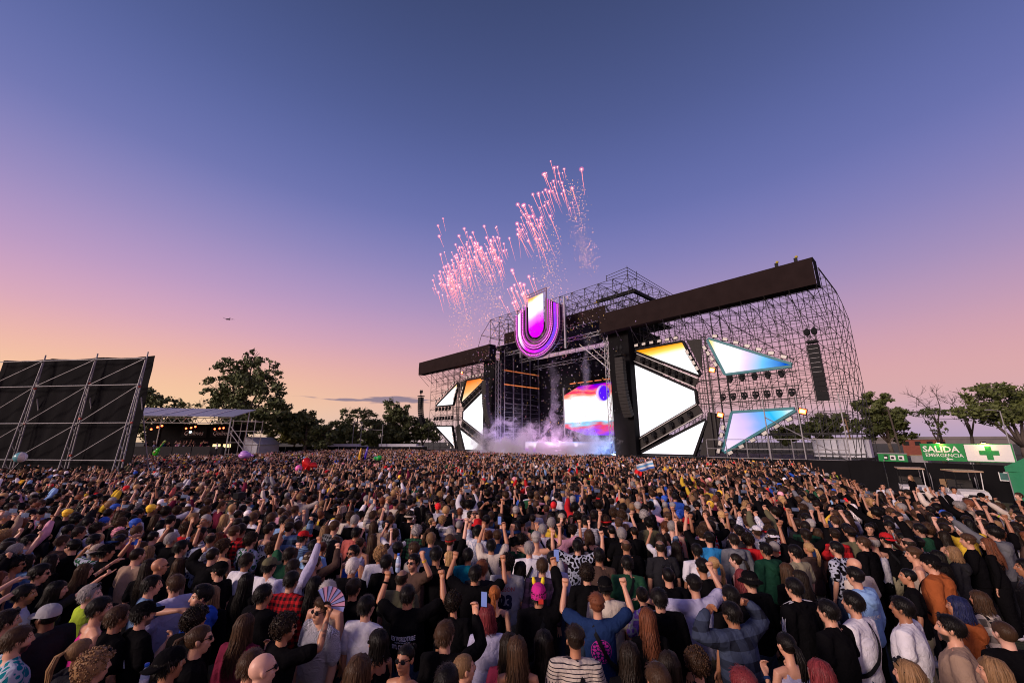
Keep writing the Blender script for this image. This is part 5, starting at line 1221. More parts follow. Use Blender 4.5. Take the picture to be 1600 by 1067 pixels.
# ---- the big U sign
def u_sign():
    r = sthing('u_logo_sign', 'giant glowing letter U emblem hung above the centre of the stage', 'sign', loc=(.7, 0, .35)); r.scale = (.985,) * 3
    zc = 22.6; yb = -.9
    def path(rad, top, n=20):
        pts = [(-rad, top)] + [(-rad * math.cos(math.pi * i / n), zc - rad * math.sin(math.pi * i / n)) for i in range(n + 1)] + [(rad, top)]
        return pts
    def ring(mb, rad, top, rr, y):
        p = path(rad, top)
        for i in range(len(p) - 1): mb.bar((p[i][0], y, p[i][1]), (p[i + 1][0], y, p[i + 1][1]), rr, 5)
    def band(r0, r1, t0, t1, y, n=24):
        a = path(r0, t0, n); b = path(r1, t1, n); mb = MB(); m = len(a)
        vs = [(p[0], y, p[1]) for p in a] + [(p[0], y, p[1]) for p in b] + [(p[0], y + .12, p[1]) for p in a] + [(p[0], y + .12, p[1]) for p in b]
        fs = [(i, i + 1, m + i + 1, m + i) for i in range(m - 1)] + [(2 * m + i, 3 * m + i, 3 * m + i + 1, 2 * m + i + 1) for i in range(m - 1)] + [(m + i, m + i + 1, 3 * m + i + 1, 3 * m + i) for i in range(m - 1)] + [(i, 2 * m + i, 2 * m + i + 1, i + 1) for i in range(m - 1)]
        return mb.add(vs, fs)
    band(2.2, 5.35, 27.3, 25.6, yb + .55).build('backing', mat('u_backing', (.018, .006, .022), .7, 0, .4, 2.), r)
    um = led_mat('led_u_band', [(0, (240, 225, 245)), (.18, (250, 220, 250)), (.36, (215, 40, 225)), (.6, (225, 30, 230)), (.8, (170, 40, 235)), (1, (110, 60, 240))], (.95, -.35, .22, .12), 1.4)
    band(4.05, 4.55, 26.2, 25.9, yb).build('light_band', um, r)
    vm = mat('violet_led_tube', (.2, .02, .25), .4, emit=(.75, .05, .80), estr=.8)
    for i, (ra, tp) in enumerate(((2.65, 27.2), (3.2, 26.9), (3.6, 26.6), (4.85, 25.8), (5.15, 25.7))):
        mb = MB(); ring(mb, ra, tp, .06, yb + .1); mb.build('violet_tube', vm, r)
    bmt = mat('pink_led_bulb', (.6, .05, .5), .4, noise_amt=0, emit=(1, .16, .78), estr=2.2)
    for ra, tp in ((3.3, 26.8), (3.75, 26.5), (4.95, 25.8)):
        mb = MB(); p = path(ra, tp, 40); acc = 0.
        for i in range(len(p) - 1):
            a, b = Vector((p[i][0], yb - .1, p[i][1])), Vector((p[i + 1][0], yb - .1, p[i + 1][1])); n_ = max(1, int((b - a).length / .32))
            for q in range(n_): c = a.lerp(b, q / n_); mb.ball(c, .085, 6, 4)
        tag(mb.build('led_bulb_row', bmt, r), kind='stuff')
    mt = mat('u_truss_metal', (.30, .20, .26), .4, .6, .3)
    for ra, tp in ((2.3, 27.4), (3.0, 27.0), (3.75, 26.5), (4.8, 25.9), (5.35, 25.6)):
        mb = MB(); ring(mb, ra, tp, .075, yb - .05); ring(mb, ra, tp, .06, yb + .8); mb.build('truss_tube', mt, r)
    mb = MB(); n = 34
    for i in range(n + 1):
        a = math.pi * i / n; c, s = -math.cos(a), -math.sin(a)
        for (ra, rb) in ((2.3, 3.0), (3.0, 3.75), (4.8, 5.35)): mb.bar((c * ra, yb, zc + s * ra), (-math.cos(a + .05) * rb, yb, zc - math.sin(a + .05) * rb), .035, 3)
        mb.bar((c * 5.35, yb, zc + s * 5.35), (c * 5.35, yb + .85, zc + s * 5.35), .03, 3)
    for k in (-1, 1):
        for j in range(9):
            z = zc + j * .45
            for (ra, rb) in ((2.3, 3.0), (3.0, 3.75)): mb.bar((k * ra, yb, z), (k * rb, yb, z + .4), .035, 3)
            if z < 25.5: mb.bar((k * 4.8, yb, z), (k * 5.35, yb, z + .3), .035, 3)
    mb.build('truss_lacing', mt, r)
    p = [(-1.75, 28.2)] + [(-1.75 * math.cos(math.pi * i / 16), zc - 1.85 * math.sin(math.pi * i / 16)) for i in range(17)] + [(1.75, 28.4)]
    inner = led_mat('led_u_inner', [(0, (200, 0, 215)), (.30, (215, 10, 230)), (.46, (235, 130, 245)), (.60, Wt), (.86, Wt), (.94, (255, 205, 120)), (1, (240, 140, 50))], (-.12, .95, .08, .16), 1.35)
    MB().prism(p, (1, 0, 0), (0, 0, 1), (0, yb - .12, 0), (0, .15, 0)).build('panel', inner, r)
    tp = MB()
    for z in (28.5, 29.0): tp.bar((-2.3, yb, z), (2.6, yb, z + .25), .09, 4)
    for i in range(8): tp.bar((-2.3 + i * .6, yb, 28.5 + .03 * i), (-2.0 + i * .6, yb, 29.05 + .03 * i), .05, 3)
    tp.bar((2.5, yb, 22), (2.5, yb, 29.3), .12, 4); tp.build('top_truss', mt, r)
    fr = MB(); fr.bar((-4.9, yb + .9, 18), (-4.9, yb + .9, 27.6), .12, 4); fr.bar((5.7, yb + .9, 18), (5.7, yb + .9, 27.0), .2, 4); fr.bar((-5, yb + .9, 25.2), (-5, 3.0, 25.2), .1, 4); fr.bar((5.7, yb + .9, 25.2), (5.7, 3.0, 25.2), .1, 4); fr.build('hanging_frame', M_['truss'], r)
u_sign()

# ---- line arrays
def line_array(x, y, ztop, n, curve, label, w=1.35, h=.46, depth=.8, bow=0., grey=False):
    r = sthing('line_array', label, 'loudspeaker', 'hanging line arrays', (x, y, 0))
    MB().box((0, 0, ztop + .30), (w * .95, depth * 1.5, .22)).build('fly_bar', M_['black_metal'], r)
    for sx in (-.3, .3): MB().bar((sx, 0, ztop + .3), (sx, 0, ztop + 1.9), .05).build('hoist_chain', M_['black_metal'], r); MB().ball((sx, 0, ztop + 1.35), (.28, .22, .42), 8, 6).build('hoist_motor', M_['black_metal'], r)
    p = Vector((0, 0, ztop)); ang = 0.
    for i in range(n):
        ang = curve * (i / n) ** 2; d = Vector((0, math.sin(ang) * 1.0, -math.cos(ang)))
        c = p + d * h / 2; rot = Matrix.Rotation(ang, 3, 'X')
        MB().prism([(-depth * .5, -h * .47), (depth * .5, -h * .40), (depth * .5, h * .40), (-depth * .5, h * .47)], rot @ Vector((0, 1, 0)), rot @ Vector((0, 0, 1)), c - Vector((w / 2, 0, 0)), (w, 0, 0)).build('speaker_cabinet', M_['panel_grey'] if grey else M_['black_metal'], r)
        if i < 6 and not grey: MB().box(c + rot @ Vector((0, -depth * .5 - .01, -h * .47)), (w * .8, .02, .03), rot).build('rigging_strip', M_['steel'], r)
        p = p + d * h
line_array(38.2, -.1, 13.0, 12, .0, 'boxy black line array hanging at the near end of the stage', .95, .47, .6)
line_array(-37.6, -.1, 13.6, 13, .55, 'curved line array hanging under the far end of the stage', 1.3, .47)
line_array(16.2, -.3, 15.0, 18, .55, 'long curved grey line array in front of the near black column', 1.25, .46, .75, grey=True)
line_array(-13.6, -.3, 15.0, 18, .55, 'long curved grey line array in front of the far black column', 1.25, .46, .75, grey=True)

# ---- lamps on the stage
def lamp_proto(kind):
    mb = MB()
    if kind == 'blinder': mb.box((0, 0, 0), (.62, .16, .42)); mb.cur = 1; mb.box((0, -.09, 0), (.54, .03, .34))
    else:
        mb.box((0, 0, .38), (.46, .40, .22)); mb.box((-.26, 0, .12), (.07, .2, .5)); mb.box((.26, 0, .12), (.07, .2, .5)); mb.ball((0, -.05, -.05), (.24, .28, .30), 10, 6); mb.cur = 1; mb.bar((0, -.22, -.22), (0, -.30, -.30), .17, 10)
    return mb.mesh(kind, [M_['black_metal'], M_['lamp_white'] if kind == 'blinder' else M_['panel_grey']])
LP = {k: lamp_proto(k) for k in ('blinder', 'moving_head')}
def lamp_row(kind, a, b, n, where, y=2.45, tilt=0.):
    ordn = ['first', 'second', 'third', 'fourth', 'fifth', 'sixth', 'seventh', 'eighth', 'ninth', 'tenth']
    for i in range(n):
        t = (i + .5) / n; o = bpy.data.objects.new('blinder_lamp' if kind == 'blinder' else 'moving_head_lamp', LP[kind]); COL.objects.link(o)
        o.matrix_world = SM @ Matrix.Translation((a[0] + (b[0] - a[0]) * t, y, a[1] + (b[1] - a[1]) * t)) @ Matrix.Rotation(tilt + random.uniform(-.1, .1), 4, 'Y')
        tag(o, f"{ordn[i]} {'pale' if kind == 'blinder' else 'dark'} lamp from left {where}", 'lamp', 'lamps on the stage front')
for k, wg in ((1, 'near'), (-1, 'far')):
    def q(a, b): return ((k * a[0], a[1]), (k * b[0], b[1])) if k > 0 else ((-b[0], b[1]), (-a[0], a[1]))
    lamp_row('blinder', *q((16.8, 17.0), (23.8, 17.0)), 6, f'above {wg} wing upper inner screen')
    lamp_row('blinder', *q((27.6, 16.6), (35.6, 12.3)), 7, f'along top of {wg} wing upper outer screen', tilt=.4 * k)
    lamp_row('blinder', *q((35.2, 6.2), (27.6, 1.9)), 6, f'under {wg} wing lower outer screen', tilt=-.5 * k)
    lamp_row('blinder', *q((26.6, 15.4), (28.0, 12.4)), 4, f'on inner edge of {wg} wing upper outer screen', tilt=1.1 * k)
    lamp_row('blinder', *q((27.9, 5.6), (26.8, 2.0)), 4, f'on inner edge of {wg} wing lower outer screen', tilt=-1.2 * k)
    lamp_row('blinder', *q((24.4, 15.2), (25.7, 12.2)), 4, f'on short edge of {wg} wing upper inner screen', tilt=1.2 * k)
    lamp_row('moving_head', *q((28.6, 10.7), (35.2, 10.7)), 5, f'hanging below {wg} wing upper outer screen')
    lamp_row('moving_head', *q((27.6, 8.6), (35.8, 8.6)), 7, f'on the middle rack of the {wg} wing')
    lamp_row('moving_head', *q((17.6, 14.9), (24.8, 10.9)), 8, f'on sloping beam below {wg} wing upper inner screen', 2.5)
    lamp_row('moving_head', *q((16.9, 3.4), (24.6, 7.1)), 6, f'on rising beam above {wg} wing lowest screen', 2.5)
lamp_row('moving_head', (-11.5, 19.9), (11.5, 19.9), 9, 'on the front truss under stage ceiling', 4.3)
lamp_row('moving_head', (2, 17.6), (12, 15.0), 7, 'on the sloping truss above the centre screen', 7.5)
rl = mat('red_flood_glass', (.6, .05, .01), .3, emit=(1, .09, .02), estr=10); rc = mat('red_flood_core', (1, .3, .1), .3, emit=(1, .42, .16), estr=14)
for x, z, lb in ((27.4, 12.1, 'glowing red flood lamp at the lower corner of the near upper outer screen'), (27.7, 6.6, 'glowing red flood lamp at the upper corner of the near lower outer screen'), (35.9, 6.6, 'glowing red flood lamp at the outer tip of the near lower screen'), (-24.8, 18.2, 'glowing red flood lamp under the far canopy')):
    r = sthing('flood_lamp', lb, 'lamp', 'red flood lamps', (x, 2.2, z)); s_ = .62 if x > 0 else .5
    MB().box((0, .12, 0), (1.0 * s_ + .16, .16, .8 * s_ + .16), Matrix.Rotation(.3, 3, 'Y')).build('housing', M_['black_metal'], r); MB().box((0, .02, 0), (1.0 * s_, .06, .8 * s_), Matrix.Rotation(.3, 3, 'Y')).build('glass', rl, r); MB().box((0, -.03, 0), (.6 * s_, .06, .4 * s_), Matrix.Rotation(.3, 3, 'Y')).build('core', rc, r)
# two roof riggers' lamps at the near canopy end (small yellow-black units)
for i, x in enumerate((36.2, 38.0)):
    mb = MB(); mb.box((0, 0, .25), (.3, .3, .5)); mb.cur = 1; mb.ball((.1, 0, .62), (.16, .16, .16), 8, 5)
    o = mb.build('beacon', [M_['black_metal'], mat('beacon_yellow', (.5, .4, .04), .5)]); o.matrix_world = SM @ Matrix.Translation((x, .5, 22.25)); tag(o, ('left' if i == 0 else 'right') + ' small yellow and black unit on top of the near canopy', 'beacon')
# railings, platform edge and crates on the near wing
rail = MB()
for i in range(7):
    x = 26.5 + i * 2.1; rail.bar((x, .3, DK), (x, .3, DK + 2.0), .05, 5)
for z in (DK + 1.0, DK + 2.0): rail.bar((26.5, .3, z), (39.3, .3, z), .04, 5)
rail.build('railing', M_['steel'], STG); MB().bar((26.4, .0, DK + .03), (39.5, 0, DK + .03), .07, 4).build('deck_edge', M_['steel'], STG)
st_ = MB()
for x in (39.4, 36.0, 33.0):
    st_.bar((x, -.2, 0), (x, -.2, 8.0), .06, 6)
st_.bar((39.4, -.2, DK), (33.0, -.2, 6.0), .05, 5); st_.build('steel_standard', M_['steel'], STG)
r = sthing('white_case', 'white tarpaulin-covered case under the near stage scaffold', 'case', loc=(37.2, 12, DK)); MB().box((0, 0, 1.0), (5.2, 2.0, 1.9)).build('body', M_['white_tarp'], r); MB().box((0, 0, 1.98), (5.3, 2.1, .06)).build('lid', M_['white_tarp'], r)
# ------------------------------------------------------------------ the crowd
PITCH = R_(14.12); FPX = 14 / 36 * 1600
def head_ground(u, v, z):
    """ground point of a person whose head centre, z metres up, is seen towards (u, v) of the photograph"""
    d = Vector(((u - 800) / FPX, math.cos(PITCH) + (v - 533.5) / FPX * math.sin(PITCH), math.sin(PITCH) - (v - 533.5) / FPX * math.cos(PITCH)))
    t = (z - CAM_H) / d.z; return d.x * t, d.y * t
def seen_at(x, y, z):
    f = y * math.cos(PITCH) + (z - CAM_H) * math.sin(PITCH); up = -y * math.sin(PITCH) + (z - CAM_H) * math.cos(PITCH)
    return (800 + FPX * x / f, 533.5 - FPX * up / f) if f > .2 else (-9999, -9999)
def heading(x, y, off=0):
    return math.degrees(math.atan2(-(6 - x), (62 - y))) + off
# hand placed people: u, v, label, options  (f: turned from the stage heading, left positive)
P_ = []
def pp(u, v, label, **k): P_.append((u, v, label, k))
pp(112, 855, 'person in black shirt and sunglasses with faded hair, looking down to the left', f=105, hair='fade', gears=[('shades',)], skin='fair', ra='front')
pp(19, 884, 'person with dark curls and sunglasses near the left edge, in a navy tank top', top='tank', tc='navy', hair='curly', gears=[('shades',)], f=-25)
pp(53, 897, 'person with black-rimmed glasses and quiff in profile, in a black shirt at left', hair='quiff', gears=[('shades',)], f=-35, skin='fair')
pp(33, 930, 'person with short black hair in profile, in a pale lavender shirt at left edge', tc='lavender', f=-32, skin='olive', beard=.5)
pp(80, 924, 'person with long black hair in grey shirt stretching one arm far forward', sex='f', hair='long', tc='charcoal', ra='point', f=-25)
pp(84, 878, 'person with long dark hair and no visible face, before the sunglassed faded-hair person', sex='f', hair='long', hc='dark')
pp(131, 893, 'person with long brown hair raising a tattooed arm with a loose fist', sex='f', hair='long', hc='brown', la='reach', tattoo=1, f=-15)
pp(145, 927, 'grey-haired person in a bright lime shirt with sunglasses on the head', hair='short', hc='grey', tc='lime', gears=[('shades_up',)], f=-28, skin='pale', yaw=-15)
pp(147, 951, 'person in a magenta tank top with black hair looking up', top='tank', tc='magenta', f=-22, beard=.6, yaw=-15)
pp(79, 962, 'person in a pale grey cap and charcoal jacket looking down to the left', f=95, gears=[('cap', 'lightgrey')], top='jacket', tc='charcoal', hair='buzz', skin='brown', sex='b')
pp(168, 864, 'person in a black cap with both hands at the face, before the tan shirt', gears=[('cap_back', 'black')], la='phone', ra='phone', f=-15)
pp(212, 870, 'broad person in a taupe brown shirt with cropped hair seen from behind', sex='b', tc='tan', hair='buzz', hc='dark', f=-6)
pp(50, 846, 'person in a slate blue shirt with black hair at upper left of the foreground', tc='denim', f=-18)
pp(92, 848, 'person in a taupe shirt with brown hair, left of the sunglassed faded-hair person', tc='brown', hc='brown', f=-12)
pp(252, 886, 'bald person with glasses among dark-haired neighbours at left', hair='bald', gears=[('shades',)], f=-22, skin='tan', tc='black')
pp(230, 917, 'person in a slate grey shirt with an arm around another person', tc='denim', ra='around', f=-35, skin='fair')
pp(271, 914, 'person in a pale collar facing left, close against a neighbour in slate grey', tc='lavender', hc='brown', f=75, beard=.7, skin='fair', ra='cross')
pp(277, 857, 'person with swept black hair and black shirt in profile, behind the bald head', hair='quiff', f=-22, skin='fair', beard=.4)
pp(325, 870, 'person in black jacket holding a hand to the ear', top='jacket', tc='black', la='head', hair='buzz', hc='dark', skin='fair')
pp(337, 893, 'person in a black cap with bright red brim, facing left', gears=[('cap', 'black'), ('shades',)], f=100, skin='fair')
pp(309, 932, 'person in a cobalt blue hoodie with fringe, looking back over the crowd', top='hood', tc='blue', hair='quiff', f=140, gears=[('shades_up',)], skin='fair', beard=.5)
pp(347, 930, 'person with very long streaked light brown hair in a dark jacket', sex='f', hair='long', hc='streak', top='jacket', tc='black')
pp(371, 879, 'person in a white shirt with dark hair, behind the streaked long hair', tc='white', hc='dark', f=-8)
pp(386, 909, 'person with long black hair and sunglasses on top, beside the white shirt', sex='f', hair='long', gears=[('shades_up',)], top='long')
KA = len(P_); pp(225, 961, 'person in a black cap and black shirt with white letters on the back', gears=[('cap', 'black')], ra='hold', f=-24, beard=.8, skin='fair', print='KA')
pp(180, 968, 'person with brown hair in black shirt, left of the lettered black shirt', hc='brown', f=-18)
pp(26, 1001, 'bearded person in a teal patterned shirt at the lower left edge', tc='teal', tk='floral', hc='brown', f=-20, beard=1., sex='b', skin='fair')
pp(8, 974, 'person with sunglasses on dark hair cut by the left edge', gears=[('shades_up',)], hc='dark', f=-20)
pp(130, 1017, 'person with a blonde streaked ponytail in a dark grey hoodie', sex='f', hair='pony', hc='streak', top='hood', tc='charcoal', f=-22)
BOT1 = len(P_); pp(150, 1046, 'person with light brown curls and white glasses holding up a water bottle', hair='curly', hc='streak', gears=[('shades_up',)], ra='hold', f=-12, top='jacket', tc='black')
TRIP = len(P_); pp(306, 970, 'person in a black jacket printed BOULEVARD TRIP with wavy dark hair', hair='curly', hc='dark', top='jacket', tc='black', f=-10, print='TRIP')
pp(299, 1007, 'person with cornrow braids and sunglasses in profile, in black', hair='braids', hc='brown', gears=[('shades',)], f=-45, skin='fair')
pp(280, 1040, 'person in a plain black cap at the bottom, below the cornrow braids', gears=[('cap_back', 'black')], f=-22)
pp(379, 977, 'person with very long dark hair in maroon jacket lifting a fist', sex='f', hair='long', hc='brown', top='jacket', tc='maroon', ra='hold')
pp(389, 1049, 'person with short brown hair cut by the bottom edge, left of the tattooed fan holder', hc='brown', f=-5)
pp(420, 884, 'person in an olive cap and white shirt seen from behind', gears=[('cap', 'olive')], tc='white', f=-8, sex='b')
pp(417, 927, 'person with olive strap over black jacket, left of the red check shirt', top='jacket', tc='black', strap=1, f=-18)
pp(447, 911, 'person in a red and black checked flannel shirt', top='long', tc='red', tk='check')
pp(421, 858, 'person with brown curly hair behind the olive cap', sex='f', hair='curly', hc='brown')
pp(456, 888, 'person thrusting a lavender-sleeved arm straight up', top='long', tc='lavender', ra='high', hc='dark')
pp(438, 868, 'person waving an open hand beside the lavender sleeve', la='wave', tc='green', hc='dark')
pp(491, 882, 'person with brown hair and full beard in profile, black shirt with pale print', hc='brown', f=-40, beard=1., skin='fair', tk='floral')
pp(496, 854, 'person with black hair in light blue shirt, behind the bearded profile', tc='lightblue')
pp(516, 856, 'person with long straight black hair, left of the bleached head', sex='f', hair='long')
pp(549, 864, 'person in a blue tank top and sunglasses facing the camera', top='tank', tc='blue', f=165, gears=[('shades',)], skin='tan')
pp(546, 887, 'person with cropped bleached white hair in a black shirt', hair='short', hc='white')
pp(565, 850, 'person with a bun in a lavender tank top, behind the blue tank top', sex='f', hair='bun', hc='brown', top='tank', tc='lavender')
pp(592, 867, 'person with bleached curls in a white shirt', hair='curly', hc='blonde', tc='white')
pp(554, 921, 'person with dark brown hair in a plain black shirt, right of the tan tank top', hc='dark', f=-4)
pp(515, 925, 'person in a tan tank top with black trim and grey faded hair', top='tank', tc='beige', hair='fade', hc='grey', skin='fair')
pp(576, 948, 'person in a loose white shirt with red neck cord and black hair', tc='white', f=-12, top='tee')
pp(496, 946, 'person facing the camera in a black and white geometric shirt and sunglasses', tc='white', tk='geo', f=160, gears=[('shades',)], hair='quiff', hc='brown', skin='fair', sex='b')
pp(486, 917, 'person with long sleek black hair, behind the geometric shirt', sex='f', hair='long')
FAN = len(P_); pp(437, 982, 'person with white sport sunglasses and tattooed arm holding up a fan', hair='curly', hc='dark', gears=[('shades',)], ra='phone', tattoo=1, f=-38, beard=.4)
pp(407, 1052, 'bald sunburnt person with glasses at the bottom, below the fan holder', hair='bald', gears=[('shades',)], skin='pale', f=-40)
pp(535, 1052, 'person with brown parted hair at the bottom, below the geometric shirt', hc='brown', hair='bob', f=-5)
pp(589, 1004, 'person in a black crop top and pale glasses looking down left', sex='f', hair='bob', top='crop', f=70, gears=[('shades',)], skin='olive', ra='front')
pp(629, 1036, 'person with slicked bun and round sunglasses facing the camera', sex='f', hair='bun', top='tank', tc='denim', f=168, gears=[('shades',)], skin='tan', la='front')
WT = len(P_); pp(649, 930, 'person in a black shirt printed WORLDTRIBE with bottle and raised fist', la='fist', ra='fist', sex='b', print='WORLDTRIBE', gears=[('watch', 'l', 'black')])
pp(621, 902, 'person in a khaki grey shirt with thinning hair', tc='olive', hair='balding', hc='dark', sex='b', skin='fair')
pp(605, 880, 'person in black shirt with black hair, behind the khaki grey shirt', f=-5)
pp(651, 881, 'moustached person in sunglasses facing the camera with yellow wristband, fist up', f=160, gears=[('shades',), ('wristband', 'l', 'yellow')], tc='brown', la='fist', skin='fair', beard=.6)
pp(686, 869, 'tall person in a wide black shirt, left of the blonde in sunglasses', sex='b', h=1.05)
pp(702, 872, 'blonde person in sunglasses turned to the left', sex='f', hair='long', hc='blonde', gears=[('shades',)], f=75, top='tank', tc='white', skin='pale')
pp(626, 855, 'person in black shirt with blue collar, behind the khaki grey shirt', tc='black', hair='fade')
pp(648, 858, 'person with brown hair turned left in profile, behind the moustached face', hc='brown', f=80, skin='fair', tc='cream')
pp(675, 842, 'person in a navy shirt with light brown hair', tc='navy', hc='streak')
pp(735, 867, 'person in a dark teal shirt, left of the raised phone', tc='teal')
pp(736, 898, 'person in a black shirt raising both fists, left of the grey jersey', la='fist', ra='fist', hair='short')
pp(752, 889, 'person with reddish brown hair in charcoal shirt beside the grey jersey', hc='chestnut', tc='charcoal')
PH1 = len(P_); pp(768, 852, 'person in a cream shirt holding a phone overhead with both hands', tc='cream', la='phone_high', ra='phone_high', strap=-1)
GIB = len(P_); pp(792, 882, 'person in a grey baseball jersey lettered GIBSON 23', tc='lightgrey', hair='curly', hc='black', sex='b', print='GIBSON')
pp(779, 931, 'person with a long ginger ponytail in black tank top', sex='f', hair='pony', hc='ginger', top='tank')
pp(767, 962, 'person with dyed red bob in a lavender shirt with black collar', sex='f', hair='bob', hc='red', tc='lavender')
pp(722, 945, 'person with dark curls below the raised fists, left of the ginger ponytail', sex='f', hair='curly', hc='dark')
PH2 = len(P_); pp(707, 992, 'person with brown hair in black sweater holding up a phone', hc='brown', top='long', ra='phone', f=-12)
pp(746, 1039, 'person with highlighted blonde bun and pearl earring in profile', sex='f', hair='bun', hc='streak', f=-55, skin='fair', top='tank')
pp(695, 1059, 'person with short black hair at the bottom, left of the blonde bun', ra='down', la='cross')
pp(793, 1010, 'person with long dark brown hair in maroon top, right of the blonde bun', sex='f', hair='long', hc='dark', top='long', tc='maroon')
PINK = len(P_); pp(846, 932, 'person in a hot pink beanie with yellow horns and black jacket, phone raised', hair='short', gears=[('beanie', 'magenta')], top='jacket', tc='black', ra='phone_high', strap=1)
pp(842, 886, 'person with brown hair in a dark purple plaid shirt', hc='brown', top='long', tc=(.045, .025, .06), tk='plaid')
pp(862, 877, 'person in a lavender shirt with a dark fade, beside the purple plaid', tc='lavender', hair='fade')
pp(826, 858, 'person with grey hair in a white shirt with black shoulder strap', hc='grey', tc='white', strap=1)
pp(813, 890, 'person with black bob looking right, beside the grey jersey', sex='f', hair='bob', f=-40)
pp(902, 855, 'person in a black printed shirt with both arms up', la='up_out', ra='up_out', tk='floral')
pp(917, 897, 'person in black shirt with dark curls, left of the brown lettered shirt', hair='curly', hc='dark')
WILD = len(P_); pp(931, 868, 'person in a brown shirt lettered Wild', tc='brown', print='Wild', sex='b')
pp(974, 882, 'person in a green shirt with a black backpack strap', tc='green', strap=1, sex='b')
pp(979, 852, 'person with thinning hair in black shirt, behind the green shirt', hair='balding', hc='brown', sex='b')
NAVY = len(P_); pp(939, 943, 'person in a navy shirt with round pink emblem raising both fists', tc='navy', la='fist', ra='fist', hair='fade', hc='chestnut', skin='fair', strap=-1, print='EMBLEM', f=0)
pp(955, 918, 'person in a black cap, just behind the navy shirt with pink emblem', gears=[('cap_back', 'black')], tc='cream')
STRIPE = len(P_); pp(889, 1003, 'person in a pale shirt with dark stripes and black shoulder strap', tc='cream', tk='stripe', hc='dark', hair='fade', strap=1, top='jacket', skin='tan', f=6)
pp(860, 1003, 'person with long black hair and a silver clip, left of the striped shirt', sex='f', hair='long')
pp(981, 1031, 'person with straight dark hair at the bottom, right of the pink emblem', sex='f', hair='long', hc='dark')
pp(816, 1012, 'person with long brown hair in a raspberry top, left of the silver clip', sex='f', hair='long', hc='brown', top='tank', tc='maroon')
pp(1036, 855, 'balding broad person in a charcoal shirt with small back logo', hair='balding', hc='dark', tc='charcoal', sex='b', skin='fair')
pp(1056, 856, 'person with long dark waves, right of the balding charcoal shirt', sex='f', hair='long', hc='dark')
pp(1087, 862, 'person with black hair in a white shirt, left of the blue shirt', tc='white', skin='olive')
pp(1094, 886, 'person in a black shirt with tight fade, in front of the white shirt', hair='fade', f=10)
pp(1112, 882, 'person with blonde ponytail and red strands in a black tank top', sex='f', hair='pony', hc='blonde', top='tank', f=20)
pp(1046, 897, 'person in a black hoodie with glasses on cropped black hair', top='hood', tc='black', gears=[('shades_up',)], hair='buzz', hc='black')
pp(1092, 919, 'person in a lavender shirt with both arms lifted sideways', tc='lavender', la='around', ra='fist', hair='fade', f=8)
pp(1040, 935, 'person with squared black hair in a black hoodie with pocket seams', top='hood', tc='black', sex='b', hair='short', f=4)
pp(1008, 932, 'person with dark updo in a purple patterned blouse', sex='f', hair='bun', hc='dark', tc='purple', tk='floral')
pp(1014, 968, 'person with very long chestnut hair and sunglasses on top', sex='f', hair='long', hc='chestnut', gears=[('shades_up',)])
pp(1155, 962, 'person in a blue-black plaid flannel with both hands at the head', top='jacket', tc=(.055, .07, .12), tk='plaid', la='head', ra='head', f=22, sex='b')
pp(1137, 932, 'person with black hair and black shirt, behind the plaid flannel', f=18)
pp(1151, 876, 'pale person with dark ponytail looking left', sex='f', hair='pony', hc='dark', f=45, skin='pale', top='crop')
pp(1152, 903, 'person with reddish brown long hair, left of the black bucket hat', sex='f', hair='long', hc='red')
pp(1179, 911, 'person in a black bucket hat and black jacket', gears=[('bucket', 'black')], top='jacket', tc='black', f=15)
pp(1149, 846, 'person in a light grey hoodie with dark hair', top='hood', tc='grey', hc='dark')
pp(1107, 843, 'person in a bright blue shirt with shaved sides', tc=(.03, .22, .50), hair='fade')
pp(1196, 860, 'person in a dark green hoodie with sunglasses', top='hood', tc='darkgreen', gears=[('shades_up',)], f=15)
pp(1043, 1038, 'person with glossy dark hair at the bottom, below the chestnut hair', sex='f', hair='long', hc='dark', f=5)
pp(1094, 1040, 'person with dark brown curly mane at the bottom, left of the plaid flannel', sex='f', hair='curly', hc='brown')
pp(1028, 1062, 'brown-haired person at the very bottom, below the glossy dark hair', hc='brown', f=12)
pp(1162, 1063, 'reddish brown head cut by the bottom edge, below the plaid flannel', hc='red', f=20)
pp(1241, 862, 'person with short dark hair in a sage grey shirt', tc='khaki', f=20, skin='fair')
pp(1260, 856, 'person with tied blonde hair in brown jacket and black backpack', sex='f', hair='pony', hc='blonde', top='jacket', tc='brown', f=15)
pp(1307, 858, 'person with black hair in a black shirt with pale floral print', tk='floral', f=25, skin='fair', beard=.6)
pp(1350, 850, 'person with brown hair and a black backpack in black jacket', top='jacket', tc='black', hc='brown', f=25)
MONEY = len(P_); pp(1344, 901, 'person in a sky blue hoodie with white lettering on the back', top='hood', tc='lightblue', hair='fade', f=22, print='MONEY')
pp(1346, 884, 'bald pinkish head behind the sky blue hoodie', hair='bald', skin='fair', tc='cream', f=15)
TRACK = len(P_); pp(1243, 922, 'person in a black track jacket with three white sleeve stripes', top='jacket', tc='black', f=22, print='TRACK', skin='fair')
pp(1229, 894, 'person with long brown hair, behind the striped track jacket', sex='f', hair='long', hc='brown', f=15)
pp(1250, 905, 'person with dark brown waves leaning beside the striped track jacket', sex='f', hair='long', hc='dark', f=22)
pp(1330, 942, 'person in a white sweater with black strap and tousled black hair', top='long', tc='white', strap=1, hair='quiff', f=28)
pp(1300, 958, 'person in a plain black shirt with pale piping at one shoulder', f=26, sex='b')
pp(1402, 946, 'person in a lavender white shirt with red collar and black hair', tc='white', f=35, sex='b', skin='olive')
pp(1242, 1014, 'person with sleek black ponytail in pale lavender top, both fists lifted', sex='f', hair='pony', top='tank', tc='lavender', la='hold', ra='hold', tattoo=1, f=8, gears=[('watch', 'l', 'navy')])
pp(1288, 1062, 'dark-haired person at the bottom edge below the white sweater', sex='f', hair='bob', hc='red', f=15)
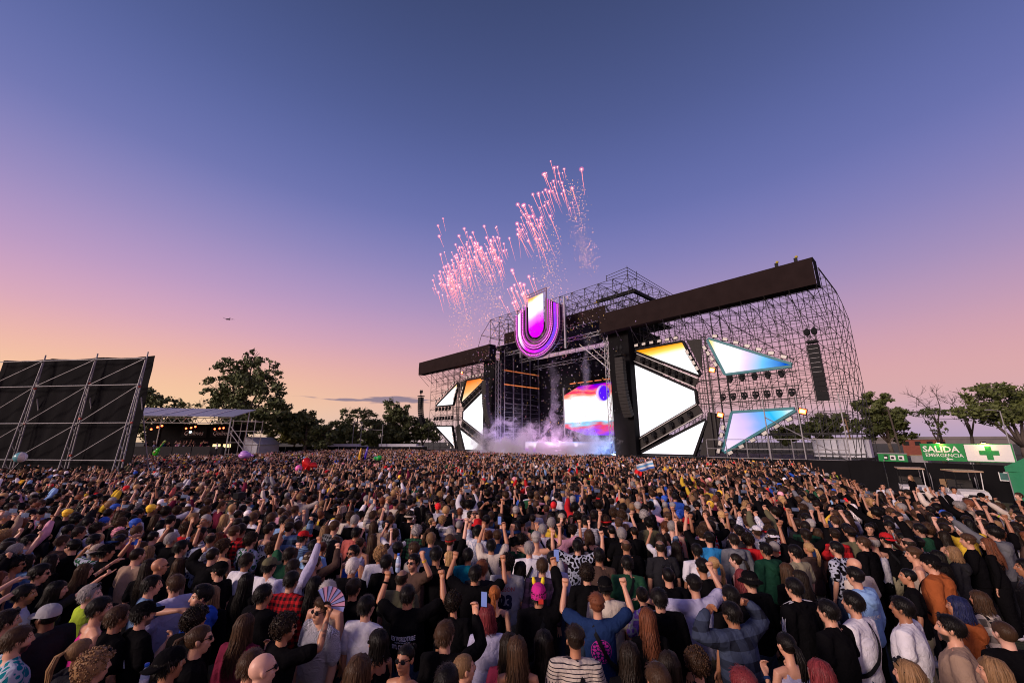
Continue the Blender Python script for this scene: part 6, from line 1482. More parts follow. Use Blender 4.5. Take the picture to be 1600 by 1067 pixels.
pp(1417, 1052, 'person with blonde streaks and mirrored sunglasses on top, bottom right', sex='f', hair='long', hc='streak', gears=[('shades_up',)], f=25)
pp(1482, 984, 'bearded person in profile with sunglasses on top and taupe shirt', tc='tan', beard=1., f=45, gears=[('shades_up',)], skin='fair', sex='b')
pp(1496, 951, 'person with blue-black hair in a rust hoodie with strap', sex='f', hair='bob', hc='blue', top='hood', tc='rust', strap=-1, f=30)
pp(1460, 881, 'person in an orange-brown hoodie and backward black cap with lettered strap', top='hood', tc='rust', gears=[('cap_back', 'black')], strap=1, f=32, sex='b', h=1.04)
pp(1432, 868, 'person with sharp fade in profile and beige tank top', top='tank', tc='beige', hair='fade', hc='brown', f=48, skin='fair')
pp(1417, 903, 'person with cropped black hair and earring in profile, black shirt', sex='f', hair='buzz', hc='black', f=50, skin='tan')
pp(1405, 842, 'dark-skinned person in a pale grey tank top with an arm raised', sex='f', hair='bun', top='tank', tc='lightgrey', skin='brown', la='up_out', f=30)
pp(1487, 864, 'person with dark blonde bob in a grey hoodie', sex='f', hair='bob', hc='streak', top='hood', tc='charcoal', f=28)
pp(1515, 846, 'person with short brown hair and smoking hand, long black shirt', hc='brown', hair='fade', la='hold', f=38, skin='fair', top='long', pants='wide', pc='black')
pp(1550, 852, 'person with long reddish hair in long black clothes, second from right edge', sex='f', hair='long', hc='chestnut', top='long', tc='black', pants='wide', pc='black', f=30)
pp(1592, 885, 'person in a shiny black leather jacket with light blue collar at right edge', top='jacket', tc='black', tk='leather', f=48, skin='olive')
pp(1567, 1058, 'light brown hair cut by the bottom right corner', sex='f', hair='long', hc='streak', f=30)
# further back, single people worth naming
pp(1423, 746, 'person with long fair hair in black standing alone before the golf cart', sex='f', hair='long', hc='streak', f=60, pc='black', h=1.04)
pp(1470, 762, 'person in grey shirt with an arm round a friend beside the golf cart', tc='lightgrey', f=150, skin='fair', ra='cross')
pp(1485, 765, 'person in a white shirt leaning on a friend beside the golf cart', tc='white', f=140, la='cross')
pp(1471, 790, 'person in a cream shirt with black cross-body strap before the carts', tc='cream', strap=1, f=30)
pp(1532, 775, 'person in a black cap facing the camera by the second golf cart', gears=[('cap', 'black')], f=150, skin='fair')
pp(1380, 760, 'person in white shirt facing the camera left of the golf carts', tc='white', f=120, skin='fair')
pp(1410, 770, 'person in red top at the edge of the crowd left of the carts', tc='red', f=90)
pp(1590, 775, 'person with fair skin and brown hair at right edge before the green tent', hc='brown', f=60, skin='pale')
pp(1590, 806, 'person with colourful backpack pointing a wristbanded arm, right edge', tc='cyan', tk='floral', la='reach', f=45, gears=[('wristband', 'l', 'lime')], skin='fair')
pp(1300, 738, 'steward in a fluorescent yellow vest by the black stage skirt', tc='lime', f=170, skin='tan')

POOL = [('m', 'down', 'down', 0, 0), ('m', 'front', 'front', 0, 0), ('m', 'down', 'fist', 0, 0), ('m', 'fist', 'fist', 0, 0), ('m', 'down', 'high', 0, 0), ('m', 'phone_high', 'phone_high', 0, 0), ('b', 'down', 'down', 0, 0), ('m', 'up_out', 'up_out', 0, 0),
        ('f', 'down', 'down', 0, 0), ('f', 'front', 'front', 0, 0), ('f', 'down', 'high', 0, 0), ('f', 'fist', 'fist', 0, 0), ('m', 'reach', 'down', 0, 0), ('f', 'phone', 'phone', 0, 0), ('m', 'point', 'down', 0, 0), ('f', 'wave', 'down', 20, 0), ('m', 'head', 'down', -20, 0), ('m', 'cross', 'hold', 0, 0)]
POSEW = {'down': 'arms down', 'front': 'hands held in front', 'fist': 'fist raised', 'high': 'arm straight up', 'phone_high': 'hands overhead', 'up_out': 'arms up wide', 'reach': 'arm reaching forward', 'phone': 'hands at face height', 'point': 'arm pointing ahead', 'wave': 'open hand waving', 'head': 'hand at the head', 'cross': 'arms bent in front', 'hold': 'arms bent in front'}
def inside(poly, x, y):
    c = False; n = len(poly)
    for i in range(n):
        x0, y0 = poly[i]; x1, y1 = poly[(i + 1) % n]
        if (y0 > y) != (y1 > y) and x < (x1 - x0) * (y - y0) / (y1 - y0) + x0: c = not c
    return c
AREA = [(-11, 2.0), (2.4, 2.2), (3.6, 2.6), (5.0, 4.4), (6.3, 6.0), (7.6, 7.6), (10.2, 8.8), (13.4, 10.2), (14.6, 12.4), (14.4, 15), (14.8, 17.5), (17.0, 21.5), (19.0, 25.5), (22.0, 31), (25.0, 36.8), (1.8, 62), (-22, 90), (-38, 90), (-38.5, 53.5), (-52, 50), (-52, 30), (-26, 26.6), (-42, 26.6), (-42, 2)]
people = []       # (x, y) of everyone standing
rp = random.Random(21)
def z_head(o): return 1.628 * o.get('h', 1.0) * (.955 if o.get('sex') == 'f' else 1.0)
HANDS = {}
for i, (u, v, lb, k) in enumerate(P_):
    k = dict(k); pr = k.pop('print', None); f = k.pop('f', 0.)
    hh = k.get('h', 1.0) * (.955 if k.get('sex') == 'f' else 1.0) * rp.uniform(.985, 1.015); k['h'] = hh
    x, y = head_ground(u, v, 1.628 * hh)
    if k.get('sex') == 'f' and 'skin' not in k: k['skin'] = rp.choice(['fair', 'tan', 'fair'])
    elif 'skin' not in k: k['skin'] = rp.choice(['fair', 'tan', 'olive', 'fair'])
    parts = make_person(x, y, heading(x, y, f), label=lb, **k); people.append((x, y)); HANDS[i] = (parts, pr, k)
# prints on clothes
def emblem_mb():
    mb = MB(); n = 28
    def disc(r0, r1, cur=0):
        vs = [(math.cos(2 * math.pi * j / n) * r, math.sin(2 * math.pi * j / n) * r, 0) for r in (r0, r1) for j in range(n)]; mb.add(vs, [(j, (j + 1) % n, n + (j + 1) % n, n + j) for j in range(n)])
    disc(.48, .5); rr = random.Random(4)
    for row in range(6):                                   # rows of bubble-like strokes filling the disc
        yy = .36 - row * .145; half = math.sqrt(max(.01, .44 ** 2 - yy ** 2)); x = -half
        while x < half - .03:
            w = min(rr.uniform(.10, .24), half - x); hgt = .062; m = 8
            mb.add([(x + w / 2 + math.cos(2 * math.pi * q / m) * w * .47 + .02 * math.sin(row + q), yy + math.sin(2 * math.pi * q / m) * hgt + .03 * math.sin(x * 20), 0) for q in range(m)], [tuple(range(m))]); x += w + .012
    return mb
for i, (parts, pr, k) in HANDS.items():
    if not pr: continue
    sh = parts['shirt']; me = sh.data; W_ = PM['white']
    def put(txt, w, h, z, x=0., m=W_, nm='lettering', shear=0., b=.015): decal(nm, text_mb(txt, shear, b), me, m, w, h, z, sh, xc=x)
    if pr == 'KA': put('KA', .17, .10, 1.24, .06)
    elif pr == 'TRIP':
        put('BOULEVARD', .27, .055, 1.20); put('TRIP', .15, .065, 1.12, -.05); put('23', .05, .03, 1.11, .07)
        for z, c in ((1.285, PM['white']), (1.272, mat('red_print', (.4, .04, .03), .7)), (1.259, mat('tan_print', (.35, .24, .14), .7))):
            q = MB(); q.add([(-.5 + j / 10, s, 0) for s in (-.5, .5) for j in range(11)], [(j, j + 1, 12 + j, 11 + j) for j in range(10)]); decal('print_stripe', q, me, c, .26, .011, z, sh)
    elif pr == 'WORLDTRIBE': put('KEY WORLDTRIBE', .30, .05, 1.235, 0, W_, 'lettering', 0, .03); put('SSYL COMPANY', .28, .05, 1.15, 0, W_, 'lettering', 0, .03); put('DELIVER THE FUTURE', .2, .012, 1.195)
    elif pr == 'GIBSON':
        put('GIBSON', .26, .055, 1.33, 0, mat('jersey_red_print', (.35, .05, .05), .7)); put('23', .20, .19, 1.17, 0, mat('jersey_navy_print', (.02, .02, .05), .7), 'number', 0, .06)
    elif pr == 'Wild': put('Wild', .17, .06, 1.27, .03)
    elif pr == 'MONEY': put('MAKE MONEY', .26, .05, 1.20); 
    elif pr == 'EMBLEM': decal('emblem', emblem_mb(), me, PM['pinkprint'], .235, .235, 1.215, sh)
    elif pr == 'TRACK':
        for kk in (-1, 1):
            S, E, Wp, u_, f_, hh_, _ = arm_points(k.get('sex', 'm'), kk, 'down')
            for d in (-.018, 0, .018):
                q = MB(); pts = [Vector((kk * .10, d - .012, 1.505)), S + Vector((kk * .035, d, .075)), S + u_ * .12 + Vector((kk * .098, d, .0)), E + Vector((kk * .090, d, 0)), Wp - f_ * .03 + Vector((kk * .068, d, 0))]
                for a in range(len(pts) - 1): q.bar(pts[a], pts[a + 1], .0055, 4)
                q.build('sleeve_stripe', PM['white'], sh)
# horns on the pink beanie
hp = HANDS[PINK][0]
for kx in (-.05, .05):
    q = MB(); ring_tube(q, [(kx, .02, .13), (kx * 1.15, .02, .165), (kx * 1.2, .025, .19)], [.024, .024, .018], 8); o = q.build('horn', mat('yellow_felt', (.80, .62, .02), .8), hp['beanie'], True)
q = MB(); q.box((.03, -.13, -.02), (.06, .012, .05)); q.build('label_tag', mat('red_felt', (.6, .03, .02), .8), hp['beanie'])
# things held in hands
def held(parts, side, name, meshes, label, cat, up=None, off=(0, 0, 0)):
    W0, f0, h0 = parts['hands'][side]; b = parts['body']
    mw = Matrix.Translation(b.location) @ Matrix.Rotation(b.rotation_euler.z, 4, 'Z') @ Matrix.Scale(b.scale.x, 4)
    p = mw @ (W0 + h0 * .10 + Vector(off)); r = empty(name, p, b.rotation_euler.z); tag(r, label, cat)
    if name == 'folding_fan': r.rotation_euler = (R_(-12), R_(35), b.rotation_euler.z + R_(52))
    for nm, mb, mt in meshes: mb.build(nm, mt, r, nm not in ('body', 'screen'))
    return r
def phone_parts():
    a = MB(); a.box((0, 0, .03), (.074, .010, .155)); s = MB(); s.box((0, -.0062, .03), (.066, .002, .142)); c = MB(); c.box((.018, .0075, .085), (.028, .006, .03))
    return [('body', a, PM['black']), ('screen', s, PM['screen']), ('camera_bump', c, PM['black'])]
def bottle_parts():
    a = MB(); ring_tube(a, [(0, 0, -.08), (0, 0, -.02), (0, 0, .05), (0, 0, .085), (0, 0, .105)], [.033, .031, .033, .024, .014], 12); c = MB(); c.bar((0, 0, .112), (0, 0, .136), .018, 10); l_ = MB(); l_.bar((0, 0, -.03), (0, 0, .025), .0345, 14)
    return [('bottle_body', a, PM['plastic']), ('cap', c, PM['bluecap']), ('paper_label', l_, mat('bottle_label', (.5, .5, .62), .5, 0, .5, 30.))]
held(HANDS[PH1][0], 1, 'smartphone', phone_parts(), 'phone held overhead by the person in cream shirt', 'phone', off=(-.09, .02, .02)); held(HANDS[PH2][0], 1, 'smartphone', phone_parts(), 'blue-screened phone held by the brown-haired person in black sweater', 'phone', off=(0, .03, .02))
held(HANDS[PINK][0], 1, 'smartphone', phone_parts(), 'phone held up by the person in pink beanie', 'phone', off=(0, .03, .02))
held(HANDS[BOT1][0], 1, 'water_bottle', bottle_parts(), 'water bottle with blue cap held at the lower left', 'bottle', off=(0, .03, .06)); held(HANDS[WT][0], -1, 'water_bottle', bottle_parts(), 'water bottle held up beside the WORLDTRIBE shirt', 'bottle', off=(0, .03, .05))
def fan_parts():
    out = []; ml = [mat('fan_paper_blue', rgb(160, 170, 235), .6), mat('fan_paper_pink', rgb(235, 170, 200), .6)]
    for i in range(9):
        a0 = R_(-70 + i * 16); a1 = R_(-70 + i * 16 + 15.2); q = MB(); vs = []
        for a, y in ((a0, -.004), (a1, .004)):
            for r in (.05, .19): vs.append((math.sin(a) * r, y, math.cos(a) * r))
        q.add(vs, [(0, 1, 3, 2)]); q.add([(p[0], p[1] + .002, p[2]) for p in vs], [(2, 3, 1, 0)]); out.append(('fan_leaf', q, ml[i % 2]))
        s = MB(); s.bar((0, 0, 0), (math.sin(a0) * .19, -.006, math.cos(a0) * .19), .003, 4, .0045); out.append(('rib', s, PM['black']))
    return out
held(HANDS[FAN][0], 1, 'folding_fan', fan_parts(), 'open pastel folding fan held before the geometric shirt', 'fan')

# the rest: a jittered field of places, the nearest built one by one, the others as one mass
pts = []
sp = .535; ny = int(100 / sp)
for j in range(ny):
    for i in range(int(110 / sp)):
        x = -60 + i * sp + (sp / 2 if j % 2 else 0) + rp.uniform(-.22, .22); y = 1.5 + j * sp * .93 + rp.uniform(-.22, .22)
        if not inside(AREA, x, y): continue
        if x * x + y * y < 3.0 ** 2: continue
        u, v = seen_at(x, y, 1.62)
        if u < -130 or u > 1730 or v > 1085: continue
        if rp.random() < .05 + .22 * max(0, noise.noise(Vector((x * .35, y * .35, 2.)))): continue
        pts.append((x, y))
near = [p for p in people]
keep = []
STAR = [people[i] for i, (p_, pr, k) in HANDS.items() if pr or k.get('tk', 'plain') != 'plain' or k.get('top') == 'hood' or k.get('tc') in ('white', 'lime', 'magenta', 'beige') or k.get('gears')]
for x, y in sorted(pts, key=lambda p: p[0] ** 2 + p[1] ** 2):
    d2 = x * x + y * y
    if d2 < 17 ** 2 and any((x - a) ** 2 + (y - b) ** 2 < (.43 if d2 > 64 else .58) ** 2 for a, b in near): continue
    if d2 < 9 ** 2 and any(d2 < a * a + b * b and (a - x) ** 2 + (b - y) ** 2 < 1.5 ** 2 and abs(math.atan2(a, b) - math.atan2(x, y)) < .30 / math.sqrt(d2) for a, b in STAR): continue
    keep.append((x, y))
NIND = 300 - len(P_)
vis = [p for p in keep if -15 < seen_at(*p, 1.62)[0] < 1615]
single = vis[:NIND]; ss = set(single); mass = [p for p in keep if p not in ss]
# landmarks for the labels
names = {PINK: 'the pink beanie', NAVY: 'the pink round emblem', GIB: 'the grey GIBSON jersey', PH1: 'the overhead phone', WT: 'the WORLDTRIBE shirt', WILD: 'the brown Wild shirt', MONEY: 'the sky blue hoodie', TRACK: 'the striped track jacket'}
for i, (u, v, lb, k) in enumerate(P_):
    for key, nm in (('taupe brown shirt', 'the taupe shirt'), ('bald person with glasses among', 'the bald head at left'), ('cobalt blue hoodie', 'the cobalt hoodie'), ('red brim', 'the red-brimmed cap'), ('olive cap', 'the olive cap'), ('lavender-sleeved', 'the raised lavender sleeve'), ('bleached white hair', 'the bleached head'),
                    ('blue tank top and sunglasses', 'the blue tank top'), ('navy shirt with light brown', 'the navy shirt'), ('blonde person in sunglasses', 'the blonde in sunglasses'), ('balding broad person', 'the balding charcoal shirt'), ('bright blue shirt', 'the bright blue shirt'), ('light grey hoodie with', 'the light grey hoodie'),
                    ('dark green hoodie', 'the green hoodie'), ('sage grey', 'the sage shirt'), ('black hair in a black shirt with pale floral', 'the floral shirt'), ('pale grey tank top', 'the raised arm in grey tank top'), ('dark blonde bob', 'the dark blonde bob'), ('smoking hand', 'the smoking hand'), ('slate blue shirt with', 'the slate blue shirt'), ('green shirt with a black backpack', 'the green shirt'),
                    ('cream shirt with black cross-body', 'the cream shirt with strap'), ('colourful backpack', 'the colourful backpack'), ('grey hair in a white shirt', 'the grey hair and strap'), ('both arms up', 'the black printed shirt')):
        if key in lb: names[i] = nm
LM = [(P_[i][0], P_[i][1], nm) for i, nm in names.items()]
used = set(); TOPN = {'tee': 'shirt', 'tank': 'tank top', 'long': 'sweater', 'hood': 'hoodie', 'jacket': 'jacket', 'crop': 'crop top'}
HW = {'short': 'short', 'fade': 'faded', 'curly': 'curly', 'long': 'long', 'pony': 'ponytailed', 'bun': 'bunned', 'bob': 'bobbed', 'quiff': 'swept-up', 'buzz': 'cropped', 'balding': 'thinning', 'bald': 'no'}
CW = ['black'] * 38 + ['white'] * 8 + ['lavender'] * 2 + ['charcoal'] * 4 + ['grey', 'lightgrey', 'navy', 'navy', 'denim', 'olive', 'maroon', 'red', 'green', 'cream', 'pink', 'brown', 'tan', 'blue', 'yellow', 'lightblue', 'coral', 'beige', 'khaki']
CN = {'lightgrey': 'light grey', 'lightblue': 'light blue', 'darkgreen': 'dark green', 'denim': 'slate blue'}
def rel(u, v, skip=0):
    c = sorted(LM, key=lambda q: (q[0] - u) ** 2 + 1.6 * (q[1] - v) ** 2)[skip]
    dx, dy = u - c[0], v - c[1]
    if abs(dx) > abs(dy) * 1.6: w = ('right of' if dx > 0 else 'left of')
    else: w = ('behind' if dy < 0 else 'in front of')
    if math.hypot(dx, dy) > 70: w = 'far ' + w
    return w + ' ' + c[2]
for x, y in single:
    u, v = seen_at(x, y, 1.62)
    for tries in range(60):
        sex, la, ra, yw, pt = rp.choice((POOL if rp.random() < .45 else POOL[:2] + POOL[6:7] + POOL[8:10]) if v < 880 else POOL[:2] + POOL[8:10]); fem = sex == 'f'
        hair = rp.choice(['long', 'long', 'long', 'pony', 'bun', 'bob', 'curly']) if fem else rp.choice(['short', 'short', 'fade', 'fade', 'curly', 'quiff', 'buzz', 'balding'])
        hc = rp.choice(['black', 'dark', 'dark', 'brown', 'brown', 'chestnut', 'streak', 'blonde'] if fem else ['black', 'black', 'dark', 'dark', 'brown', 'brown', 'grey'])
        top = rp.choice(['tee', 'tank', 'crop', 'tee', 'long'] if fem else ['tee', 'tee', 'tee', 'tee', 'hood', 'jacket', 'tank', 'long']); tc = rp.choice(CW); tk = rp.choice(['plain'] * 8 + ['stripe', 'check', 'floral', 'plaid'])
        if tk != 'plain' and tc == 'black': tc = rp.choice(['cream', 'red', 'denim', 'grey', 'white', 'green'])
        gr = []
        if rp.random() < .16 and not fem: gr = [(rp.choice(['cap', 'cap_back', 'bucket']), rp.choice(['black', 'black', 'white', 'red', 'beige', 'navy']))]
        elif rp.random() < .12: gr = [('shades_up',)]
        pw = POSEW[la] if la == ra or ra == 'down' else POSEW[ra]
        if la == ra == 'fist': pw = 'both fists raised'
        hatw = (CN.get(gr[0][1], gr[0][1]) + ' ' + {'cap': 'cap', 'cap_back': 'backward cap', 'bucket': 'bucket hat'}[gr[0][0]]) if gr and len(gr[0]) > 1 else None
        hd = hatw if hatw else f"{HW[hair]} {'light brown' if hc == 'streak' else hc} hair"
        lb = f"{dict(plain='', stripe='striped ', check='checked ', floral='patterned ', plaid='plaid ')[tk]}{CN.get(tc, tc)} {TOPN[top]} and {hd}, {pw}, {rel(u, v, tries % 3)}"
        if lb not in used and len(lb.split()) <= 16: break
    used.add(lb)
    make_person(x, y, heading(x, y, rp.gauss(0, 14)), sex=sex, la=la, ra=ra, hair=(hair, rp.randrange(3)), hc=hc, top=top, tc=tc, tk=tk, skin=rp.choice(['fair', 'tan', 'olive', 'fair', 'pale']), gears=gr, h=rp.uniform(.97, 1.03) * (.94 if fem else 1.0), strap=rp.choice([None, None, None, None, 1, -1, 'pack' if top != 'hood' else None]), label='person in ' + lb if len(lb.split()) <= 14 else lb, beard=0 if fem else rp.choice([0, .4, .8]))

# guests on the raised deck of the bar pavilion
ZH = {}
pvm = Matrix.Translation(PAV.location) @ Matrix.Rotation(PAV.rotation_euler.z, 4, 'Z')
for i in range(34):
    yy = rp.choice([-1.5, -1.3, 1.2, 1.6, 2.2]); q = pvm @ Vector((rp.uniform(-7.6, 7.2), yy, 0)); mass.append((q.x, q.y)); ZH[(q.x, q.y)] = 1.72
# ---- the mass of the crowd: one object, places with their own look
def crowd_mass():
    ms = {'skin': skin_mat('skin_crowd', 'skin_col'), 'shirt': cloth_mat('cloth_crowd', 'shirt_col'), 'hair': hair_mat('hair_crowd', 'hair_col'), 'pants': mat('trousers_crowd', (.02, .02, .026), .9), 'phone': mat('phone_crowd', (.03, .03, .04), .25, emit=rgb(150, 150, 190), estr=.25)}
    pc = bpy.data.collections.new('crowd_kinds'); kinds = []
    for n, (sex, la, ra, yw, pt) in enumerate(POOL):
        hk = 'long' if sex == 'f' else ('short', 'fade', 'curly')[n % 3]; tk = ('tee', 'tank')[n % 2] if sex == 'f' else ('tee', 'tee', 'hood')[n % 3]
        bme, M = body_mesh(sex, la, ra, yw, pt); bm = bmesh.new()
        def put(me, mi, mtx=None, cut=None):
            t = me.copy(); 
            if mtx is not None: t.transform(mtx)
            k0 = len(bm.faces); bm.from_mesh(t); bm.faces.ensure_lookup_table()
            for f in bm.faces[k0:]: f.material_index = mi
            bpy.data.meshes.remove(t)
        put(bme, 0); put(top_mesh(sex, la, ra, tk), 1); put(hair_mesh(hk, 0), 2, M @ Matrix.Translation(HEADC) @ Matrix.Scale(SEX[sex]['hs'] * 1.01, 4)); put(pants_mesh(sex), 3)
        if la in ('phone_high', 'phone'):
            W1, f1, h1 = arm_points(sex, 1, ra)[2], None, arm_points(sex, 1, ra)[5]; W2_, h2 = arm_points(sex, -1, la)[2], arm_points(sex, -1, la)[5]; c = (W1 + W2_) / 2 + (h1 + h2) * .06
            ph = MB(); ph.box(c, (.16, .012, .085)); t = ph.mesh('p', PM['black']); put(t, 4); bpy.data.meshes.remove(t)
        # skin hidden under the clothes is not needed in the mass
        dead = [v for v in bm.verts if v.co.z < .9 and all(f.material_index == 0 for f in v.link_faces)]; bmesh.ops.delete(bm, geom=dead, context='VERTS')
        me = bpy.data.meshes.new('crowd_kind'); bm.to_mesh(me); bm.free()
        o = bpy.data.objects.new('tmp', me); COL.objects.link(o); d = o.modifiers.new('d', 'DECIMATE'); d.ratio = min(1, 2600 / max(1, len(me.polygons)))
        dg = bpy.context.evaluated_depsgraph_get(); dg.update(); lo = bpy.data.meshes.new_from_object(o.evaluated_get(dg)); bpy.data.objects.remove(o)
        mi = np.zeros(len(lo.polygons), np.int32); lo.polygons.foreach_get('material_index', mi); lo.materials.clear()
        for q in ('skin', 'shirt', 'hair', 'pants', 'phone'): lo.materials.append(ms[q])
        lo.polygons.foreach_set('material_index', mi)
        lo.polygons.foreach_set('use_smooth', [True] * len(lo.polygons)); lo.name = 'crowd_kind'
        ko = bpy.data.objects.new('kind_%02d' % n, lo); pc.objects.link(ko); kinds.append(ko)
    n = len(mass); me = bpy.data.meshes.new('crowd'); me.from_pydata([(x, y, ZH.get((x, y), 0.)) for x, y in mass], [], [])
    rg = np.random.default_rng(5)
    #            down front fist fist2 high phone big up | f: down front high fist | reach phone
    w = np.array([20, 15, 5, 3, 5, 5, 11, 4, 14, 11, 3, 2, 7, 4, 5, 4, 4, 7], float); w /= w.sum(); idx = rg.choice(len(POOL), n, p=w)
    face = np.array([R_(heading(x, y)) for x, y in mass]) + rg.normal(0, .34, n)
    back = rg.random(n) < .09; face[back] += rg.uniform(1.2, 4.6, back.sum())
    rot = np.zeros((n, 3), np.float32); rot[:, 2] = face; rot[:, 0] = rg.normal(0, .03, n)
    fem = np.array([POOL[i][0] == 'f' for i in idx]); sc = rg.normal(1.0, .035, n) * np.where(fem, .95, 1.0)
    tops = np.array([CLOTH[c] for c in CW]); hairs = np.array([HAIRC[c] for c in (['black'] * 5 + ['dark'] * 6 + ['brown'] * 5 + ['chestnut', 'streak', 'blonde', 'grey'])]); sk = np.array([SKIN[c] for c in ('fair', 'tan', 'olive', 'fair', 'pale', 'tan')])
    cols = {'shirt_col': tops[rg.integers(0, len(tops), n)] * rg.uniform(.8, 1.2, (n, 1)), 'hair_col': hairs[rg.integers(0, len(hairs), n)], 'skin_col': sk[rg.integers(0, len(sk), n)] * rg.uniform(.62, 1.0, (n, 1))}
    caps = rg.random(n) < .07; cc = np.array([CLOTH[c] for c in ('black', 'white', 'red', 'pink', 'beige', 'yellow', 'blue', 'black')]); cols['hair_col'][caps] = cc[rg.integers(0, len(cc), caps.sum())]
    for k, a in cols.items():
        at = me.attributes.new(k, 'FLOAT_COLOR', 'POINT'); at.data.foreach_set('color', np.concatenate([np.clip(a, 0, 1), np.ones((n, 1))], 1).astype(np.float32).ravel())
    at = me.attributes.new('rot', 'FLOAT_VECTOR', 'POINT'); at.data.foreach_set('vector', rot.ravel())
    at = me.attributes.new('siz', 'FLOAT', 'POINT'); at.data.foreach_set('value', sc.astype(np.float32)); at = me.attributes.new('kind_i', 'INT', 'POINT'); at.data.foreach_set('value', idx.astype(np.int32))
    o = link('crowd', me); tag(o, 'dense far crowd of festival goers filling the field to the stage', 'crowd', kind='stuff')
    ng = bpy.data.node_groups.new('crowd_places', 'GeometryNodeTree'); ng.interface.new_socket('Geometry', in_out='INPUT', socket_type='NodeSocketGeometry'); ng.interface.new_socket('Geometry', in_out='OUTPUT', socket_type='NodeSocketGeometry')
    N = ng.nodes; L = ng.links; gi = N.new('NodeGroupInput'); go = N.new('NodeGroupOutput'); ci = N.new('GeometryNodeCollectionInfo'); ci.inputs['Collection'].default_value = pc; ci.inputs['Separate Children'].default_value = True; ci.inputs['Reset Children'].default_value = True
    ip = N.new('GeometryNodeInstanceOnPoints'); ip.inputs['Pick Instance'].default_value = True
    def na(nm, t): a = N.new('GeometryNodeInputNamedAttribute'); a.data_type = t; a.inputs['Name'].default_value = nm; return a.outputs[0]
    L.new(gi.outputs[0], ip.inputs['Points']); L.new(ci.outputs[0], ip.inputs['Instance']); L.new(na('kind_i', 'INT'), ip.inputs['Instance Index']); L.new(na('siz', 'FLOAT'), ip.inputs['Scale'])
    e2r = N.new('FunctionNodeEulerToRotation'); L.new(na('rot', 'FLOAT_VECTOR'), e2r.inputs[0]); L.new(e2r.outputs[0], ip.inputs['Rotation'])
    L.new(ip.outputs[0], go.inputs[0])
    md = o.modifiers.new('places', 'NODES'); md.node_group = ng
    print('CROWD', n, 'single', len(single), 'hand', len(P_), 'bodies', len(BODY), 'tops', len(TOPS))
crowd_mass()
# ------------------------------------------------------------------ balloons and flags over the crowd
def rubber(name, c): return mat(name, c, .28, 0, .08, spec=.6)
def ball_thing(name, loc, r, col, label, cat, squash=(1, 1, 1)):
    root = empty(name, loc); tag(root, label, cat)
    mb = MB(); mb.ball((0, 0, 0), tuple(r * s for s in squash), 16, 10); mb.build('balloon_skin', rubber(name + '_skin', col), root, True)
    q = MB(); q.bar((0, 0, -r * squash[2]), (0, 0, -r * squash[2] - .05), .03, 6, .012); q.build('knot', rubber(name + '_knot', col), root); return root
r = empty('inflatable_ring', (-27.07, 42, 2.15)); tag(r, 'lilac inflatable floating over the crowd right of the bar pavilion', 'inflatable')
mb = MB(); mb.ball((0, 0, 0), (.62, .55, .34), 18, 10); mb.ball((-.1, 0, .22), (.40, .36, .26), 14, 8); mb.build('body', rubber('lilac_vinyl', rgb(196, 140, 220)), r, True); q = MB(); q.ball((.72, 0, -.02), (.17, .12, .13), 10, 6); q.build('valve', rubber('lilac_vinyl2', rgb(196, 140, 220)), r, True)
def heart():
    r = empty('heart_balloon', (-13.2, 27, 2.0)); r.rotation_euler = (0, R_(35), R_(20)); tag(r, 'shiny red heart-shaped foil balloon held over the crowd', 'balloon'); mb = MB(); n = 36; vs = []; lay = 7
    for k in range(lay + 1):
        t = -1 + 2 * k / lay; s = math.sqrt(max(0, 1 - t * t)) ** .8
        for j in range(n):
            a = 2 * math.pi * j / n; x = 16 * math.sin(a) ** 3; z = 13 * math.cos(a) - 5 * math.cos(2 * a) - 2 * math.cos(3 * a) - math.cos(4 * a); vs.append((x / 16 * .52 * s, t * .17, z / 16 * .52 * s))
    mb.add(vs, [(k * n + j, k * n + (j + 1) % n, (k + 1) * n + (j + 1) % n, (k + 1) * n + j) for k in range(lay) for j in range(n)]); mb.build('foil', mat('red_foil', (.62, .012, .015), .18, .35, .1, 8., .5, 12.), r, True)
    q = MB(); q.bar((0, 0, -.55), (.02, 0, -1.2), .006, 4); q.build('string', M_['sign_white'], r)
heart()
ball_thing('round_balloon', (-13.3, 26, 1.9), .2, rgb(245, 110, 190), 'round pink balloon left of the red heart balloon', 'balloon')
r = empty('inflatable_guitar', (-30.9, 36, 2.8)); r.rotation_euler = (0, R_(32), 0); tag(r, 'bright green inflatable guitar lifted before the bar pavilion', 'inflatable')
mb = MB(); mb.ball((0, 0, -.28), (.27, .1, .25), 12, 8); mb.ball((0, 0, .0), (.2, .1, .19), 12, 8); mb.build('body', rubber('green_vinyl', (.06, .60, .03)), r, True); q = MB(); q.bar((0, 0, .1), (0, 0, .75), .055, 8); q.build('neck', rubber('green_vinyl2', (.10, .62, .05)), r, True); q = MB(); q.ball((0, 0, .84), (.1, .06, .13), 10, 6); q.build('headstock', rubber('green_vinyl3', (.5, .7, .1)), r, True); q = MB(); q.ball((-.05, -.09, -.25), (.09, .03, .09), 8, 6); q.build('sound_hole', rubber('red_vinyl', (.5, .03, .03)), r, True)
for nm, loc, c, lb, lean in (('stick_balloon', (-16.6, 45, 1.55), rgb(240, 180, 40), 'yellow stick balloon held upright in the far crowd', .06), ('stick_balloon', (-16.0, 45, 1.7), rgb(70, 40, 190), 'violet stick balloon beside the yellow one', .12)):
    r = empty(nm, loc); tag(r, lb, 'balloon'); q = MB(); ring_tube(q, [(0, 0, -.2), (lean, 0, .5), (lean * 2, 0, 1.15)], [.10, .13, .09], 10); q.build('tube', rubber(nm + lb[:3], c), r, True); q = MB(); q.ball((lean * 2.1, 0, 1.25), (.05, .05, .05), 8, 5); q.build('knot', rubber(nm + 'k' + lb[:3], c), r)
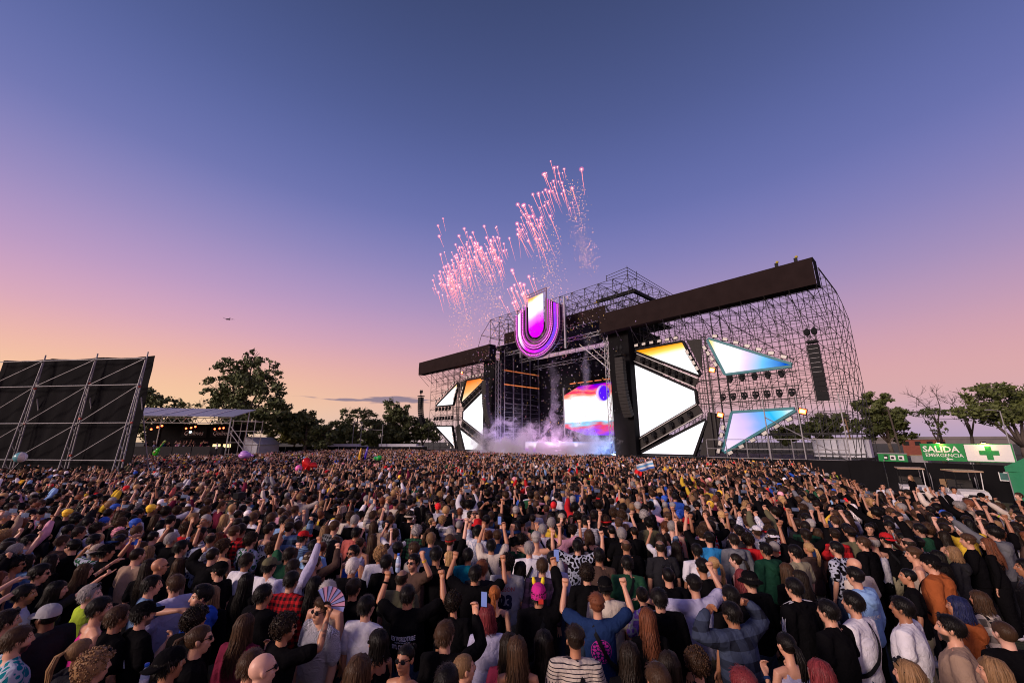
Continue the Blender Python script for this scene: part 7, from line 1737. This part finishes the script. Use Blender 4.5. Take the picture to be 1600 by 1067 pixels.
r = empty('dinosaur_balloon', (-13.5, 42, 1.9)); r.rotation_euler = (0, R_(-25), 0); tag(r, 'small green balloon animal above the crowd left of the stage', 'balloon'); q = MB(); q.ball((0, 0, 0), (.34, .2, .24), 12, 8); q.build('body', rubber('green_foil', (.02, .55, .08)), r, True); q = MB(); q.ball((-.34, 0, .16), (.16, .12, .13), 10, 6); q.build('head', rubber('green_foil2', (.03, .6, .1)), r, True)
r = empty('beach_ball', (-26.1, 22, 2.7)); tag(r, 'multicoloured ball balloon on a stick before the black scaffold wall', 'balloon')
cs = [rubber('bb%d' % i, c) for i, c in enumerate(((.7, .7, .72), (.5, .12, .08), (.06, .25, .45), (.65, .35, .08), (.12, .35, .4), (.7, .6, .55)))]
for i in range(6):
    q = MB(); n = 8; vs = []
    for a in range(4):
        ph = 2 * math.pi * (i + a / 3) / 6
        for b in range(n + 1): th = math.pi * b / n; vs.append((.27 * math.sin(th) * math.cos(ph), .27 * math.sin(th) * math.sin(ph), .27 * math.cos(th)))
    q.add(vs, [(a * (n + 1) + b, a * (n + 1) + b + 1, (a + 1) * (n + 1) + b + 1, (a + 1) * (n + 1) + b) for a in range(3) for b in range(n)]); q.build('gore', cs[i], r, True)
q = MB(); q.bar((0, 0, -.27), (-.7, .1, -1.1), .012, 5); q.build('stick', M_['sign_white'], r)
def flag(loc, w, h, cols, label, rot, tilt):
    r = empty('flag', loc); r.rotation_euler = (0, R_(tilt), R_(rot)); tag(r, label, 'flag')
    for i, c in enumerate(cols):
        q = MB(); n = 12; vs = []
        z0 = h / 2 - h * i / len(cols); z1 = z0 - h / len(cols)
        for j in range(n + 1): x = w * j / n; y = .08 * math.sin(j * .9) * (j / n + .2); vs += [(x, y, z0), (x, y, z1)]
        q.add(vs, [(2 * j, 2 * j + 1, 2 * j + 3, 2 * j + 2) for j in range(n)]); q.build('stripe', mat('flag_cloth', c, .8), r, True)
    q = MB(); q.bar((-.02, 0, -h / 2 - .7), (-.02, 0, h / 2 + .03), .014, 5); q.build('flagpole', M_['steel'], r)
flag((7.2, 24, 2.0), 1.0, .42, [rgb(240, 240, 250), rgb(110, 180, 230), rgb(240, 240, 250), rgb(60, 110, 200)], 'white and light blue striped flag waved in front of the stage', 8, -14)
flag((6.9, 23.8, 1.7), .42, .62, [rgb(220, 20, 30)], 'plain red flag next to the white and blue one', -20, 22)
# video rig held above heads at left
r = empty('camera_rig', (-8.0, 12.4, 1.7)); tag(r, 'dark video camera rig with handles held above heads at left', 'camera')
MB().box((0, 0, .28), (.16, .28, .16)).build('camera_body', M_['black_metal'], r); MB().bar((0, .14, .28), (0, .30, .28), .055, 12).build('lens', M_['black_metal'], r); MB().bar((-.55, 0, .12), (.55, 0, .12), .02, 6).build('handle_bar', M_['black_metal'], r); MB().bar((0, 0, -.1), (0, 0, .25), .03, 6).build('gimbal_post', M_['black_metal'], r); MB().box((.22, -.1, .0), (.18, .02, .11)).build('monitor', M_['steel'], r)
for sx in (-.55, .55): MB().bar((sx, 0, .12), (sx, 0, -.12), .025, 6).build('grip', M_['black_metal'], r)
def drone():
    r = empty('drone', (-44.7, 60, 22.2)); tag(r, 'small dark drone hovering in the left sky', 'drone'); MB().box((0, 0, 0), (.42, .3, .13)).build('body', M_['black_metal'], r)
    for sx in (-1, 1):
        for sy in (-1, 1):
            MB().bar((0, 0, .02), (sx * .5, sy * .35, .06), .03, 4).build('arm', M_['black_metal'], r); MB().box((sx * .5, sy * .35, .12), (.5, .04, .015), Matrix.Rotation(sx * .4 + sy, 3, 'Z')).build('rotor', M_['black_metal'], r)
    MB().bar((-.2, 0, -.05), (-.25, 0, -.2), .02, 4).build('leg', M_['black_metal'], r); MB().bar((.2, 0, -.05), (.25, 0, -.2), .02, 4).build('leg', M_['black_metal'], r)
drone()

# ------------------------------------------------------------------ fireworks above the roof
fk = random.Random(17)
cm_core = mat('comet_core', (1, .8, .7), .5, noise_amt=0, emit=(1, .40, .36), estr=2.2); cm_tail = mat('comet_trail', (1, .4, .4), .5, noise_amt=0, emit=(1, .26, .30), estr=.9)
hm = bpy.data.materials.new('comet_glow'); hm.use_nodes = True; _n = hm.node_tree.nodes; _n.clear(); _o = _n.new('ShaderNodeOutputMaterial'); _e = _n.new('ShaderNodeEmission'); _e.inputs[0].default_value = (1, .13, .18, 1); _e.inputs[1].default_value = .7; hm.node_tree.links.new(_e.outputs[0], _o.inputs['Volume'])
def comet_mesh(i):
    mb = MB(); mb.ball((0, 0, 0), .13, 8, 6); mb.cur = 1; ln = (5.0, 7.0, 9.0, 3.6)[i]; p = Vector((0, 0, -.1))
    for s in range(6):
        q = p + Vector((.04 * math.sin(s * 1.7 + i), 0, -ln / 6)); mb.bar(p, q, .055 * (1 - s / 7.5), 4, .055 * (1 - (s + 1) / 7.5)); p = q
    return mb.mesh('comet', [cm_core, cm_tail], True)
CMS = [comet_mesh(i) for i in range(4)]; gm = MB(); gm.ball((0, 0, 0), .40, 10, 7); GLOW = gm.mesh('glow', hm, True)
BURST = [(-36.5, 46.0, 78, 4.8, 4.8, 'leftmost dense pink firework burst low over the far stage wing'), (-29.5, 50.0, 56, 4.4, 5.0, 'second pink firework burst from the left'), (-20.5, 47.0, 58, 4.8, 5.4, 'wide pink firework burst left of centre'), (-7.2, 49.0, 40, 3.8, 5.4, 'pink firework burst above the U emblem'),
         (1.0, 53.5, 34, 3.6, 6.4, 'highest pink firework burst at the right'), (-11.0, 33.6, 28, 2.7, 3.4, 'small low firework burst left of the U emblem'), (-41.0, 62.0, 3, 6.5, 5.5, 'few stray sparks far left of the bursts')]
emb = MB()
for bx, bz, n, sx, sz, lb in BURST:
    r = sthing('firework_burst', lb, 'firework', 'firework bursts above the stage', (bx, 6, bz))
    for i in range(n):
        x, z = fk.gauss(0, sx * .55), fk.gauss(0, sz * .55); x += -.25 * z * .4; y = fk.uniform(-2.5, 2.5)
        o = link('comet', CMS[fk.randrange(4)], r); o.location = (x, y, z); d = Vector((-(.46 + .03 * -x) + fk.gauss(0, .05) + (.20 if bx > -2 else 0), fk.gauss(0, .03), 1)).normalized()
        o.rotation_euler = d.to_track_quat('Z', 'Y').to_euler(); s = fk.uniform(.55, 1.35); o.scale = (s, s, s * fk.uniform(.7, 1.1))
        g_ = link('glow', GLOW, o); g_.scale = (1, 1, 1)
    # falling embers below the burst
    if n > 10:
        for st in range(4):
            x0 = bx + fk.gauss(.8, sx * .6) + 2.0
            for j in range(120 if n > 30 else 60):
                t = fk.random(); x = x0 + 2.6 * t + fk.gauss(0, .5 + .5 * t); z = bz - 1.5 - t * min(19, bz - 26) + fk.gauss(0, .4); s = fk.uniform(.03, .085); emb.cur = 0 if fk.random() < .55 else 1
                emb.ball((x, 6 + fk.uniform(-2, 2), z), s, 4, 3)
em_o = emb.build('embers', [mat('ember_orange', (1, .5, .2), .5, noise_amt=0, emit=(1, .48, .22), estr=1.0), mat('ember_pink', (1, .5, .5), .5, noise_amt=0, emit=(1, .42, .42), estr=.9)]); em_o.matrix_world = SM; tag(em_o, 'tiny orange embers drifting down below the firework bursts', 'embers', kind='stuff')
# confetti in front of the stage
cf = MB(); cols = [(.75, .55, .1), (.7, .68, .7), (.75, .3, .4), (.6, .5, .3), (.45, .4, .7)]
for i in range(1500):
    k = fk.random(); x = fk.choice([fk.gauss(-11, 2), fk.gauss(4, 4), fk.gauss(9, 3), fk.uniform(-13, 15)]); z = fk.uniform(4, 23) if fk.random() < .7 else fk.uniform(16, 25); y = fk.uniform(-5, 2.5)
    s = fk.uniform(.05, .12); a = Vector((fk.gauss(0, 1), fk.gauss(0, 1), fk.gauss(0, 1))).normalized(); b = a.cross(Vector((.3, .5, .8))).normalized(); c = Vector((x, y, z)); cf.cur = fk.randrange(5)
    cf.add([c - a * s - b * s * .5, c + a * s - b * s * .5, c + a * s + b * s * .5, c - a * s + b * s * .5], [(0, 1, 2, 3)])
co_ = cf.build('confetti', [mat('confetti_%d' % i, c, .5, noise_amt=0) for i, c in enumerate(cols)]); co_.matrix_world = SM; tag(co_, 'yellow and white confetti fluttering in front of the stage', 'confetti', kind='stuff')

# ------------------------------------------------------------------ stage smoke: rolling puffs along the front and thin rising plumes
def smoke_material():
    m = bpy.data.materials.new('stage_smoke'); m.use_nodes = True; nt = m.node_tree; N = nt.nodes; L = nt.links; N.clear()
    out = N.new('ShaderNodeOutputMaterial'); pv = N.new('ShaderNodeVolumePrincipled'); L.new(pv.outputs[0], out.inputs['Volume'])
    pv.inputs['Color'].default_value = (.97, .93, .98, 1); pv.inputs['Anisotropy'].default_value = .2
    tc = N.new('ShaderNodeTexCoord'); sp = N.new('ShaderNodeSeparateXYZ'); L.new(tc.outputs['Object'], sp.inputs[0])
    nz = N.new('ShaderNodeTexNoise'); nz.inputs['Scale'].default_value = .36; nz.inputs['Detail'].default_value = 4; nz.inputs['Roughness'].default_value = .62; nz.inputs['Distortion'].default_value = .5; L.new(tc.outputs['Object'], nz.inputs['Vector'])
    x, y, z = sp.outputs
    M2 = lambda op, a, b=None, c=False: math_n(N, L, op, a, b, c)
    # rolling layer: threshold rises with height and away from the middle
    th = M2('ADD', .38, M2('MULTIPLY', M2('MAXIMUM', M2('SUBTRACT', z, 2.6), 0.), .045))
    th = M2('ADD', th, M2('MULTIPLY', M2('MAXIMUM', M2('SUBTRACT', M2('ABSOLUTE', M2('ADD', x, 2.)), 10.), 0.), .03))
    th = M2('ADD', th, M2('MULTIPLY', M2('ABSOLUTE', y), .03))
    puff = M2('MULTIPLY', M2('MULTIPLY', M2('SUBTRACT', nz.outputs[0], th), 6., True), 4.6)
    dens = puff
    wob = M2('MULTIPLY', M2('SUBTRACT', nz.outputs[0], .5), 5.0)
    for cx, slope, top, amp in ((-12.0, .05, 9, .30), (-4.5, -.05, 10, .25), (3.2, .03, 17, .42), (7.6, .16, 20, .36), (10.5, -.02, 8, .3)):
        dx = M2('SUBTRACT', M2('ADD', x, wob), M2('ADD', cx, M2('MULTIPLY', z, slope)))
        rad = M2('ADD', .38, M2('MULTIPLY', z, .03))
        k = M2('SUBTRACT', 1.0, M2('DIVIDE', M2('SQRT', M2('ADD', M2('MULTIPLY', dx, dx), M2('MULTIPLY', y, y))), rad), True)
        k = M2('MULTIPLY', M2('MULTIPLY', k, M2('SUBTRACT', 1.0, M2('DIVIDE', z, top), True)), amp * 4.0)
        dens = M2('ADD', dens, k)
    haze = M2('MULTIPLY', M2('SUBTRACT', 1.0, M2('DIVIDE', z, 7.5), True), .04)
    L.new(M2('ADD', dens, haze), pv.inputs['Density'])
    return m
mb = MB(); mb.box((-1.5, -.1, 10.3), (34, 4.6, 20.0)); so = mb.build('smoke', smoke_material()); so.matrix_world = SM; tag(so, 'pinkish white smoke rolling along the stage front with rising plumes', 'smoke', kind='stuff')
so.location.z += 0.0

# unseen lamps added to colour the smoke, standing in for coloured stage lighting
for x, y, c, lb in ((-8.5, 3.6, (.55, .38, 1.0), 'added violet lamp colouring the smoke at the left of the riser'), (2.0, 3.4, (.95, .45, .95), 'added pink lamp colouring the smoke before the riser'), (12.0, 3.6, (.28, .48, 1.0), 'added blue lamp colouring the smoke at the right of the riser')):
    r = sthing('added_smoke_lamp', lb, 'lamp', 'added lamps colouring the smoke', (x, y, DK)); MB().box((0, 0, .16), (.5, .35, .3)).build('housing', M_['black_metal'], r); MB().bar((0, 0, .31), (0, 0, .34), .16, 12).build('lens', mat('added_smoke_lens', c, .3, noise_amt=0, emit=c, estr=12), r)
    ld = bpy.data.lights.new('added_smoke_light', 'POINT'); ld.energy = 3000; ld.color = c; ld.shadow_soft_size = .3; lo = bpy.data.objects.new('light', ld); COL.objects.link(lo); lo.parent = r; lo.location = (0, -.3, .9)
